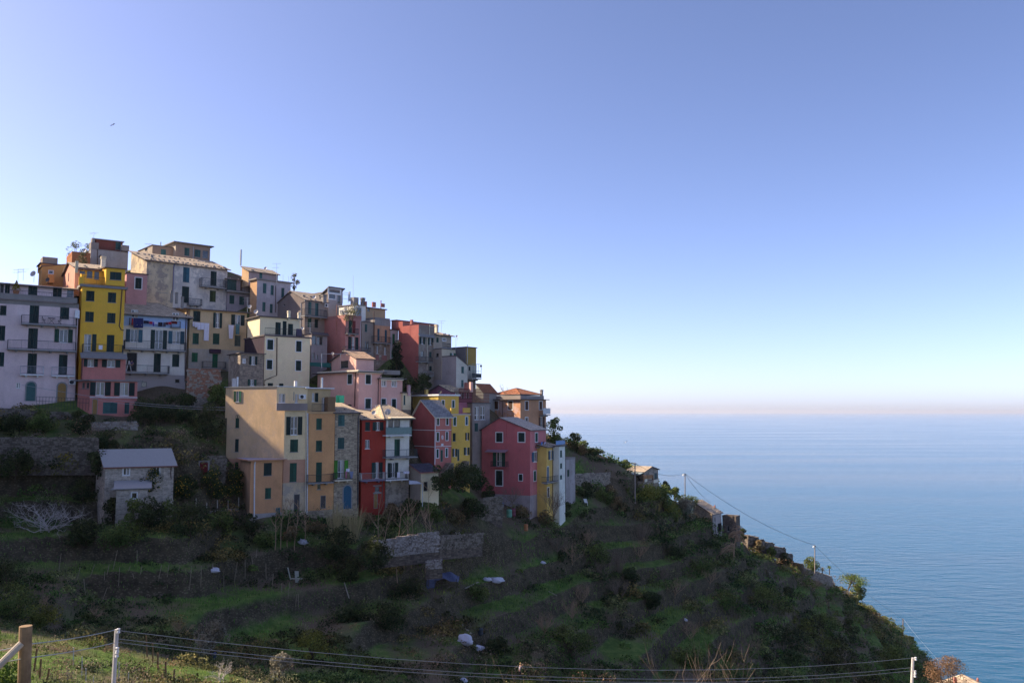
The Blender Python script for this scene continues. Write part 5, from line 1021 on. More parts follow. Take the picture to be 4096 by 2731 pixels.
def blades(name, label, n, mat, hgt, w, thr, seed, cond=None, inpatch=False, lean=.25):
    x, y, z = scatter(n); f = fbm(x, y, 10, seed, 3); op = openness(x, y); k = (op > .3) if inpatch else ((f > thr) & (op < .4))
    if cond is not None: k &= cond(x, y, z)
    x, y, z = x[k], y[k], z[k]; m = len(x); sc = np.clip(y / 90, .6, 1.6)
    v, q = blade_quads(np.stack([x, y, z - .05], 1), hgt * RNG.uniform(.4, 1.2, m) * sc, lean * RNG.uniform(0, 1, m) * hgt * 2, w * sc); o = big_mesh(name, v, q, mat); return tag(o, label, None, None, 'stuff')
clumps('scrub', 'dark evergreen scrub covering the shaded terraces', 15000, LF['dark'], .95, .22, 52, 21, -.02)
clumps('bramble', 'mid green bramble and ivy over the terrace walls', 12000, LF['mid'], .85, .22, 48, 45, .02)
clumps('dry_scrub', 'brown leafless scrub and dead bracken on the slope', 5500, LF['brown'], .9, .17, 55, 71, .04)
clumps('thicket', 'larger tangled shrubs standing out of the scrub', 3200, leafmat((.10, .11, .04), (.26, .25, .10)), 1.5, .22, 150, 113, .03)
clumps('bare_thicket', 'mauve brown leafless shrubs standing out of the scrub', 1500, leafmat((.16, .12, .085), (.36, .27, .19)), 1.4, .13, 190, 131, .02, hgt=1.2)
clumps('green_thicket', 'fresh green bushes and ivy standing out of the scrub', 1800, leafmat((.06, .11, .025), (.14, .22, .05)), 1.2, .2, 130, 151, .04, hgt=.9)
blades('dry_stalks', 'dry grass stalks and bare canes standing in the scrub', 22000, TWIG, 1.1, .04, .05, 33, lean=.3)
blades('grass', 'short green grass on the open terraces', 260000, leafmat((.10, .19, .035), (.19, .28, .065), name='grass_blades'), .28, .09, 9, 5, inpatch=True)
blades('rough_grass', 'rough grass between the shrubs', 120000, leafmat((.075, .10, .03), (.18, .19, .075), name='grass_blades'), .4, .08, -.05, 57)
clumps('weeds', 'sunlit leafy weeds on the near slope', 9000, leafmat((.05, .08, .02), (.16, .17, .045)), .45, .17, 18, 91, -.08, cond=lambda x, y, z: (y < 72))

def sapling(label, base, h, seed, group, mat=None):
    rg = random.Random(seed); B = Vector(base); root = empty('sapling', base, 0, label, 'tree', group); mb = MB(); br = MB(); bx, by = rg.gauss(0, .05), rg.gauss(0, .05)
    f = lambda t: B + V(h * (bx * t + .025 * math.sin(t * 5 + seed)), h * (by * t + .02 * math.cos(t * 4 + seed)), h * t - .3 * (1 - t)); pts = [f(t) for t in np.linspace(0, 1, 9)]
    mb.tube(pts, [.068 - .05 * t for t in np.linspace(0, 1, 9)], 5)
    for i in range(rg.randint(7, 11)):
        t = rg.uniform(.4, .97); a = rg.uniform(0, 6.283); L = h * rg.uniform(.1, .26) * (1.25 - t * .5); d = V(math.cos(a), math.sin(a), rg.uniform(.9, 1.8)).normalized(); p = f(t); q = p + d * L * .5; e = q + (d + V(0, 0, .25)).normalized() * L * .5; br.tube([p, q, e], [.036, .028, .016], 3, caps=False)
        for j in range(4): w = q.lerp(e, rg.random()); br.tube([w, w + V(rg.gauss(0, .3), rg.gauss(0, .3), .35) * L * .5], [.012, .007], 3, caps=False)
    mb.build('trunk', [mat or REDTWIG], root); br.build('branches', [mat or REDTWIG], root); return root
# ---------------------------------------------------------------- trees and shrubs
def px_m(D): return D / FP
bare('fig_tree', 'pale branched leafless fig tree on the near terrace left of the cottage', G(195, 2128), 5.4, 2.0, simple((.52, .46, .42), .9, name='pale_bark', var=.4), 5, 2, 4, .085, n0=10, up=.16, trunk=.03, wig=.42)
for i, (px, py, w, h, lb) in enumerate(((165, 1925, 3.0, 2.5, 'yellow leaved round shrub, left one of the pair above the fig tree'), (262, 1922, 3.6, 2.6, 'yellow leaved shrub, right one of the pair above the fig tree'))):
    leafy('yellow_shrub', lb, G(px, py), h, w * .55, LF['yellow'], .2, 1800, 12, .25, cat='shrub', group='yellow shrubs above the fig tree')
for px, py, h, r, lb in ((615, 2030, 3.8, 1.9, 'orange tree with yellow fruit hiding the right corner of the stone cottage'), (735, 2032, 3.0, 1.6, 'low citrus tree behind the white fence posts, next right of the cottage'), (850, 2020, 3.7, 1.8, 'citrus tree in front of the red garden door'), (935, 2012, 3.8, 1.4, 'citrus tree against the tan corner house')):
    leafy('citrus_tree', lb, G(px, py), h, r, LF['citrus'], .2, 2600, 16, .28, cat='tree', group='citrus trees beside the stone cottage', fruit=70)
leafy('cypress', 'dark conical cypress between the crimson house and the pale grey house', P(1586, 1515, 131), 5.6, 1.45, LF['cypress'], .22, 3600, 26, .03, top=.1)
for px, py, D, h, r, mt, lb in ((575, 1700, 109, 3.2, 2.0, 'dark', 'dark garden bush right of the salmon red house, under the arched window'), (655, 1690, 111, 3.6, 2.2, 'dark', 'dark evergreen below the white house with blue top floor'), (740, 1690, 112, 3.6, 2.1, 'citrus', 'dark evergreen shrub under the ruined red brick wall'), (830, 1745, 108, 4.0, 2.2, 'dark', 'large dark evergreen left of the tan corner house'), (870, 1620, 115, 2.6, 1.6, 'mid', 'ivy dark shrub at the foot of the narrow stone house'),
        (60, 1730, 103, 2.4, 2.2, 'dark', 'ivy bush hanging under the railing of the lilac house, left end'), (170, 1725, 103.5, 2.4, 2.0, 'mid', 'ivy bush hanging under the railing of the lilac house, middle'), (320, 1735, 104, 3.0, 1.6, 'dark', 'ivy bush hanging beside the salmon red house'), (60, 1900, 95, 2.6, 2.0, 'dark', 'dark shrub on the terrace below the long stone wall, far left'), (390, 1900, 96.5, 2.8, 1.4, 'dark', 'dark shrub touching the left wall of the stone cottage'),
        (1765, 1965, 112.5, 3.6, 1.7, 'dark', 'rounded dark bush right of the cream outbuilding'), (1850, 1955, 116, 3.2, 2.0, 'dark', 'dark clipped hedge bush below the yellow house'), (1905, 1960, 119, 3.4, 2.0, 'citrus', 'dark hedge bush touching the rose house'), (1690, 1560, 131, 2.6, 1.6, 'dark', 'shaded shrub above the roof of the violet house'), (1640, 1570, 129.5, 2.4, 1.4, 'dark', 'shaded shrub between the cypress and the violet house'), (1500, 2270, 97, 2.8, 2.4, 'dark', 'dark bramble mound among the bare saplings'), (1340, 2220, 100, 3.2, 2.2, 'dark', 'dark bush below the yellow cane stand'), (1890, 2070, 118, 2.4, 2.0, 'dark', 'dark dome shaped bush below the rose house')):
    leafy('garden_bush', lb, P(px, py, D) - V(0, 0, .2), h, r, LF[mt], .24, int(900 + 420 * r * r), 14, .15, cat='shrub')
for px, py, D, h, r, mt, lb, sh in ((2216, 1775, 157, 5.6, 1.7, 'mid', 'upright leafy tree against the sea behind the orange hipped house', (1, 1, 1)), (2296, 1825, 158, 4.6, 1.7, 'dark', 'dark round tree on the crest right of the white house', (1, 1, 1)), (2330, 1850, 157, 3.4, 1.2, 'brown', 'dry brown creeper column on the crest', (.7, .7, 1)), (2424, 1880, 162, 3.0, 1.5, 'olive', 'loose grey green tree beside the umbrella shaped tree', (1, 1, 1)), (2500, 1895, 166, 2.9, 1.7, 'mid', 'round green tree behind the cape cottage roof', (1, 1, 1)),
        (2590, 2040, 153, 5.0, 3.0, 'lime', 'large sunlit olive green bush below the cape cottage', (1, 1, 1)), (2652, 2045, 156, 4.8, 2.0, 'mid', 'upright green bush beside the large sunlit olive bush', (1, 1, 1)), (2674, 2085, 157, 3.8, 2.5, 'lime', 'yellow green bush below the upright green bush on the cape', (1, 1, 1)), (2742, 2078, 163, 3.8, 2.4, 'silver', 'pale grey olive tree left of the lower cape cottage roof', (1, 1, 1)), (2748, 2025, 170, 2.6, 2.0, 'mid', 'green bush at the foot of the second utility pole', (1, 1, 1)),
        (3060, 2330, 174, 3.0, 1.6, 'silver', 'silvery olive bush beside the small lawn on the cape', (1, 1, 1)), (3010, 2290, 174, 2.4, 1.2, 'olive', 'small olive shrub right of the dead conifer', (1, 1, 1)), (3247, 2282, 197, 3.0, 1.9, 'mid', 'dense round bush at the foot of the third utility pole', (1, 1, 1)), (3430, 2402, 212, 4.2, 1.9, 'mid', 'dense bush under the leaning pine on the cape', (1, 1, 1)), (3585, 2676, 165, 4.4, 3.0, 'mid', 'bright green shrub behind the right fence post', (1.2, 1, .9)),
        (3480, 2480, 226, 3.6, 2.4, 'lime', 'sunlit crest shrub above the path, upper one', (1, 1, 1)), (3535, 2510, 233, 3.2, 2.6, 'lime', 'sunlit crest shrub above the path, middle one', (1, 1, 1)), (3580, 2540, 240, 3.4, 2.4, 'mid', 'crest shrub at the foot of the dark fourth pole', (1, 1, 1)), (3345, 2545, 190, 3.2, 2.4, 'lime', 'yellow green shrub on the shaded cape face', (1, 1, 1)), (3640, 2585, 250, 3.0, 2.0, 'dark', 'dark shrub on the last ledge of the cape', (1, 1, 1))):
    leafy('coastal_tree' if h > 3.8 else 'coastal_shrub', lb, P(px, py, D) - V(0, 0, .4), h, r, LF[mt], .3 if D > 200 else .25, int(1100 + 420 * r * r), 15, .2, shape=sh, cat='tree' if h > 3.8 else 'shrub')
def umbrella(name, label, base, h, r, lean, mat, n=1900, nc=13):
    root = empty(name, base, 0, label, 'tree'); B = Vector(base); top = B + V(lean, 0, h * .72); mb = MB(); mb.tube([B - V(0, 0, .4), B.lerp(top, .5) + V(-lean * .15, 0, 0), top], [h * .035, h * .028, h * .018], 6); C = []
    for i in range(nc):
        a = random.uniform(0, 6.283); rr = r * math.sqrt(random.random()); c = top + V(math.cos(a) * rr + lean * .3 * rr / r, math.sin(a) * rr, h * random.uniform(-.06, .26) * (1.1 - rr / r * .7)); C.append(c); mb.tube([B.lerp(top, random.uniform(.6, 1)), c], [h * .012, h * .005], 4, caps=False)
    mb.build('trunk', [BARK], root); C = np.array(C); k = RNG.integers(0, nc, n); d = RNG.normal(size=(n, 3)) * np.array([1, 1, .45]); v, q = leaf_quads(C[k] + d * r * .2, .22 * RNG.uniform(.6, 1.4, n)); local_obj('crown', v, q, mat, root)
umbrella('umbrella_tree', 'dark umbrella shaped tree on the garden terrace against the sea', P(2378, 1868, 160), 3.7, 1.55, .2, LF['dark'])
umbrella('pine_tree', 'leaning pine on the cape with branches reaching over the sea', P(3385, 2392, 210), 5.8, 3.4, 1.4, LF['mid'], 2600, 20)
r_ = empty('dead_conifer', P(2925, 2296, 158), 0, 'leaning leafless conifer with drooping brown branches below the lower cape cottage', 'tree'); B_ = Vector(r_.location); tk = MB(); br = MB(); tp = P(2952, 2098, 159); md = P(2936, 2190, 158)
tk.tube([B_ - V(0, 0, .5), B_.lerp(md, .6) + V(.15, 0, 0), md, tp], [.17, .14, .11, .03], 6); rg = random.Random(5)
for i in range(46):
    t = rg.uniform(.42, .98); p = B_.lerp(md, t / .5) if t < .5 else md.lerp(tp, (t - .5) / .5); a = rg.uniform(0, 6.283); L = 3.6 * (1.08 - t) + .5
    d_ = V(math.cos(a), math.sin(a) * .8, .25); e = p + d_ * L * .5; f_ = p + d_ * L + V(0, 0, -L * .42); br.tube([p, e, f_], [.085, .06, .03], 3, caps=False)
    for j in range(9):
        w_ = rg.uniform(.25, 1); q_ = (p.lerp(e, w_ * 2) if w_ < .5 else e.lerp(f_, (w_ - .5) * 2)); br.tube([q_, q_ + V(rg.gauss(0, .3), rg.gauss(0, .3), rg.uniform(-.6, .1)) * L * .35], [.038, .02], 3, caps=False)
tk.build('trunk', [REDTWIG], r_); br.build('branches', [REDTWIG], r_)
bare('bare_shrub', 'tangled leafless shrub beside the cape steps', P(3240, 2372, 187), 4.6, 1.2, REDTWIG, 4, 4, 12, .1, cat='shrub', n0=7, trunk=.05, up=.1); bare('bare_tree', 'grey leafless sapling low on the shaded cape face', G(2990, 2690), 5.5, .6, TWIG, 4, 3, 15, .08)
bare('bare_shrub', 'leafless pinkish shrub left of the cape steps under the bright grass edge', P(3215, 2330, 186), 3.4, 1., TWIG, 4, 3, 19, .07, cat='shrub'); bare('bare_shrub', 'leafless bush climbing the footing of the yellow narrow house', P(2215, 2075, 128.5), 4.6, .6, TWIG, 4, 4, 21, .06, cat='shrub', n0=6, trunk=.06); bare('bare_shrub', 'leafless creeper below the rose house wall', P(2050, 2015, 127), 3.2, .9, TWIG, 4, 3, 22, .06, cat='shrub', n0=6, trunk=.06)
bare('bare_tree', 'grey leafless tree below the long terrace wall at the left edge', G(45, 1900), 4.2, .7, TWIG, 4, 3, 27, .07, n0=4)
bare('bare_shrub', 'leafless thin tree rising behind the lean-to roofs', P(2020, 1590, 154), 2.6, .7, TWIG, 3, 3, 28, .04, cat='shrub')
for j, (px, py, hh, sd) in enumerate(((1095, 2205, 5.2, 1), (1118, 2200, 6.0, 2), (1150, 2200, 5.4, 3), (1182, 2198, 5.6, 4), (1222, 2190, 4.6, 5))):
    sapling('slender leafless sapling with reddish stem below the tan corner house', G(px, py), hh, sd, 'bare saplings below the tan corner house')
for j, (px, py, hh, sd) in enumerate(((1503, 2272, 9, 1), (1532, 2268, 7.4, 2), (1590, 2330, 8.5, 3), (1622, 2290, 7.8, 4), (1652, 2285, 9.2, 5), (1700, 2300, 8.6, 6), (1722, 2285, 9.8, 7))):
    sapling('tall leafless sapling with sunlit twig tips in front of the pale stone terrace wall', G(px, py), hh, sd, 'tall saplings before the pale stone wall')
for px, py, hh, sp, n, lb in ((1345, 2170, 5.2, 1.4, 90, 'stand of tall yellow canes in front of the orange strip house'), (1410, 2168, 4.6, 1.6, 90, 'stand of yellow canes in front of the rubble stone house'), (2560, 2160, 3.6, 2.4, 80, 'faded cane thicket on the shaded cape slope'), (2470, 2290, 4.0, 1.8, 80, 'grey cane thicket beside the grassy terrace')):
    shoots('cane_stand', lb, G(px, py), hh, n, sp, simple((.42, .34, .17), .8, name='dry_cane') if px < 2000 else TWIG, .022, int(px), cat='reeds', part='canes')
shoots('golden_reeds', 'golden reed tuft below the large sunlit olive bush', P(2615, 2072, 154), 3.4, 120, 1.4, simple((.50, .36, .12), .8, name='golden_reed'), .03, 9, cat='reeds', part='canes')
for px, py, D, hh, lb, sd in ((2700, 2900, 36, 5.2, 'sunlit reddish treetop at the bottom edge, left of the pair under the wires', 71), (2890, 2900, 36, 4.8, 'sunlit reddish treetop at the bottom edge, right of the pair under the wires', 72), (2010, 2860, 40, 4.2, 'thin twiggy treetop at the bottom edge beside the standing person', 73)):
    g_ = GD(px, D); g_.z = P(px, 2731, D).z - hh * .80; bare('treetop', lb, g_, hh, .55, TWIG, 3, 3, sd, .035, n0=4 if px > 2100 else 2, trunk=.35, up=.5, wig=.15)
leafy('olive_tree', 'small silvery olive tree above the wires at the lower left', G(840, 2640), 2.7, 1.25, LF['silver'], .14, 2600, 16, .35, cat='tree'); SB = [G(1037, 2640), G(1120, 2728), G(1250, 2642), G(1363, 2690), G(60, 2480), G(150, 2520), G(30, 2400)]
r_ = leafy('budding_shrub', 'yellow budding shrub with upright twigs at the lower centre left', SB[0], 2.3, 1.2, LF['lime'], .1, 700, 16, .2, cat='shrub'); 
shoots('budding_shrub_stems', 'pale upright stems of the yellow budding shrub', SB[0], 2.3, 26, 1.2, BARK, .02, 7, cat='shrub') if False else None
for b_, hh, rr, mt, nm, lb in ((SB[1], 1.9, .9, 'silver', 'grey_shrub', 'grey leaved shrub at the bottom edge by the wire mesh'), (SB[2], 2.4, 1.6, 'lime', 'leafy_shrub', 'sunlit leafy bush right of the yellow budding shrub'), (SB[3], 1.2, .9, 'mid', 'leafy_shrub', 'round tuft beside the stony path at the bottom centre'), (SB[4], 2.4, 2.1, 'mid', 'leafy_shrub', 'bushy ivy mass at the left edge above the wooden post'), (SB[5], 1.8, 1.8, 'lime', 'leafy_shrub', 'sunlit ivy bush behind the wooden post'), (SB[6], 3.2, 2.0, 'dark', 'leafy_shrub', 'dark ivy mound at the left edge')):
    leafy(nm, lb, b_, hh, rr, LF[mt], .15, int(1200 + 500 * rr * rr), 14, .12, cat='shrub')
g_ = GD(30, 24); leafy('laurel_bush', 'bright green glossy bush at the bottom left corner beside the wooden post', (g_.x, g_.y, P(30, 2731, 24).z - .8), 2.2, 1.0, leafmat((.06, .13, .02), (.16, .26, .05)), .11, 2200, 14, .1, cat='shrub')
for px, py, hh, sd, mt, lb in ((880, 2728, 1.5, 31, PALEBARK, 'small whitish leafless shrub at the bottom edge'), (180, 2440, 1.6, 32, REDTWIG, 'withered vine tangle at the left behind the wooden post'), (385, 2480, 1.7, 33, REDTWIG, 'curling withered vine above the white metal post'), (725, 2540, 1.7, 34, REDTWIG, 'leafless reddish bush left of the silvery olive')):
    bare('dry_vine' if 'vine' in lb else 'bare_shrub', lb, G(px, py), hh, 1.0, mt, 4, 3, sd, .04, cat='shrub', n0=5, trunk=.1, up=.15, wig=.4)
g_ = GD(3736, 42); leafy('golden_bush', 'golden brown bush at the bottom right beside the fence post', (g_.x, g_.y, P(3736, 2650, 42).z - 1.9), 2.0, 1.05, LF['gold'], .055, 9000, 30, .1, cat='shrub')
# potted tree and palm
def palm(name, label, base, h, n, L, mat, pot=None):
    root = empty(name, base, 0, label, 'plant'); B = Vector(base); mb = MB(); mb.tube([B - V(0, 0, .3), B + V(0, 0, h)], [.12, .09], 6); mb.build('trunk', [BARK], root); f = MB()
    for i in range(n):
        a = random.uniform(0, 6.283); e = random.uniform(-.3, 1.3); t = B + V(0, 0, h); d_ = V(math.cos(a) * math.cos(e), math.sin(a) * math.cos(e), math.sin(e)); s = V(-math.sin(a), math.cos(a), 0) * .05; m1 = t + d_ * L * .6; e1 = t + d_ * L - V(0, 0, L * .2); f.face([t - s * .5, t + s * .5, m1 + s, m1 - s]); f.face([m1 - s, m1 + s, e1])
    f.build('fronds', [mat], root)
palm('palm', 'small spiky palm beside the first utility pole', P(2511, 2005, 151), 1.7, 90, 1.3, leafmat((.06, .11, .02), (.16, .22, .05))); palm('palm', 'tiny palm on the cape steps terrace', P(3318, 2292, 200), 1.2, 60, .9, leafmat((.06, .11, .02), (.16, .22, .05))); palm('agave', 'grey agave on the wall by the third utility pole', P(3290, 2288, 198), .3, 60, 1.3, LF['silver'])
b_ = P(*nat('A', 250, 1085), 108.9); rt = empty('potted_tree', b_, 0, 'conical potted lemon tree on the top balcony of the lilac house', 'plant'); mb = MB(); mb.lathe(b_, [(.01, 0), (.3, 0), (.42, .55), (.36, .55), (.01, .5)], 10); mb.build('pot', [simple((.4, .17, .08), .8, name='terracotta')], rt)
n_ = 420; u_ = RNG.uniform(0, 1, n_); a_ = RNG.uniform(0, 6.283, n_); v_, q_ = leaf_quads(np.stack([b_.x + np.cos(a_) * .5 * (1 - u_), b_.y + np.sin(a_) * .5 * (1 - u_), b_.z + .6 + u_ * 1.25], 1), .16 * RNG.uniform(.6, 1.2, n_)); local_obj('crown', v_, q_, LF['yellow'], rt)
for i, (vw, x, y, D, rr, lb) in enumerate((('C', 1600, 1030, 130, 1.5, 'flowering plants along the edge of the rose red roof terrace'), ('A', 1300, 560, 131, 1.0, 'green shrub below the terracotta terrace wall'), ('A', 1190, 460, 139, 1.6, 'palm like tree crown on the skyline at the upper left'), ('C', 690, 620, 139, .9, 'loose green tree rising above the slab roofs on the skyline'), ('A', 1370, 440, 140, 1.2, 'tree crown left of the concrete house'))):
    p_ = P(*nat(vw, x, y), D); leafy('rooftop_plant', lb, p_ - V(0, 0, rr), rr * 2.1 if i != 3 else 3.4, rr, LF['mid' if i in (2, 4) else 'olive'], .18, int(600 * rr), 9, .2, cat='plant')
# ---------------------------------------------------------------- dry stone walls
def drywall(name, label, px0, y0, px1, y1, D0, D1, h0, h1, mat, st=.4, group=None, thick=.5):
    a, b = P(px0, y0, D0), P(px1, y1, D1); d = b - a; d.z = 0; L = d.length; d.normalize(); n = V(d.y, -d.x, 0)
    if n.y > 0: n = -n
    mb = MB(); 
    def top(t): return h0 + (h1 - h0) * t
    p = [a, b]; k = max(2, int(L / 1.2))
    for i in range(k):
        t0, t1 = i / k, (i + 1) / k; q0, q1 = a.lerp(b, t0), a.lerp(b, t1); hh = (top(t0) + top(t1)) / 2 + random.uniform(-.12, .12); q0.z = q1.z = min(q0.z, q1.z) - 1.2
        mb.box(q0 - n * thick, (q1 - q0) * .998, n * thick, (0, 0, hh + 1.2), 0)
    hm = max(h0, h1); rows = int(hm / (st * .55)) + 1
    for r in range(rows):
        x = random.uniform(0, st)
        while x < L:
            t = x / L; z = (r + .5) * hm / rows
            if z < top(t) + .1:
                c = a + d * x; c.z = a.lerp(b, t).z + z; s = st * random.uniform(.6, 1.15); mb.cbox(c + n * random.uniform(0, .06), s, random.uniform(.12, .22), s * random.uniform(.4, .62), math.atan2(d.y, d.x) + random.uniform(-.15, .15), random.choice((1, 1, 2)))
            x += st * random.uniform(.7, 1.15)
    root = mb.build(name, mat, None); return tag(root, label, 'wall', group)
WM = [STD, simple((.36, .325, .30), .95, name='pale_stone', var=.45), simple((.26, .22, .19), .95, name='brown_stone', var=.35)]; DM = [STD, simple((.22, .185, .15), .95, name='dark_stone', var=.4), simple((.13, .11, .085), .95, name='mossy_stone', var=.4)]; SM = [STN, simple((.36, .31, .25), .95, name='tan_stone', var=.3), simple((.24, .2, .17), .95, name='brown_stone', var=.35)]
drywall('stone_wall', 'pale rebuilt stone terrace wall behind the tall bare saplings', 1462, 2236, 1756, 2206, 100.2, 103.5, 1.9, 2.5, WM, .34); drywall('stone_wall', 'short remnant of pale stone wall above the blue tarpaulin', 1705, 2276, 1770, 2272, 101, 101.5, .9, 1.1, WM, .3)
drywall('stone_wall', 'long dark terrace wall below the railing of the lilac house', -60, 1860, 385, 1858, 96.5, 97.5, 3.2, 3.1, DM, .42); drywall('stone_wall', 'old rubble garden wall with a red door behind the citrus trees', 560, 1960, 902, 1940, 102, 105.5, 4.2, 3.6, DM, .42); drywall('stone_wall', 'retaining wall in front of the lilac house with iron railing above', -40, 1700, 355, 1712, 105, 107.5, 2.2, 1.7, DM, .4)
drywall('stone_wall', 'terrace wall right of the pale stone wall with the ladder leaning on it', 1758, 2200, 1930, 2185, 106.5, 111, 1.8, 1.7, DM, .45); 0; 0; drywall('stone_wall', 'garden terrace wall below the lawn on the crest, left of the cape cottage', 2300, 1955, 2440, 1940, 147, 151, 2.6, 2.2, SM, .42)
drywall('stone_wall', 'ruined wall with red brick patches below the sand coloured house', 746, 1592, 880, 1592, 117, 119, 4.2, 4.0, [STP, simple((.34, .17, .11), .95, name='brick_red_stone', var=.4), SM[1]], .4); drywall('stone_wall', 'ivy covered wall beside the bare shrubs below the rose house', 1860, 2095, 2010, 2075, 118.5, 122, 3.0, 3.4, DM, .42)
drywall('stone_wall', 'stone footing wall under the salmon red house with a small fireplace niche', 360, 1790, 545, 1785, 104.5, 105.5, 3.2, 3.1, [STG, simple((.36, .32, .28), .95, name='grey_stone', var=.35), SM[2]], .42)
for px0, px1, yt, yb, D, lb in ((2992, 3036, 2121, 2175, 184, 'highest'), (3040, 3060, 2140, 2180, 186, 'second'), (3062, 3098, 2152, 2195, 187, 'third'), (3100, 3143, 2175, 2210, 188, 'fourth'), (3130, 3172, 2200, 2235, 190, 'fifth'), (3168, 3216, 2238, 2275, 192, 'lowest')):
    a_, c_ = P(px0, yb, D), P(px0, yt, D); drywall('stone_wall', 'stepped stone wall block descending the cape crest, ' + lb + ' of the six', px0, yb, px1, yb, D, D + 1, (c_.z - a_.z) * .62, (c_.z - a_.z) * .5, DM, .5, 'stepped wall blocks on the cape crest', 2.2)
drywall('stone_wall', 'sunlit stone wall along the path beside the third utility pole', 3215, 2310, 3330, 2345, 194, 203, 2.4, 2.2, SM, .45)
for px, py, h, r, mt, lb in ((455, 2118, 3.2, 1.7, 'dark', 'dark shrub at the foot of the stone cottage, left corner'), (530, 2128, 3.2, 1.8, 'mid', 'green shrub in front of the cottage annex'), (600, 2122, 3.2, 1.8, 'dark', 'dark shrub in front of the cottage annex window, right side'), (680, 2110, 2.8, 1.7, 'mid', 'low green shrub under the first citrus tree'), (420, 2060, 2.8, 1.3, 'dark', 'dark shrub against the left wall foot of the stone cottage'), (330, 2020, 2.4, 1.6, 'dark', 'dark shrub between the fig tree and the stone cottage'), (1050, 2185, 1.3, 1.3, 'mid', 'low weeds at the grey footing of the tan corner house'), (1260, 2140, 1.6, 1.2, 'brown', 'dry shrub at the foot of the orange strip house'), (1480, 2110, 1.6, 1.3, 'brown', 'dry shrub at the foot of the scarlet house'), (1570, 2090, 2.2, 1.5, 'brown', 'tangled dry shrub at the stone ground floor of the narrow white house'), (1640, 2070, 2.0, 1.4, 'dark', 'dark shrub under the grey canvas awning'), (1960, 2010, 2.4, 1.5, 'dark', 'dark shrub against the left foot of the rose house'), (2020, 1985, 2.6, 1.5, 'brown', 'brown creeper at the wall base of the rose house'), (2090, 2080, 2.0, 1.3, 'brown', 'brown shrub at the corner footing of the rose house'), (2180, 2100, 2.2, 1.3, 'brown', 'brown shrub at the footing of the narrow yellow house'), (2260, 2070, 2.2, 1.3, 'dark', 'dark shrub at the foot of the slim white house'), (2340, 1990, 2.2, 1.6, 'dark', 'dark shrub below the terrace of the small grey house'), (2420, 2010, 2.4, 1.7, 'mid', 'green shrub below the garden terrace wall on the crest'), (2470, 2050, 2.2, 1.6, 'brown', 'brown shrub below the palm'), (1740, 2080, 1.8, 1.5, 'mid', 'ivy mound below the cream outbuilding'), (1820, 2100, 2.0, 1.5, 'brown', 'brown shrub above the ladder wall'), (110, 1885, 2.6, 1.9, 'mid', 'ivy mound covering the long terrace wall, left part'), (225, 1888, 2.8, 2.0, 'dark', 'dark creeper mound covering the long terrace wall, middle part'), (315, 1882, 2.4, 1.7, 'mid', 'green creeper covering the long terrace wall, right part'), (1510, 2262, 1.8, 1.5, 'brown', 'dry bramble in front of the pale stone wall, left part'), (1680, 2255, 1.5, 1.3, 'mid', 'green bramble at the foot of the pale stone wall, right part'), (1880, 2222, 2.0, 1.6, 'dark', 'dark bramble covering the wall right of the ladder'), (1790, 2228, 1.6, 1.2, 'brown', 'dry bramble left of the ladder'), (430, 1800, 2.2, 1.5, 'dark', 'dark creeper over the footing wall of the salmon red house'), (610, 1940, 2.6, 1.6, 'dark', 'dark creeper over the rubble garden wall, left of the red door'), (1160, 2175, 1.6, 1.4, 'brown', 'dry weeds below the pale strip of the tan corner house'), (1000, 2140, 2.2, 1.2, 'dark', 'dark shrub at the left foot of the tan corner house')):
    leafy('base_shrub', lb, G(px, py), h, r, LF[mt], .22, int(700 + 380 * r * r), 12, .1, cat='shrub')
dr = P(818, 1915, 103.2); rt = empty('garden_door', dr, 0, 'red wooden door in the rubble garden wall', 'door'); mb = MB(); mb.box(dr - V(.5, .35, .1), (1.0, 0, 0), (0, .08, 0), (0, 0, 2.1)); mb.build('panel', [simple((.16, .015, .02), .7, name='red_door')], rt); mb = MB(); [mb.box(dr + V(x_, -.38, -.1), (.14, 0, 0), (0, .14, 0), (0, 0, 2.2)) for x_ in (-.65, .51)]; mb.box(dr + V(-.65, -.38, 2.1), (1.3, 0, 0), (0, .14, 0), (0, 0, .16)); mb.build('door_frame', [M_GREY], rt)
# steps, railings
def steps(name, label, px, py, D, w, n, dx, dy, rise=.2):
    p = P(px, py, D); mb = MB()
    for i in range(n): mb.box(p + V(dx * i - w / 2, dy * i, -1.5), (w, 0, 0), (0, abs(dy) + .35, 0), (0, 0, 1.5 + rise * i))
    tag(mb.build(name, [M_CONC]), label, 'steps')
steps('stone_steps', 'flight of stone steps on the cape beside the leaning pine', 3335, 2372, 203, 2.6, 12, 0, .3, .22); steps('stone_steps', 'path steps at the sea edge below the fourth pole', 3660, 2640, 252, 2.4, 9, -.25, .35, .22); steps('stone_steps', 'pale path steps below the leaning pine', 3440, 2450, 214, 2.2, 8, -.2, .35, .22)
def railing(name, label, pts, h=1.0, mat=None, step=1.2, r=.03, grp=None):
    mb = MB(); pts = [Vector(p) for p in pts]
    for z in (h, h * .5): mb.tube([p + V(0, 0, z) for p in pts], r, 4)
    for a, b in zip(pts[:-1], pts[1:]):
        k = max(1, int((b - a).length / step))
        for i in range(k + 1): p = a.lerp(b, i / k); mb.tube([p - V(0, 0, .4), p + V(0, 0, h)], r, 4)
    return tag(mb.build(name, [mat or M_IRON]), label, 'railing', grp)
railing('railing', 'iron railing beside the sea path, lowest on the cape', [P(3640, 2600, 252), P(3672, 2618, 253), P(3712, 2655, 254)], 1.1, r=.05); railing('railing', 'dark handrail beside the path below the leaning pine', [P(3448, 2418, 216), P(3467, 2436, 217)], 1.1, r=.05); railing('railing', 'pale wooden rail under the leaning pine', [P(3362, 2380, 205), P(3395, 2376, 206)], .9, M_METAL, r=.05)
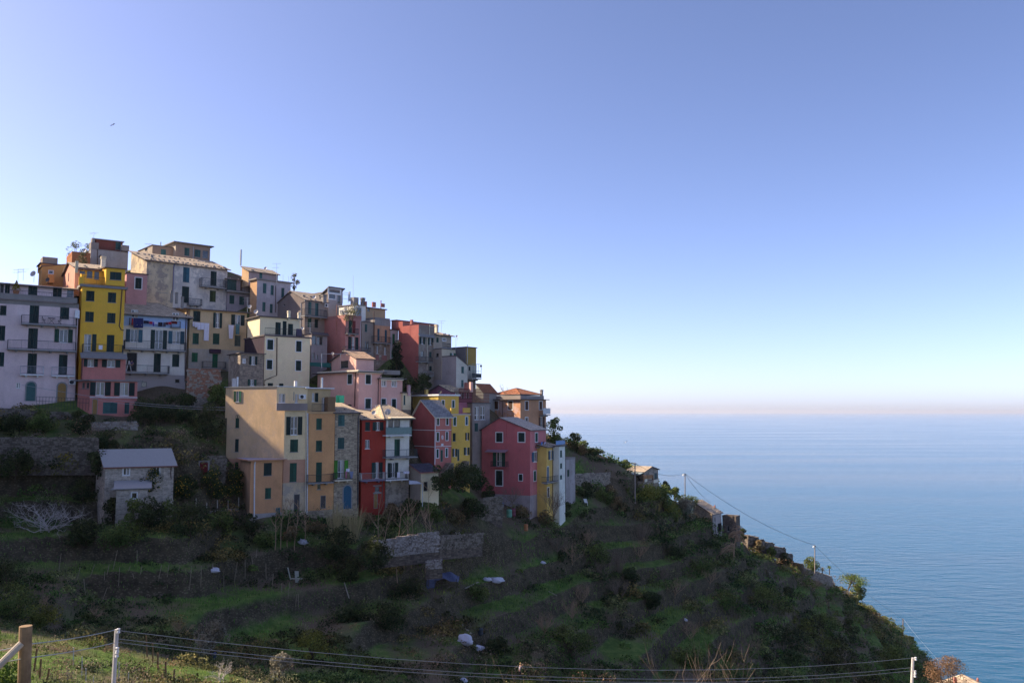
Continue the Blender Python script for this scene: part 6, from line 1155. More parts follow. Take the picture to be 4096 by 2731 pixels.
railing('railing', 'iron railing on the retaining wall in front of the lilac house', [P(145, 1620, 106.8), P(355, 1628, 108.5)], 1.1, step=.35, r=.022)
railing('railing', 'low pale kerb rail along the citrus trees fence', [G(830, 2060), G(955, 2050)], .3, M_GREY, step=3, r=.035)
# ---------------------------------------------------------------- poles, cables, fence
def cable(name, label, pts, r, sag=.0, mat=None, grp=None):
    mb = MB()
    for a, b in zip(pts[:-1], pts[1:]):
        a, b = Vector(a), Vector(b); mb.tube([a.lerp(b, t) - V(0, 0, sag * 4 * t * (1 - t)) for t in np.linspace(0, 1, 13)], r, 4)
    return tag(mb.build(name, [mat or simple((.10, .11, .12), .6, name='cable')]), label, 'cable', grp)
TOPS = []
for px, yt, yb, D, r, lamp, lb in ((2540, 1850, 1990, 150, .13, False, 'grey utility pole in front of the cape cottage'), (2740, 1893, 2015, 172, .12, True, 'wooden utility pole above the lower cape cottage'), (3259, 2180, 2285, 195, .14, True, 'pale utility pole with lamp at the stone path on the cape'), (3612, 2473, 2545, 248, .15, False, 'dark utility pole at the tip of the cape')):
    b, t = P(px, yb, D), P(px, yt, D); rt = empty('utility_pole', b, 0, lb, 'pole', 'utility poles along the cape'); mb = MB(); mb.tube([b - V(0, 0, 1), t], [r, r * .75], 7); mb.build('post', [simple((.30, .25, .22), .9, name='grey_wood') if px < 3600 else M_WOOD], rt); mb = MB(); mb.cbox(t - V(0, 0, .25), .5, .12, .12); mb.build('crossbar', [M_IRON], rt); TOPS.append(t)
    if lamp: mb = MB(); mb.lathe(t + V(-.35, -.2, -.35), [(.02, .25), (.2, .15), (.26, -.05), (.02, -.1)], 8); mb.build('lamp_head', [M_WHITE], rt)
cable('power_cable', 'sagging cable from the garden to the first utility pole', [P(2440, 1850, 158), TOPS[0]], .03, .3); cable('power_cable', 'cable between the first and second utility poles', TOPS[0:2], .03, 1.2); cable('power_cable', 'long cable from the second to the third utility pole', TOPS[1:3], .035, 1.6); cable('power_cable', 'cable from the third to the fourth utility pole', TOPS[2:4], .035, 1.2)
cable('power_cable', 'cable from the fourth utility pole down to the right edge', [TOPS[3], P(3870, 2760, 120)], .02, .5, simple((.3, .3, .3), .5, name='grey_cable')); cable('power_cable', 'cable from the second utility pole to the lower cottage roof', [TOPS[1], P(2844, 2012, 171)], .03, .6)
cable('power_cable', 'upper of two cables from the lilac house to the tan corner house', [P(0, 1522, 109), P(540, 1609, 106), P(902, 1629, 109)], .022, .15, simple((.4, .4, .42), .5, name='grey_cable')); cable('power_cable', 'lower of two cables from the salmon red house to the tan corner house', [P(360, 1592, 106), P(540, 1618, 105.5), P(902, 1640, 109)], .02, .1, simple((.4, .4, .42), .5, name='grey_cable'))
post = lambda name, label, b, t, r0, r1, mat, grp=None, cat='post', n=8: None
def mkpost(name, label, b, t, r, mat, grp=None, n=8):
    mb = MB(); mb.tube([b, Vector(b).lerp(t, .5), t], r, n); return tag(mb.build(name, [mat]), label, 'post', grp)
WOODP = simple((.25, .165, .09), .9, name='peeled_log', var=.45); b = P(88, 3000, 8.8); t = P(103, 2502, 8.8)
mkpost('wooden_post', 'thick round wooden post at the bottom left corner', b, t, .062, WOODP, n=14); mkpost('wooden_brace', 'diagonal weathered brace pole leaning on the thick wooden post', P(-60, 2715, 8.5), P(86, 2572, 8.74), .036, simple((.42, .36, .28), .9, name='grey_log', var=.3), n=10)
LP_b, LP_t = P(444, 2900, 13), P(467, 2516, 13); RP_b, RP_t = P(3640, 2900, 20), P(3652, 2629, 20)
for nm, a, t, r, lb in (('metal_post', LP_b, LP_t, .035, 'whitish metal fence post with insulators at the lower left'), ('metal_post', RP_b, RP_t, .035, 'pinkish white fence post at the lower right')):
    rt = empty(nm, a, 0, lb, 'post'); mb = MB(); mb.tube([a, t], r, 8); mb.build('tube', [simple((.62, .58, .54), .7, name='chalky_paint', var=.2)], rt); mb = MB()
    for q in ((.02, .62, .78) if r else ()): c = Vector(t).lerp(a, q * .33); mb.lathe(c + V(.045, -.04, 0), [(.01, -.04), (.03, -.03), (.02, 0), (.03, .03), (.01, .04)], 8)
    mb.build('insulator', [M_WHITE], rt)
WIRE = simple((.36, .37, .35), .5, .2, name='galvanised_wire')
for k, (yl, yr, sg, lb) in enumerate(((2520, 2630, .42, 'top'), (2553, 2668, .42, 'middle'), (2567, 2681, .42, 'bottom'))):
    f = 0.015 + k * .0; a = P(470, yl, 13); b = P(3650, yr, 20); cable('fence_wire', lb + ' wire of the three stretched between the two pale metal posts', [a, b], .0045, sg, WIRE, 'fence wires between the metal posts')
cable('fence_wire', 'upper wire from the thick wooden post to the whitish metal post', [P(-120, 2610, 8.6), P(97, 2577, 8.75), P(460, 2518, 13)], .006, .02, WIRE); cable('fence_wire', 'lower wire from the thick wooden post to the whitish metal post', [P(-120, 2650, 8.6), P(92, 2632, 8.75), P(458, 2569, 13)], .006, .02, WIRE)
STK = simple((.30, .24, .17), .95, name='vine_stake', var=.3)
def stakes(v, L, name, label, grp, mat, r=.03):
    for x, yt, yb, dx in L:
        px, py = nat(v, x, yb); b = G(px, py); xt, y_t = nat(v, x + dx, yt); t = P(xt, y_t, b.y); mb = MB(); mb.tube([b - V(0, 0, .2), t], r * max(1, b.y / 80), 5); tag(mb.build(name, [mat]), label, 'stake', grp)
stakes('N', ((550, 310, 490, 25), (720, 440, 560, 35), (845, 415, 560, 45), (978, 480, 610, 8), (1005, 415, 510, 22), (1112, 440, 690, 14), (1262, 500, 600, -14), (1290, 280, 410, 0), (1490, 420, 600, 30), (1570, 420, 580, 20), (1780, 430, 660, 22), (1888, 425, 640, 8), (1995, 400, 490, 8), (2105, 520, 640, 0), (2200, 390, 600, 32), (2305, 370, 580, 0), (1680, 425, 500, 10), (1320, 430, 500, 15), (1205, 430, 500, 20), (810, 550, 740, -22), (940, 630, 800, 70), (1060, 280, 470, 45)), 'vine_stake', 'thin leaning vine stake on the neglected terrace above the cut green field', 'vine stakes on the neglected terrace', STK)
stakes('O', ((85, 390, 600, 32), (190, 370, 580, 0), (262, 335, 470, -12), (290, 255, 380, 12), (388, 405, 570, -4), (440, 500, 650, 14), (528, 590, 690, 4), (590, 580, 750, 18), (660, 700, 830, 14), (690, 690, 830, 0)), 'vine_stake', 'vine stake along the stone edge right of the cut green field', 'vine stakes along the stone edge', STK)
stakes('N', ((318, 1205, 1420, 30), (372, 1300, 1500, 14), (430, 1392, 1531, 34), (1388, 1085, 1290, -14), (1440, 1155, 1335, -4), (1490, 1245, 1480, -6), (1560, 1325, 1531, -2), (1632, 1395, 1531, 8), (1385, 1370, 1370, 1)), 'wooden_stake', 'brown wooden stake in the near vegetable plot', 'wooden stakes in the near plot', M_WOOD, .05)
stakes('N', ((690, 1195, 1370, 2), (768, 1280, 1490, 4), (808, 1390, 1531, 0), (1118, 1330, 1510, 2), (1206, 1425, 1531, 4), (1288, 1478, 1531, 0), (878, 1470, 1531, 0)), 'metal_stake', 'thin whitish metal stake in the near vegetable plot', 'metal stakes in the near plot', simple((.55, .54, .5), .6, name='pale_metal'), .025)
stakes('M', ((1385, 1070, 1130, 0), (1508, 1050, 1140, 0), (1627, 1050, 1180, 0), (1732, 1150, 1192, 0), (1843, 1040, 1185, 2), (1943, 1080, 1175, 2), (2045, 1055, 1170, 0), (2145, 1060, 1170, 0), (2245, 1030, 1145, 0)), 'fence_post', 'pale square fence post below the citrus trees', 'fence posts below the citrus trees', simple((.38, .34, .30), .9, name='pale_wood'), .05)
# ---------------------------------------------------------------- small things
def blob(name, label, cat, c, sx, sy, sz, mat, seed=1, grp=None, am=.22):
    rg = np.random.default_rng(seed); n, m = 20, 12; th = np.linspace(0, 2 * np.pi, n, endpoint=False); ph = np.linspace(-np.pi / 2, np.pi / 2, m); T, H_ = np.meshgrid(th, ph); x, y_, z_ = np.cos(T) * np.cos(H_), np.sin(T) * np.cos(H_), np.sin(H_)
    f = 1 + am * (np.sin(3 * x + rg.uniform(0, 6)) * np.cos(4 * y_ + rg.uniform(0, 6)) + .6 * np.sin(7 * z_ + 5 * x + rg.uniform(0, 6))); z_ = np.where(z_ < 0, z_ * .5, z_)
    v = np.stack([c[0] + x * f * sx, c[1] + y_ * f * sy, c[2] + z_ * f * sz], -1).reshape(-1, 3); mb = MB(); mb.v = [tuple(p) for p in v]
    for j in range(m - 1):
        for i in range(n): mb.f.append((j * n + i, j * n + (i + 1) % n, (j + 1) * n + (i + 1) % n, (j + 1) * n + i)); mb.m.append(0)
    return tag(mb.build(name, [mat], None, True), label, cat, grp)
SACK = simple((.62, .60, .66), .8, name='white_woven_plastic', var=.12)
for px, py, sx, sz, lb, sd in ((1985, 2330, 1.0, .5, 'white sack lying on the grass above the central terraces, larger of two', 2), (1950, 2322, .6, .32, 'small white sack beside the larger one on the central grass', 3), (1860, 2578, .95, .8, 'heaped white bag at the lower centre', 4), (1908, 2598, .85, .42, 'flat white bag just right of the heaped white bag', 5), (1852, 2732, .45, .4, 'white bag cut by the bottom edge under the wires', 6), (1212, 2176, .6, .45, 'white bag under the saplings below the tan corner house', 7), (2742, 2488, .35, .28, 'small white bag on the far grass patch', 8), (2172, 2255, .4, .28, 'white scrap below the orange pot', 9), (853, 2292, .7, .35, 'grey plastic sheet hung among the vine stakes', 10)):
    g_ = G(px, py); blob('white_bag', lb, 'bag', (g_.x, g_.y, g_.z + sz * .35), sx, sx * .7, sz, SACK, sd)
a_ = G(1768, 2350); rt = empty('tarpaulin', a_, 0, 'blue tarpaulin stretched on sticks over a brushwood pile', 'tarpaulin'); mb = MB(); nx, ny = 16, 8
pt_ = lambda i, j: V(a_.x - 1.9 + 4. * i / nx, a_.y - .9 + 2.2 * j / ny, a_.z + 1.15 + .25 * math.sin(i * .9 + j * .5) * .5 + .5 * j / ny - (.9 if j == 0 and i < 5 else 0) - .02 * (i - 8) ** 2 * .35)
for i in range(nx):
    for j in range(ny): mb.face([pt_(i, j), pt_(i + 1, j), pt_(i + 1, j + 1), pt_(i, j + 1)])
mb.build('sheet', [simple((.10, .12, .20), .5, name='blue_tarp', var=.25)], rt, True); mb = MB(); [mb.tube([a_ + V(x_, y_, -.3), a_ + V(x_, y_, 1.2)], .04, 5) for x_ in (-1.6, 0, 1.9) for y_ in (-.8, 1)]; mb.build('support_sticks', [BARK], rt); mb = MB(); rg = random.Random(3)
for i in range(70): p = a_ + V(rg.uniform(-1.6, 1.9), rg.uniform(-.6, .8), rg.uniform(0, .8)); mb.tube([p, p + V(rg.gauss(0, .6), rg.gauss(0, .4), rg.gauss(0, .25))], .025, 3)
mb.build('brushwood', [TWIG], rt)
p0, p1 = G(1850, 2190), P(1830, 2127, 107.2); rt = empty('ladder', p0, 0, 'wooden ladder leaning on the terrace wall', 'ladder'); d_ = p1 - p0; sx_ = V(.24, .05, 0); mb = MB(); [mb.tube([p0 + s_ * sx_, p1 + s_ * sx_], .035, 5) for s_ in (-1, 1)]; mb.build('rails', [simple((.42, .36, .30), .9, name='pale_wood')], rt)
for i in range(9): mb = MB(); c_ = p0 + d_ * (i + .5) / 9; mb.tube([c_ - sx_, c_ + sx_], .028, 5); mb.build('rung', [simple((.42, .36, .30), .9, name='pale_wood')], rt)
def barrel(name, label, c, r, h, col):
    mb = MB(); mb.lathe(c, [(.01, 0), (r * .92, 0), (r, h * .1), (r * 1.04, h * .3), (r, h * .33), (r, h * .63), (r * 1.04, h * .66), (r, h * .9), (r * .9, h), (.01, h)], 14); tag(mb.build(name, [simple(col, .5, name='plastic')], None, True), label, 'barrel')
barrel('barrel', 'pale green water barrel below the rose house', P(2037, 2068, 124.5), .42, 1.15, (.12, .30, .20)); barrel('barrel', 'dark red barrel right of the pale green barrel', P(2051, 2064, 125.2), .45, 1.15, (.14, .03, .05)); barrel('water_tub', 'blue tub on the ledge above the barrels', P(2004, 2024, 125), .4, .5, (.04, .17, .42)); barrel('clay_pot', 'tall orange clay pot beside the fallen planks', P(2104, 2122, 122.5), .3, .95, (.42, .17, .07)); barrel('barrel', 'dark barrel on the brown path at the lower centre', G(1921, 2540), .35, .75, (.04, .05, .06)); barrel('barrel', 'blue barrel under the silvery olive tree', G(853, 2642), .22, .6, (.03, .06, .22))
def bent_plank(name, label, a, b, w, mat): d = Vector(b) - Vector(a); mb = MB(); mb.box(a, d, V(d.y, -d.x, 0).normalized() * w, V(0, 0, .06)); tag(mb.build(name, [mat]), label, 'plank')
PW = simple((.34, .30, .24), .95, name='grey_plank')
for px0, y0, px1, y1, w, lb in ((1857, 2360, 1910, 2335, .25, 'long grey plank lying left of the white sacks'), (2194, 2370, 2228, 2393, .14, 'thin pale pole lying on the central slope'), (1851, 2504, 1887, 2548, .22, 'grey plank behind the heaped white bag'), (1379, 2345, 1398, 2415, .12, 'leaning grey pole among the brambles')):
    a_, b_ = G(px0, y0), G(px1, y1); bent_plank('plank', lb, a_ + V(0, 0, .15), b_ + V(0, 0, .25), w, PW)
a_ = G(1198, 2335); mb = MB(); mb.box(a_ + V(-.5, 0, .1), (.45, 0, 0), (0, .06, 0), (-.1, 0, 1.3)); mb.box(a_ + V(-1.0, -.1, .5), (1.3, 0, 0), (0, .3, 0), (0, 0, .06)); mb.box(a_ + V(-1.1, 0, .4), (.12, 0, 0), (0, .05, 0), (-.35, 0, 1.4)); tag(mb.build('broken_boards', [simple((.46, .47, .40), .8, name='pale_board')]), 'pale broken boards standing beside the stone edge of the field', 'boards')
# laundry
LW = simple((.76, .72, .80), .9, name='white_cloth', var=.06)
def cloth(name, label, H_, o, v, x0, y0, x1, y1, col, out=.7, grp=None, fold=.05, taper=0):
    u0, u1, z0, z1 = H_.rect(o, 'F', v, x0, y0, x1, y1, out); mb = MB(); n = 8; m = 5; f = random.uniform(0, 6)
    def q(i, j): u = u0 + (u1 - u0) * (i / n if not taper else .5 + (i / n - .5) * (1 - taper * j / m)); d = out + fold * math.sin(i * 1.7 + f) * (j / m); p = o.C + o.ax * u + o.nF * d; return V(p.x, p.y, z1 - (z1 - z0) * j / m)
    for i in range(n):
        for j in range(m): mb.face([q(i, j), q(i, j + 1), q(i + 1, j + 1), q(i + 1, j)])
    return tag(mb.build(name, [col], None, True), label, 'laundry', grp)
c_ = lambda r, g, b: simple((r, g, b), .95, name='cloth')
cloth('blue_towel', 'large navy blue towel hung on the balcony of the light blue floor', HB, BLUO, 'F', 132, 88, 285, 238, c_(.02, .025, .10), .72); cloth('red_cloth', 'narrow red cloth behind the navy blue towel', HB, BLUO, 'F', 104, 88, 130, 195, c_(.35, .03, .03), .73)
for i, (x0, x1, y0, y1, col, lb) in enumerate(((290, 378, 128, 172, (.02, .015, .03), 'row of dark small clothes right of the navy towel'), (380, 432, 140, 180, (.35, .02, .05), 'red shirt on the line under the light blue floor'), (434, 456, 145, 210, (.12, .06, .4), 'violet sock cloth on the line'), (452, 512, 146, 180, (.6, .58, .7), 'white vest on the line under the light blue floor'), (520, 590, 152, 215, (.02, .015, .03), 'black trousers on the line under the light blue floor'), (600, 640, 152, 220, (.08, .07, .09), 'dark grey trousers on the line'), (640, 680, 150, 190, (.12, .015, .03), 'dark red garment on the line'), (682, 730, 148, 185, (.45, .03, .04), 'bright red shirt on the line near the right balcony'), (735, 820, 140, 178, (.13, .02, .02), 'maroon cloth at the right end of the line'))):
    cloth('hanging_garment', lb, HB, BLUO, 'F', x0, y0, x1, y1, c_(*col), .8, 'clothes on the line of the light blue house')
for i, (x0, x1, y0, y1, lb) in enumerate(((1062, 1092, 145, 215, 'first'), (1096, 1136, 152, 232, 'second'), (1136, 1182, 158, 268, 'third'), (1184, 1240, 160, 268, 'fourth'))):
    cloth('white_shirt', lb + ' white shirt from the left on the line of the sand coloured house', HE, BEIO, 'F', x0, y0, x1, y1, LW, .5, 'white shirts on the sand coloured house')
cloth('patterned_sheet', 'long white patterned sheet hanging right of the white shirts', HE, BEIO, 'F', 1240, 165, 1318, 440, LW, .52); cloth('white_cover', 'white ironing board shaped cover hanging on the sand coloured house', HE, BEIO, 'F', 1620, 195, 1705, 408, LW, .4, fold=.02, taper=.3); cloth('teal_cloth', 'teal and white cloth hanging under the right window of the sand coloured house', HE, BEIO, 'F', 1738, 178, 1795, 340, c_(.10, .22, .24), .4)
cloth('white_towel', 'white towel on the lowest balcony of the narrow white house', HW, WO, 'K', 935, 735, 980, 825, LW, 1.12); cloth('white_sheet', 'white sheet draped over the rail end of the narrow white house', HW, WO, 'K', 1035, 722, 1128, 760, LW, 1.13); cloth('checked_cloth', 'red checked cloth on the stone house balcony', HS, SO, 'J', 2080, 720, 2115, 828, c_(.4, .16, .2), .95); cloth('grey_shirt', 'blue grey shirt on the stone house balcony', HS, SO, 'J', 2150, 725, 2208, 835, c_(.22, .24, .36), .95, taper=.5); cloth('white_shirt', 'white shirt on the stone house balcony rail', HS, SO, 'J', 2095, 680, 2150, 730, LW, .93)
cloth('white_paper', 'white sheet on the balcony rail of the yellow tower', HY, YO, 'E', 1548, 512, 1608, 578, LW, 1.42, fold=.01)
cloth('blue_towel', 'blue and white striped towels on the small balcony of the rose house', HP, PO, 'L', 1232, 262, 1258, 400, c_(.08, .2, .5), .64); cloth('white_towel', 'pale towels beside the blue ones on the rose house balcony', HP, PO, 'L', 1280, 265, 1308, 340, c_(.6, .5, .58), .64)
# table and chairs on the lilac balcony
def table_set():
    p = HL.pt(LO, 'F', 'A', 808, 1545, .55); W = simple((.10, .08, .09), .7, name='folding_wood'); ax = LO.ax
    rt = empty('folding_table', p, HL.root.rotation_euler.z, 'folding table on the middle balcony of the lilac house', 'table'); mb = MB(); mb.box(p - ax * .42 - LO.nF * .3 + V(0, 0, .72), ax * .84, LO.nF * .6, (0, 0, .035)); mb.build('table_top', [W], rt)
    for s in (-1, 1): mb = MB(); mb.tube([p + ax * .3 * s + V(0, 0, .0), p - ax * .3 * s + V(0, 0, .72)], .025, 4); mb.build('leg', [W], rt)
    for s, side in ((-1, 'left'), (1, 'right')):
        q = p + ax * .95 * s; rt = empty('folding_chair', q, 0, 'folding chair ' + side + ' of the table on the lilac house balcony', 'chair', 'chairs on the lilac house balcony'); mb = MB(); mb.box(q - ax * .2 - LO.nF * .2 + V(0, 0, .44), ax * .4, LO.nF * .4, (0, 0, .03)); mb.build('seat', [W], rt); mb = MB()
        for k in range(3): mb.box(q + ax * .2 * s - LO.nF * .2 + V(0, 0, .6 + k * .12), ax * .03, LO.nF * .4, (0, 0, .07))
        mb.build('backrest', [W], rt)
        for dd in (-.18, .18): mb = MB(); mb.tube([q - ax * .2 * s + LO.nF * dd, q + ax * .2 * s + LO.nF * dd + V(0, 0, .9)], .02, 4); mb.tube([q + ax * .2 * s + LO.nF * dd, q - ax * .2 * s + LO.nF * dd + V(0, 0, .45)], .02, 4); mb.build('leg', [W], rt)
table_set()
q = P(2345, 2020, 141); rt = empty('garden_chair', q, 0, 'white plastic garden chair on the shaded terrace right of the white house', 'chair'); mb = MB(); mb.box(q + V(-.25, -.25, .42), (.5, 0, 0), (0, .5, 0), (0, 0, .05)); mb.build('seat', [M_WHITE], rt); mb = MB(); mb.box(q + V(-.3, .2, .45), (.55, 0, 0), (0, .06, 0), (-.15, .1, .6)); mb.build('backrest', [M_WHITE], rt)
for x_ in (-.22, .22):
    for y_ in (-.22, .22): mb = MB(); mb.tube([q + V(x_, y_, 0), q + V(x_ * .9, y_ * .9, .44)], .03, 5); mb.build('leg', [M_WHITE], rt)
# the people
def figure(label, base, face, H_, shirt, legs, hair, arms, bend=0., arm_up=None):
    root = empty('person', base, 0, label, 'person'); f = V(math.cos(face), math.sin(face), 0); s = V(-f.y, f.x, 0); k = H_ / 1.7; O = Vector(base)
    at = lambda a, b, z: O + (f * a + s * b) * k + V(0, 0, z * k)
    sk = lambda z: bend * max(0, z - .92)
    def skin(name, nodes, edges, mat, parent):
        me = bpy.data.meshes.new(name); me.from_pydata([tuple(at(n[0] + sk(n[2]), n[1], n[2]) - O) for n in nodes], edges, []); ob = bpy.data.objects.new(name, me); COL.objects.link(ob); ob.parent = parent; me.materials.append(mat)
        m = ob.modifiers.new('Skin', 'SKIN'); 
        for i, n in enumerate(nodes): me.skin_vertices[0].data[i].radius = (n[3] * k, n[4] * k if len(n) > 4 else n[3] * k)
        me.skin_vertices[0].data[0].use_root = True; u = ob.modifiers.new('Sub', 'SUBSURF'); u.levels = 1; u.render_levels = 1; return ob
    B = [(0, 0, .92, .13), (0, 0, 1.12, .12), (.01, 0, 1.34, .15), (.01, 0, 1.45, .06), (.03, 0, 1.54, .075), (.04, 0, 1.64, .085), (0, .17, 1.38, .055), (0, -.17, 1.38, .055)]; E = [(0, 1), (1, 2), (2, 3), (3, 4), (4, 5), (2, 6), (2, 7)]
    for sd in (1, -1):
        i = len(B); B += [(0, .09 * sd, .84, .085), (.02, .10 * sd, .48, .058), (-.02, .10 * sd, .09, .04), (.12, .11 * sd, .03, .035)]; E += [(0, i), (i, i + 1), (i + 1, i + 2), (i + 2, i + 3)]
    SK = simple((.42, .25, .18), .6, name='skin')
    hands = []
    for sd, (e1, h1) in zip((1, -1), arms):
        i = len(B); B += [(*e1, .042), (*h1, .032), (h1[0] + .07, h1[1], h1[2] + .02, .036)]; E += [(6 if sd > 0 else 7, i), (i, i + 1), (i + 1, i + 2)]
        for q_, (fy, fl) in enumerate(((-.03, .075), (-.01, .085), (.01, .08), (.03, .065))):
            j = len(B); B += [(h1[0] + .11, h1[1] + fy, h1[2] + .02, .009), (h1[0] + .11 + fl * .8, h1[1] + fy, h1[2] + .005, .007)]; E += [(i + 2, j), (j, j + 1)]
        j = len(B); B += [(h1[0] + .06, h1[1] - .045 * sd, h1[2] + .03, .009)]; E += [(i + 2, j)]
    body = skin('body', B, E, SK, root)
    skin('trousers', [(0, 0, .95, .15)] + [n for sd in (1, -1) for n in ((0, .09 * sd, .84, .105), (.02, .10 * sd, .48, .075), (-.02, .10 * sd, .12, .06))], [(0, 1), (1, 2), (2, 3), (0, 4), (4, 5), (5, 6)], legs, root)
    T = [(0, 0, .95, .14), (0, 0, 1.12, .14), (.01, 0, 1.34, .17), (0, .19, 1.38, .07), (*[.5 * (a + b) for a, b in zip((0, .17, 1.38), arms[0][0])], .06), (0, -.19, 1.38, .07), (*[.5 * (a + b) for a, b in zip((0, -.17, 1.38), arms[1][0])], .06)]
    skin('shirt', T, [(0, 1), (1, 2), (2, 3), (3, 4), (2, 5), (5, 6)], shirt, root)
    hd = at(.03 + sk(1.6), 0, 1.63); mb = MB(); mb.lathe(hd + V(0, 0, -.02) - f * .02, [(.09 * k, -.03), (.105 * k, .03), (.09 * k, .09), (.05 * k, .12), (.005, .125)], 10); mb.build('hair', [hair], root, True)
    mb = MB(); h2 = at(.12 + sk(1.6), 0, 1.6); mb.lathe(h2, [(.001, -.02), (.018, 0), (.001, .03)], 5, 0, f); [mb.lathe(at(.115 + sk(1.6), .035 * e_, 1.625), [(.001, -.008), (.01, 0), (.001, .008)], 5, 0, f) for e_ in (1, -1)]; mb.build('face_features', [simple((.2, .1, .08), .6, name='features')], root); return root
g_ = G(2079, 2715); figure('person in a white top and dark trousers standing on the slope, hands raised', g_, .3, 1.68, simple((.58, .54, .66), .9, name='white_top'), simple((.03, .025, .045), .9, name='dark_trousers'), simple((.38, .27, .12), .8, name='blond_hair'), (((.16, .2, 1.2), (.26, .1, 1.45)), ((.2, -.2, 1.2), (.28, -.08, 1.42))), .12)
b_ = HB.pt(BLUO, 'F', 'F', 100, 925, .25); figure('person in a dark violet jacket standing in the open balcony door of the white house', b_, -1.0, 1.7, simple((.07, .05, .16), .9, name='violet_jacket'), simple((.03, .03, .05), .9, name='dark_trousers'), simple((.05, .035, .03), .8, name='dark_hair'), (((.05, .25, 1.12), (.2, .2, 1.0)), ((.05, -.25, 1.12), (.2, -.2, .95))))
q = HB.pt(BLUO, 'F', 'F', 58, 925, .75); rt = empty('stepladder', q, 0, 'white stepladder on the balcony in front of the person in violet', 'ladder'); ax = BLUO.ax; mb = MB(); [mb.tube([q + ax * .35 * s_ + BLUO.nF * d_, q + V(0, 0, 1.55) + BLUO.nF * d_], .03, 4) for s_ in (-1, 1) for d_ in (-.15, .15)]; mb.build('rails', [M_WHITE], rt); mb = MB(); [mb.box(q + ax * .35 * (1 - k / 5.) - BLUO.nF * .15 + V(0, 0, 1.55 * k / 5.), ax * .04, BLUO.nF * .3, (0, 0, .04)) for k in range(1, 5)]; mb.build('rungs', [M_WHITE], rt)
# gulls
def gull(label, c, span, tilt, mat):
    rt = empty('gull', c, 0, label, 'bird', 'gulls in flight'); C = Vector(c); r = V(math.cos(tilt), 0, math.sin(tilt)); mb = MB(); mb.lathe(C, [(.005, -.22), (.05, -.1), (.07, .02), (.045, .14), (.02, .22), (.004, .26)], 8, 0, V(.5, -.8, -.1)); mb.build('body', [mat], rt, True)
    for s in (-1, 1):
        w = MB(); a = C + r * .05 * s; m_ = C + r * span * .25 * s + V(0, 0, .09 * span); e = C + r * span * .5 * s + V(0, 0, .02 * span); d = V(.1, .16, 0)
        for p_, q_, wp, wq in ((a, m_, 1, .9), (m_, e, .9, .2)): w.face([p_ - d * wp, q_ - d * wq, q_ + d * wq, p_ + d * wp]); w.face([p_ + d * wp - V(0, 0, .02), q_ + d * wq - V(0, 0, .02), q_ - d * wq - V(0, 0, .02), p_ - d * wp - V(0, 0, .02)])
        w.build('wing', [mat], rt)
GW = simple((.5, .48, .52), .7, name='gull_feathers'); gull('gull gliding high in the sky at the upper left', P(451, 500, 190), 1.25, .5, simple((.5, .46, .52), .7, name='gull_feathers')); gull('white gull flying low over the sea right of the orange hipped house', P(2503, 1768, 175), .8, .65, simple((.8, .8, .8), .7, name='white_feathers'))
# roof below the bottom right corner
n_ = House('small_house', 'tan slab roof with stubby chimneys just rising over the bottom right corner', 88, 'house'); o_ = n_.vol('R', 1290, 1690, 1800, xr=1690, D=47, mat=STN, dep=1.8, roof=('gablex', dict(m=R_STONE, rise=.42, ov=.2, rf=.6)), foot=3); n_.chimney('R', 1253, 1542, 1568, 24, 48, BRK, cap=False)
for x_, y_ in ((1310, 1535), (1395, 1520), (1470, 1512)): n_.chimney('R', x_, y_, y_ + 18, 14, 48.5, BRK, pot=True)

aw = MB(); q_ = [P(*nat('H', x_, y_), d_) for x_, y_, d_ in ((150, 385, 127.5), (480, 400, 129), (485, 465, 127), (155, 440, 126))]; aw.face(q_); aw.face([p_ - V(0, 0, .05) for p_ in q_[::-1]])
for p_ in q_: aw.tube([p_, p_ - V(0, 0, 2.4)], .04, 4)
tag(aw.build('awning', [simple((.02, .16, .12), .7, name='green_canvas')]), 'dark green canvas awning on a terrace left of the salmon villa roof', 'awning')

for i, (px, py, D, h, r, mt) in enumerate(((2660, 1965, 164, 2.2, 1.5, 'dark'), (2700, 1985, 168, 2.0, 1.4, 'mid'), (2795, 2030, 174, 1.8, 1.5, 'mid'), (2965, 2150, 180, 2.2, 1.6, 'dark'), (3030, 2190, 184, 1.8, 1.5, 'brown'), (3085, 2215, 186, 1.7, 1.4, 'mid'), (3140, 2240, 188, 1.8, 1.5, 'dark'), (3190, 2280, 190, 1.8, 1.4, 'brown'), (3300, 2325, 203, 1.8, 1.5, 'mid'), (3370, 2375, 211, 1.8, 1.6, 'lime'), (3420, 2420, 220, 2.0, 1.8, 'mid'), (3450, 2450, 224, 2.2, 1.8, 'lime'), (3510, 2495, 232, 2.4, 2.2, 'lime'), (3560, 2530, 240, 2.0, 2.0, 'mid'), (3615, 2570, 248, 2.2, 2.0, 'lime'), (2330, 1800, 160, 1.8, 1.4, 'mid'), (2360, 1880, 158, 1.4, 1.3, 'lime'), (2450, 1890, 163, 1.5, 1.3, 'mid'), (2320, 1940, 149, 2.0, 1.6, 'dark'), (2375, 1955, 150, 1.8, 1.5, 'mid'), (2415, 1900, 157, 1.6, 1.5, 'brown'), (2395, 2005, 147, 2.2, 1.8, 'mid'), (2450, 1985, 150, 2.0, 1.7, 'brown'), (2495, 2055, 147, 2.2, 1.8, 'dark'), (2350, 1850, 159, 1.6, 1.4, 'brown'), (2555, 2010, 152, 2.0, 1.6, 'lime'), (2620, 2010, 157, 2.2, 1.7, 'lime'))):
    leafy('crest_bush', 'low rounded scrub bush along the crest of the cape', P(px, py, D) - V(0, 0, .5), h, r, LF[mt], .28, int(500 + 350 * r * r), 10, .05, cat='shrub', group='scrub bushes along the cape skyline')

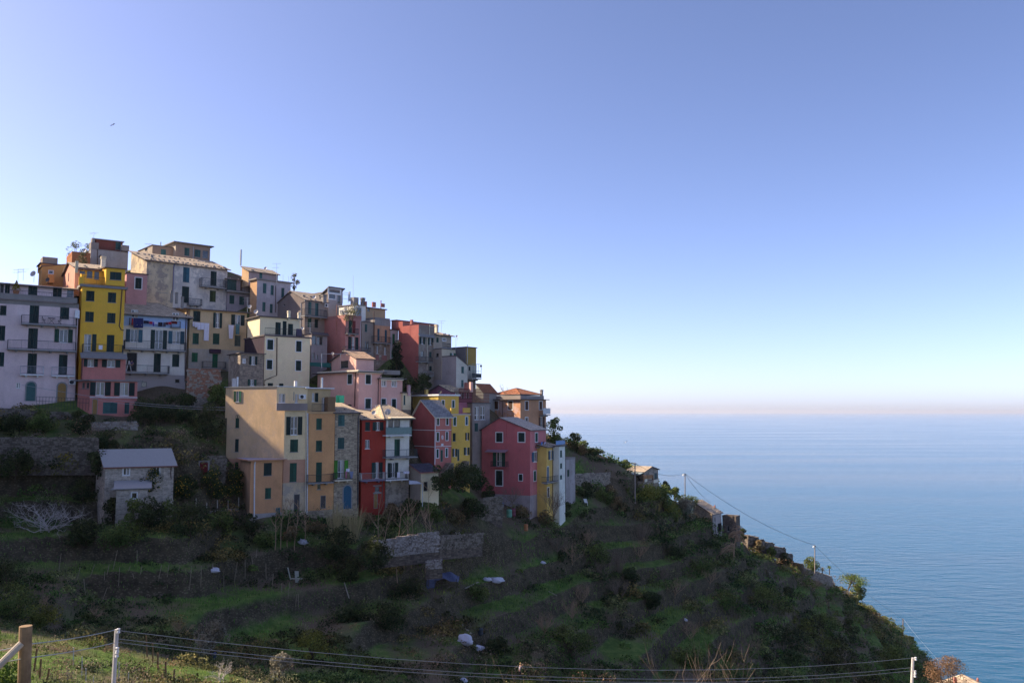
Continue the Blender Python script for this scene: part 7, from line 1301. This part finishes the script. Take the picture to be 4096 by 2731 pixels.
for i, (px, py, h) in enumerate(((2230, 2215, 3.4), (2290, 2260, 3.8), (2350, 2190, 3.2), (2420, 2330, 4.0), (2330, 2420, 3.8), (2290, 2480, 3.4), (2480, 2400, 3.6), (2180, 2540, 3.2), (2560, 2240, 3.4), (2650, 2330, 3.2), (2700, 2390, 3.6), (2840, 2340, 3.4), (2440, 2520, 3.4), (2760, 2560, 3.6))):
    bare('bare_shrub', 'leafless brown shrub on the shaded cape slope', G(px, py), h, .8, REDTWIG if i % 3 else TWIG, 4, 3, 300 + i, .05, cat='shrub', n0=7, trunk=.06, up=.3, wig=.25, group='leafless shrubs on the cape slope')
for i, (px, py, h, r, mt) in enumerate(((1620, 2390, 2.2, 2.0, 'dark'), (1400, 2330, 2.4, 2.0, 'dark'), (1900, 2400, 1.8, 1.6, 'mid'), (2380, 2270, 2.6, 2.0, 'mid'), (2520, 2330, 2.4, 2.0, 'dark'), (2700, 2230, 2.6, 2.0, 'dark'), (2800, 2290, 2.6, 2.0, 'mid'), (2600, 2420, 2.6, 2.4, 'dark'), (2900, 2420, 2.8, 2.4, 'mid'), (3060, 2440, 2.8, 2.4, 'mid'), (3150, 2400, 2.6, 2.2, 'dark'), (3300, 2520, 3.0, 2.6, 'mid'), (3120, 2560, 3.0, 2.6, 'dark'), (3400, 2560, 3.0, 2.8, 'dark'), (2750, 2660, 2.6, 2.4, 'mid'), (2280, 2610, 2.4, 2.2, 'mid'), (1980, 2610, 2.4, 2.2, 'dark'), (1550, 2520, 2.2, 2.0, 'dark'), (1400, 2480, 2.0, 1.8, 'dark'), (330, 2200, 2.2, 2.0, 'dark'), (480, 2180, 2.4, 2.0, 'mid'), (760, 2150, 2.4, 2.0, 'dark'), (880, 2130, 2.4, 2.0, 'mid'))):
    leafy('slope_shrub', 'rounded evergreen shrub among the scrub of the shaded terraces', G(px, py), h * (.7, 1.25, .9, 1.1)[i % 4], r * (1.2, .8, 1.05)[i % 3], LF[mt], .24, int(700 + 380 * r * r), (22, 12, 30)[i % 3], .02, shape=((1.5, .8, 1), (.9, 1.2, 1), (1.2, 1, .8))[i % 3], cat='shrub', group='evergreen shrubs on the shaded terraces')
# ---------------------------------------------------------------- camera, light, air
cam = bpy.data.cameras.new('camera'); co = bpy.data.objects.new('camera', cam); COL.objects.link(co); SC.camera = co
cam.sensor_width = 36; cam.sensor_fit = 'HORIZONTAL'; cam.lens = 36 * FP / 4096; cam.clip_start = .1; cam.clip_end = 120000
co.location = (0, 0, 0); co.rotation_euler = (math.pi / 2 + TH, 0, 0)
AZ, EL = math.radians(80), math.radians(34)          # sun: 80 degrees left of the view, 34 up
sd = Vector((-math.sin(AZ) * math.cos(EL), math.cos(AZ) * math.cos(EL), math.sin(EL)))
sl = bpy.data.lights.new('sun', 'SUN'); sl.energy = 4.5; sl.angle = math.radians(.53); sl.color = (1, .84, .62)
so = bpy.data.objects.new('sun', sl); COL.objects.link(so); so.rotation_euler = (-sd).to_track_quat('-Z', 'Y').to_euler()
w = bpy.data.worlds.new('World'); SC.world = w; w.use_nodes = True; nt = w.node_tree; bg = nt.nodes['Background']
sk = nt.nodes.new('ShaderNodeTexSky'); sk.sky_type = 'NISHITA'; sk.sun_disc = False; sk.sun_elevation = EL; sk.sun_rotation = -AZ; sk.altitude = 100; sk.air_density = .5; sk.dust_density = .95; sk.ozone_density = 3.0
tm = nt.nodes.new('ShaderNodeMix'); tm.data_type = 'RGBA'; tm.blend_type = 'MULTIPLY'; tm.inputs[0].default_value = 1; tm.inputs[7].default_value = (1.09, .935, .96, 1)   # violet tint multiplied into the sky colour
nt.links.new(sk.outputs[0], tm.inputs[6]); nt.links.new(tm.outputs[2], bg.inputs[0]); bg.inputs[1].default_value = .15
SC.view_settings.view_transform = 'Standard'; SC.view_settings.look = 'None'; SC.view_settings.exposure = 1.02; SC.view_settings.gamma = 1
SC.cycles.max_bounces = 8; SC.cycles.diffuse_bounces = 5; SC.cycles.transparent_max_bounces = 4

# sea haze: thin even air round the camera and everything in view, the sky outside
hz = MB(); hz.box((-60000, -1900, -106), (120000, 0, 0), (0, 61800, 0), (0, 0, 106 + 75)); ho = hz.build('haze', [bpy.data.materials.new('haze')]); tag(ho, 'thin sea haze', None, None, 'stuff')
hm = ho.data.materials[0]; hm.use_nodes = True; hn = hm.node_tree; hn.nodes.clear(); out_ = hn.nodes.new('ShaderNodeOutputMaterial'); pv = hn.nodes.new('ShaderNodeVolumePrincipled')
pv.inputs['Color'].default_value = (.86, .88, .93, 1); pv.inputs['Density'].default_value = 3e-5; pv.inputs['Anisotropy'].default_value = .2; hn.links.new(pv.outputs[0], out_.inputs['Volume'])
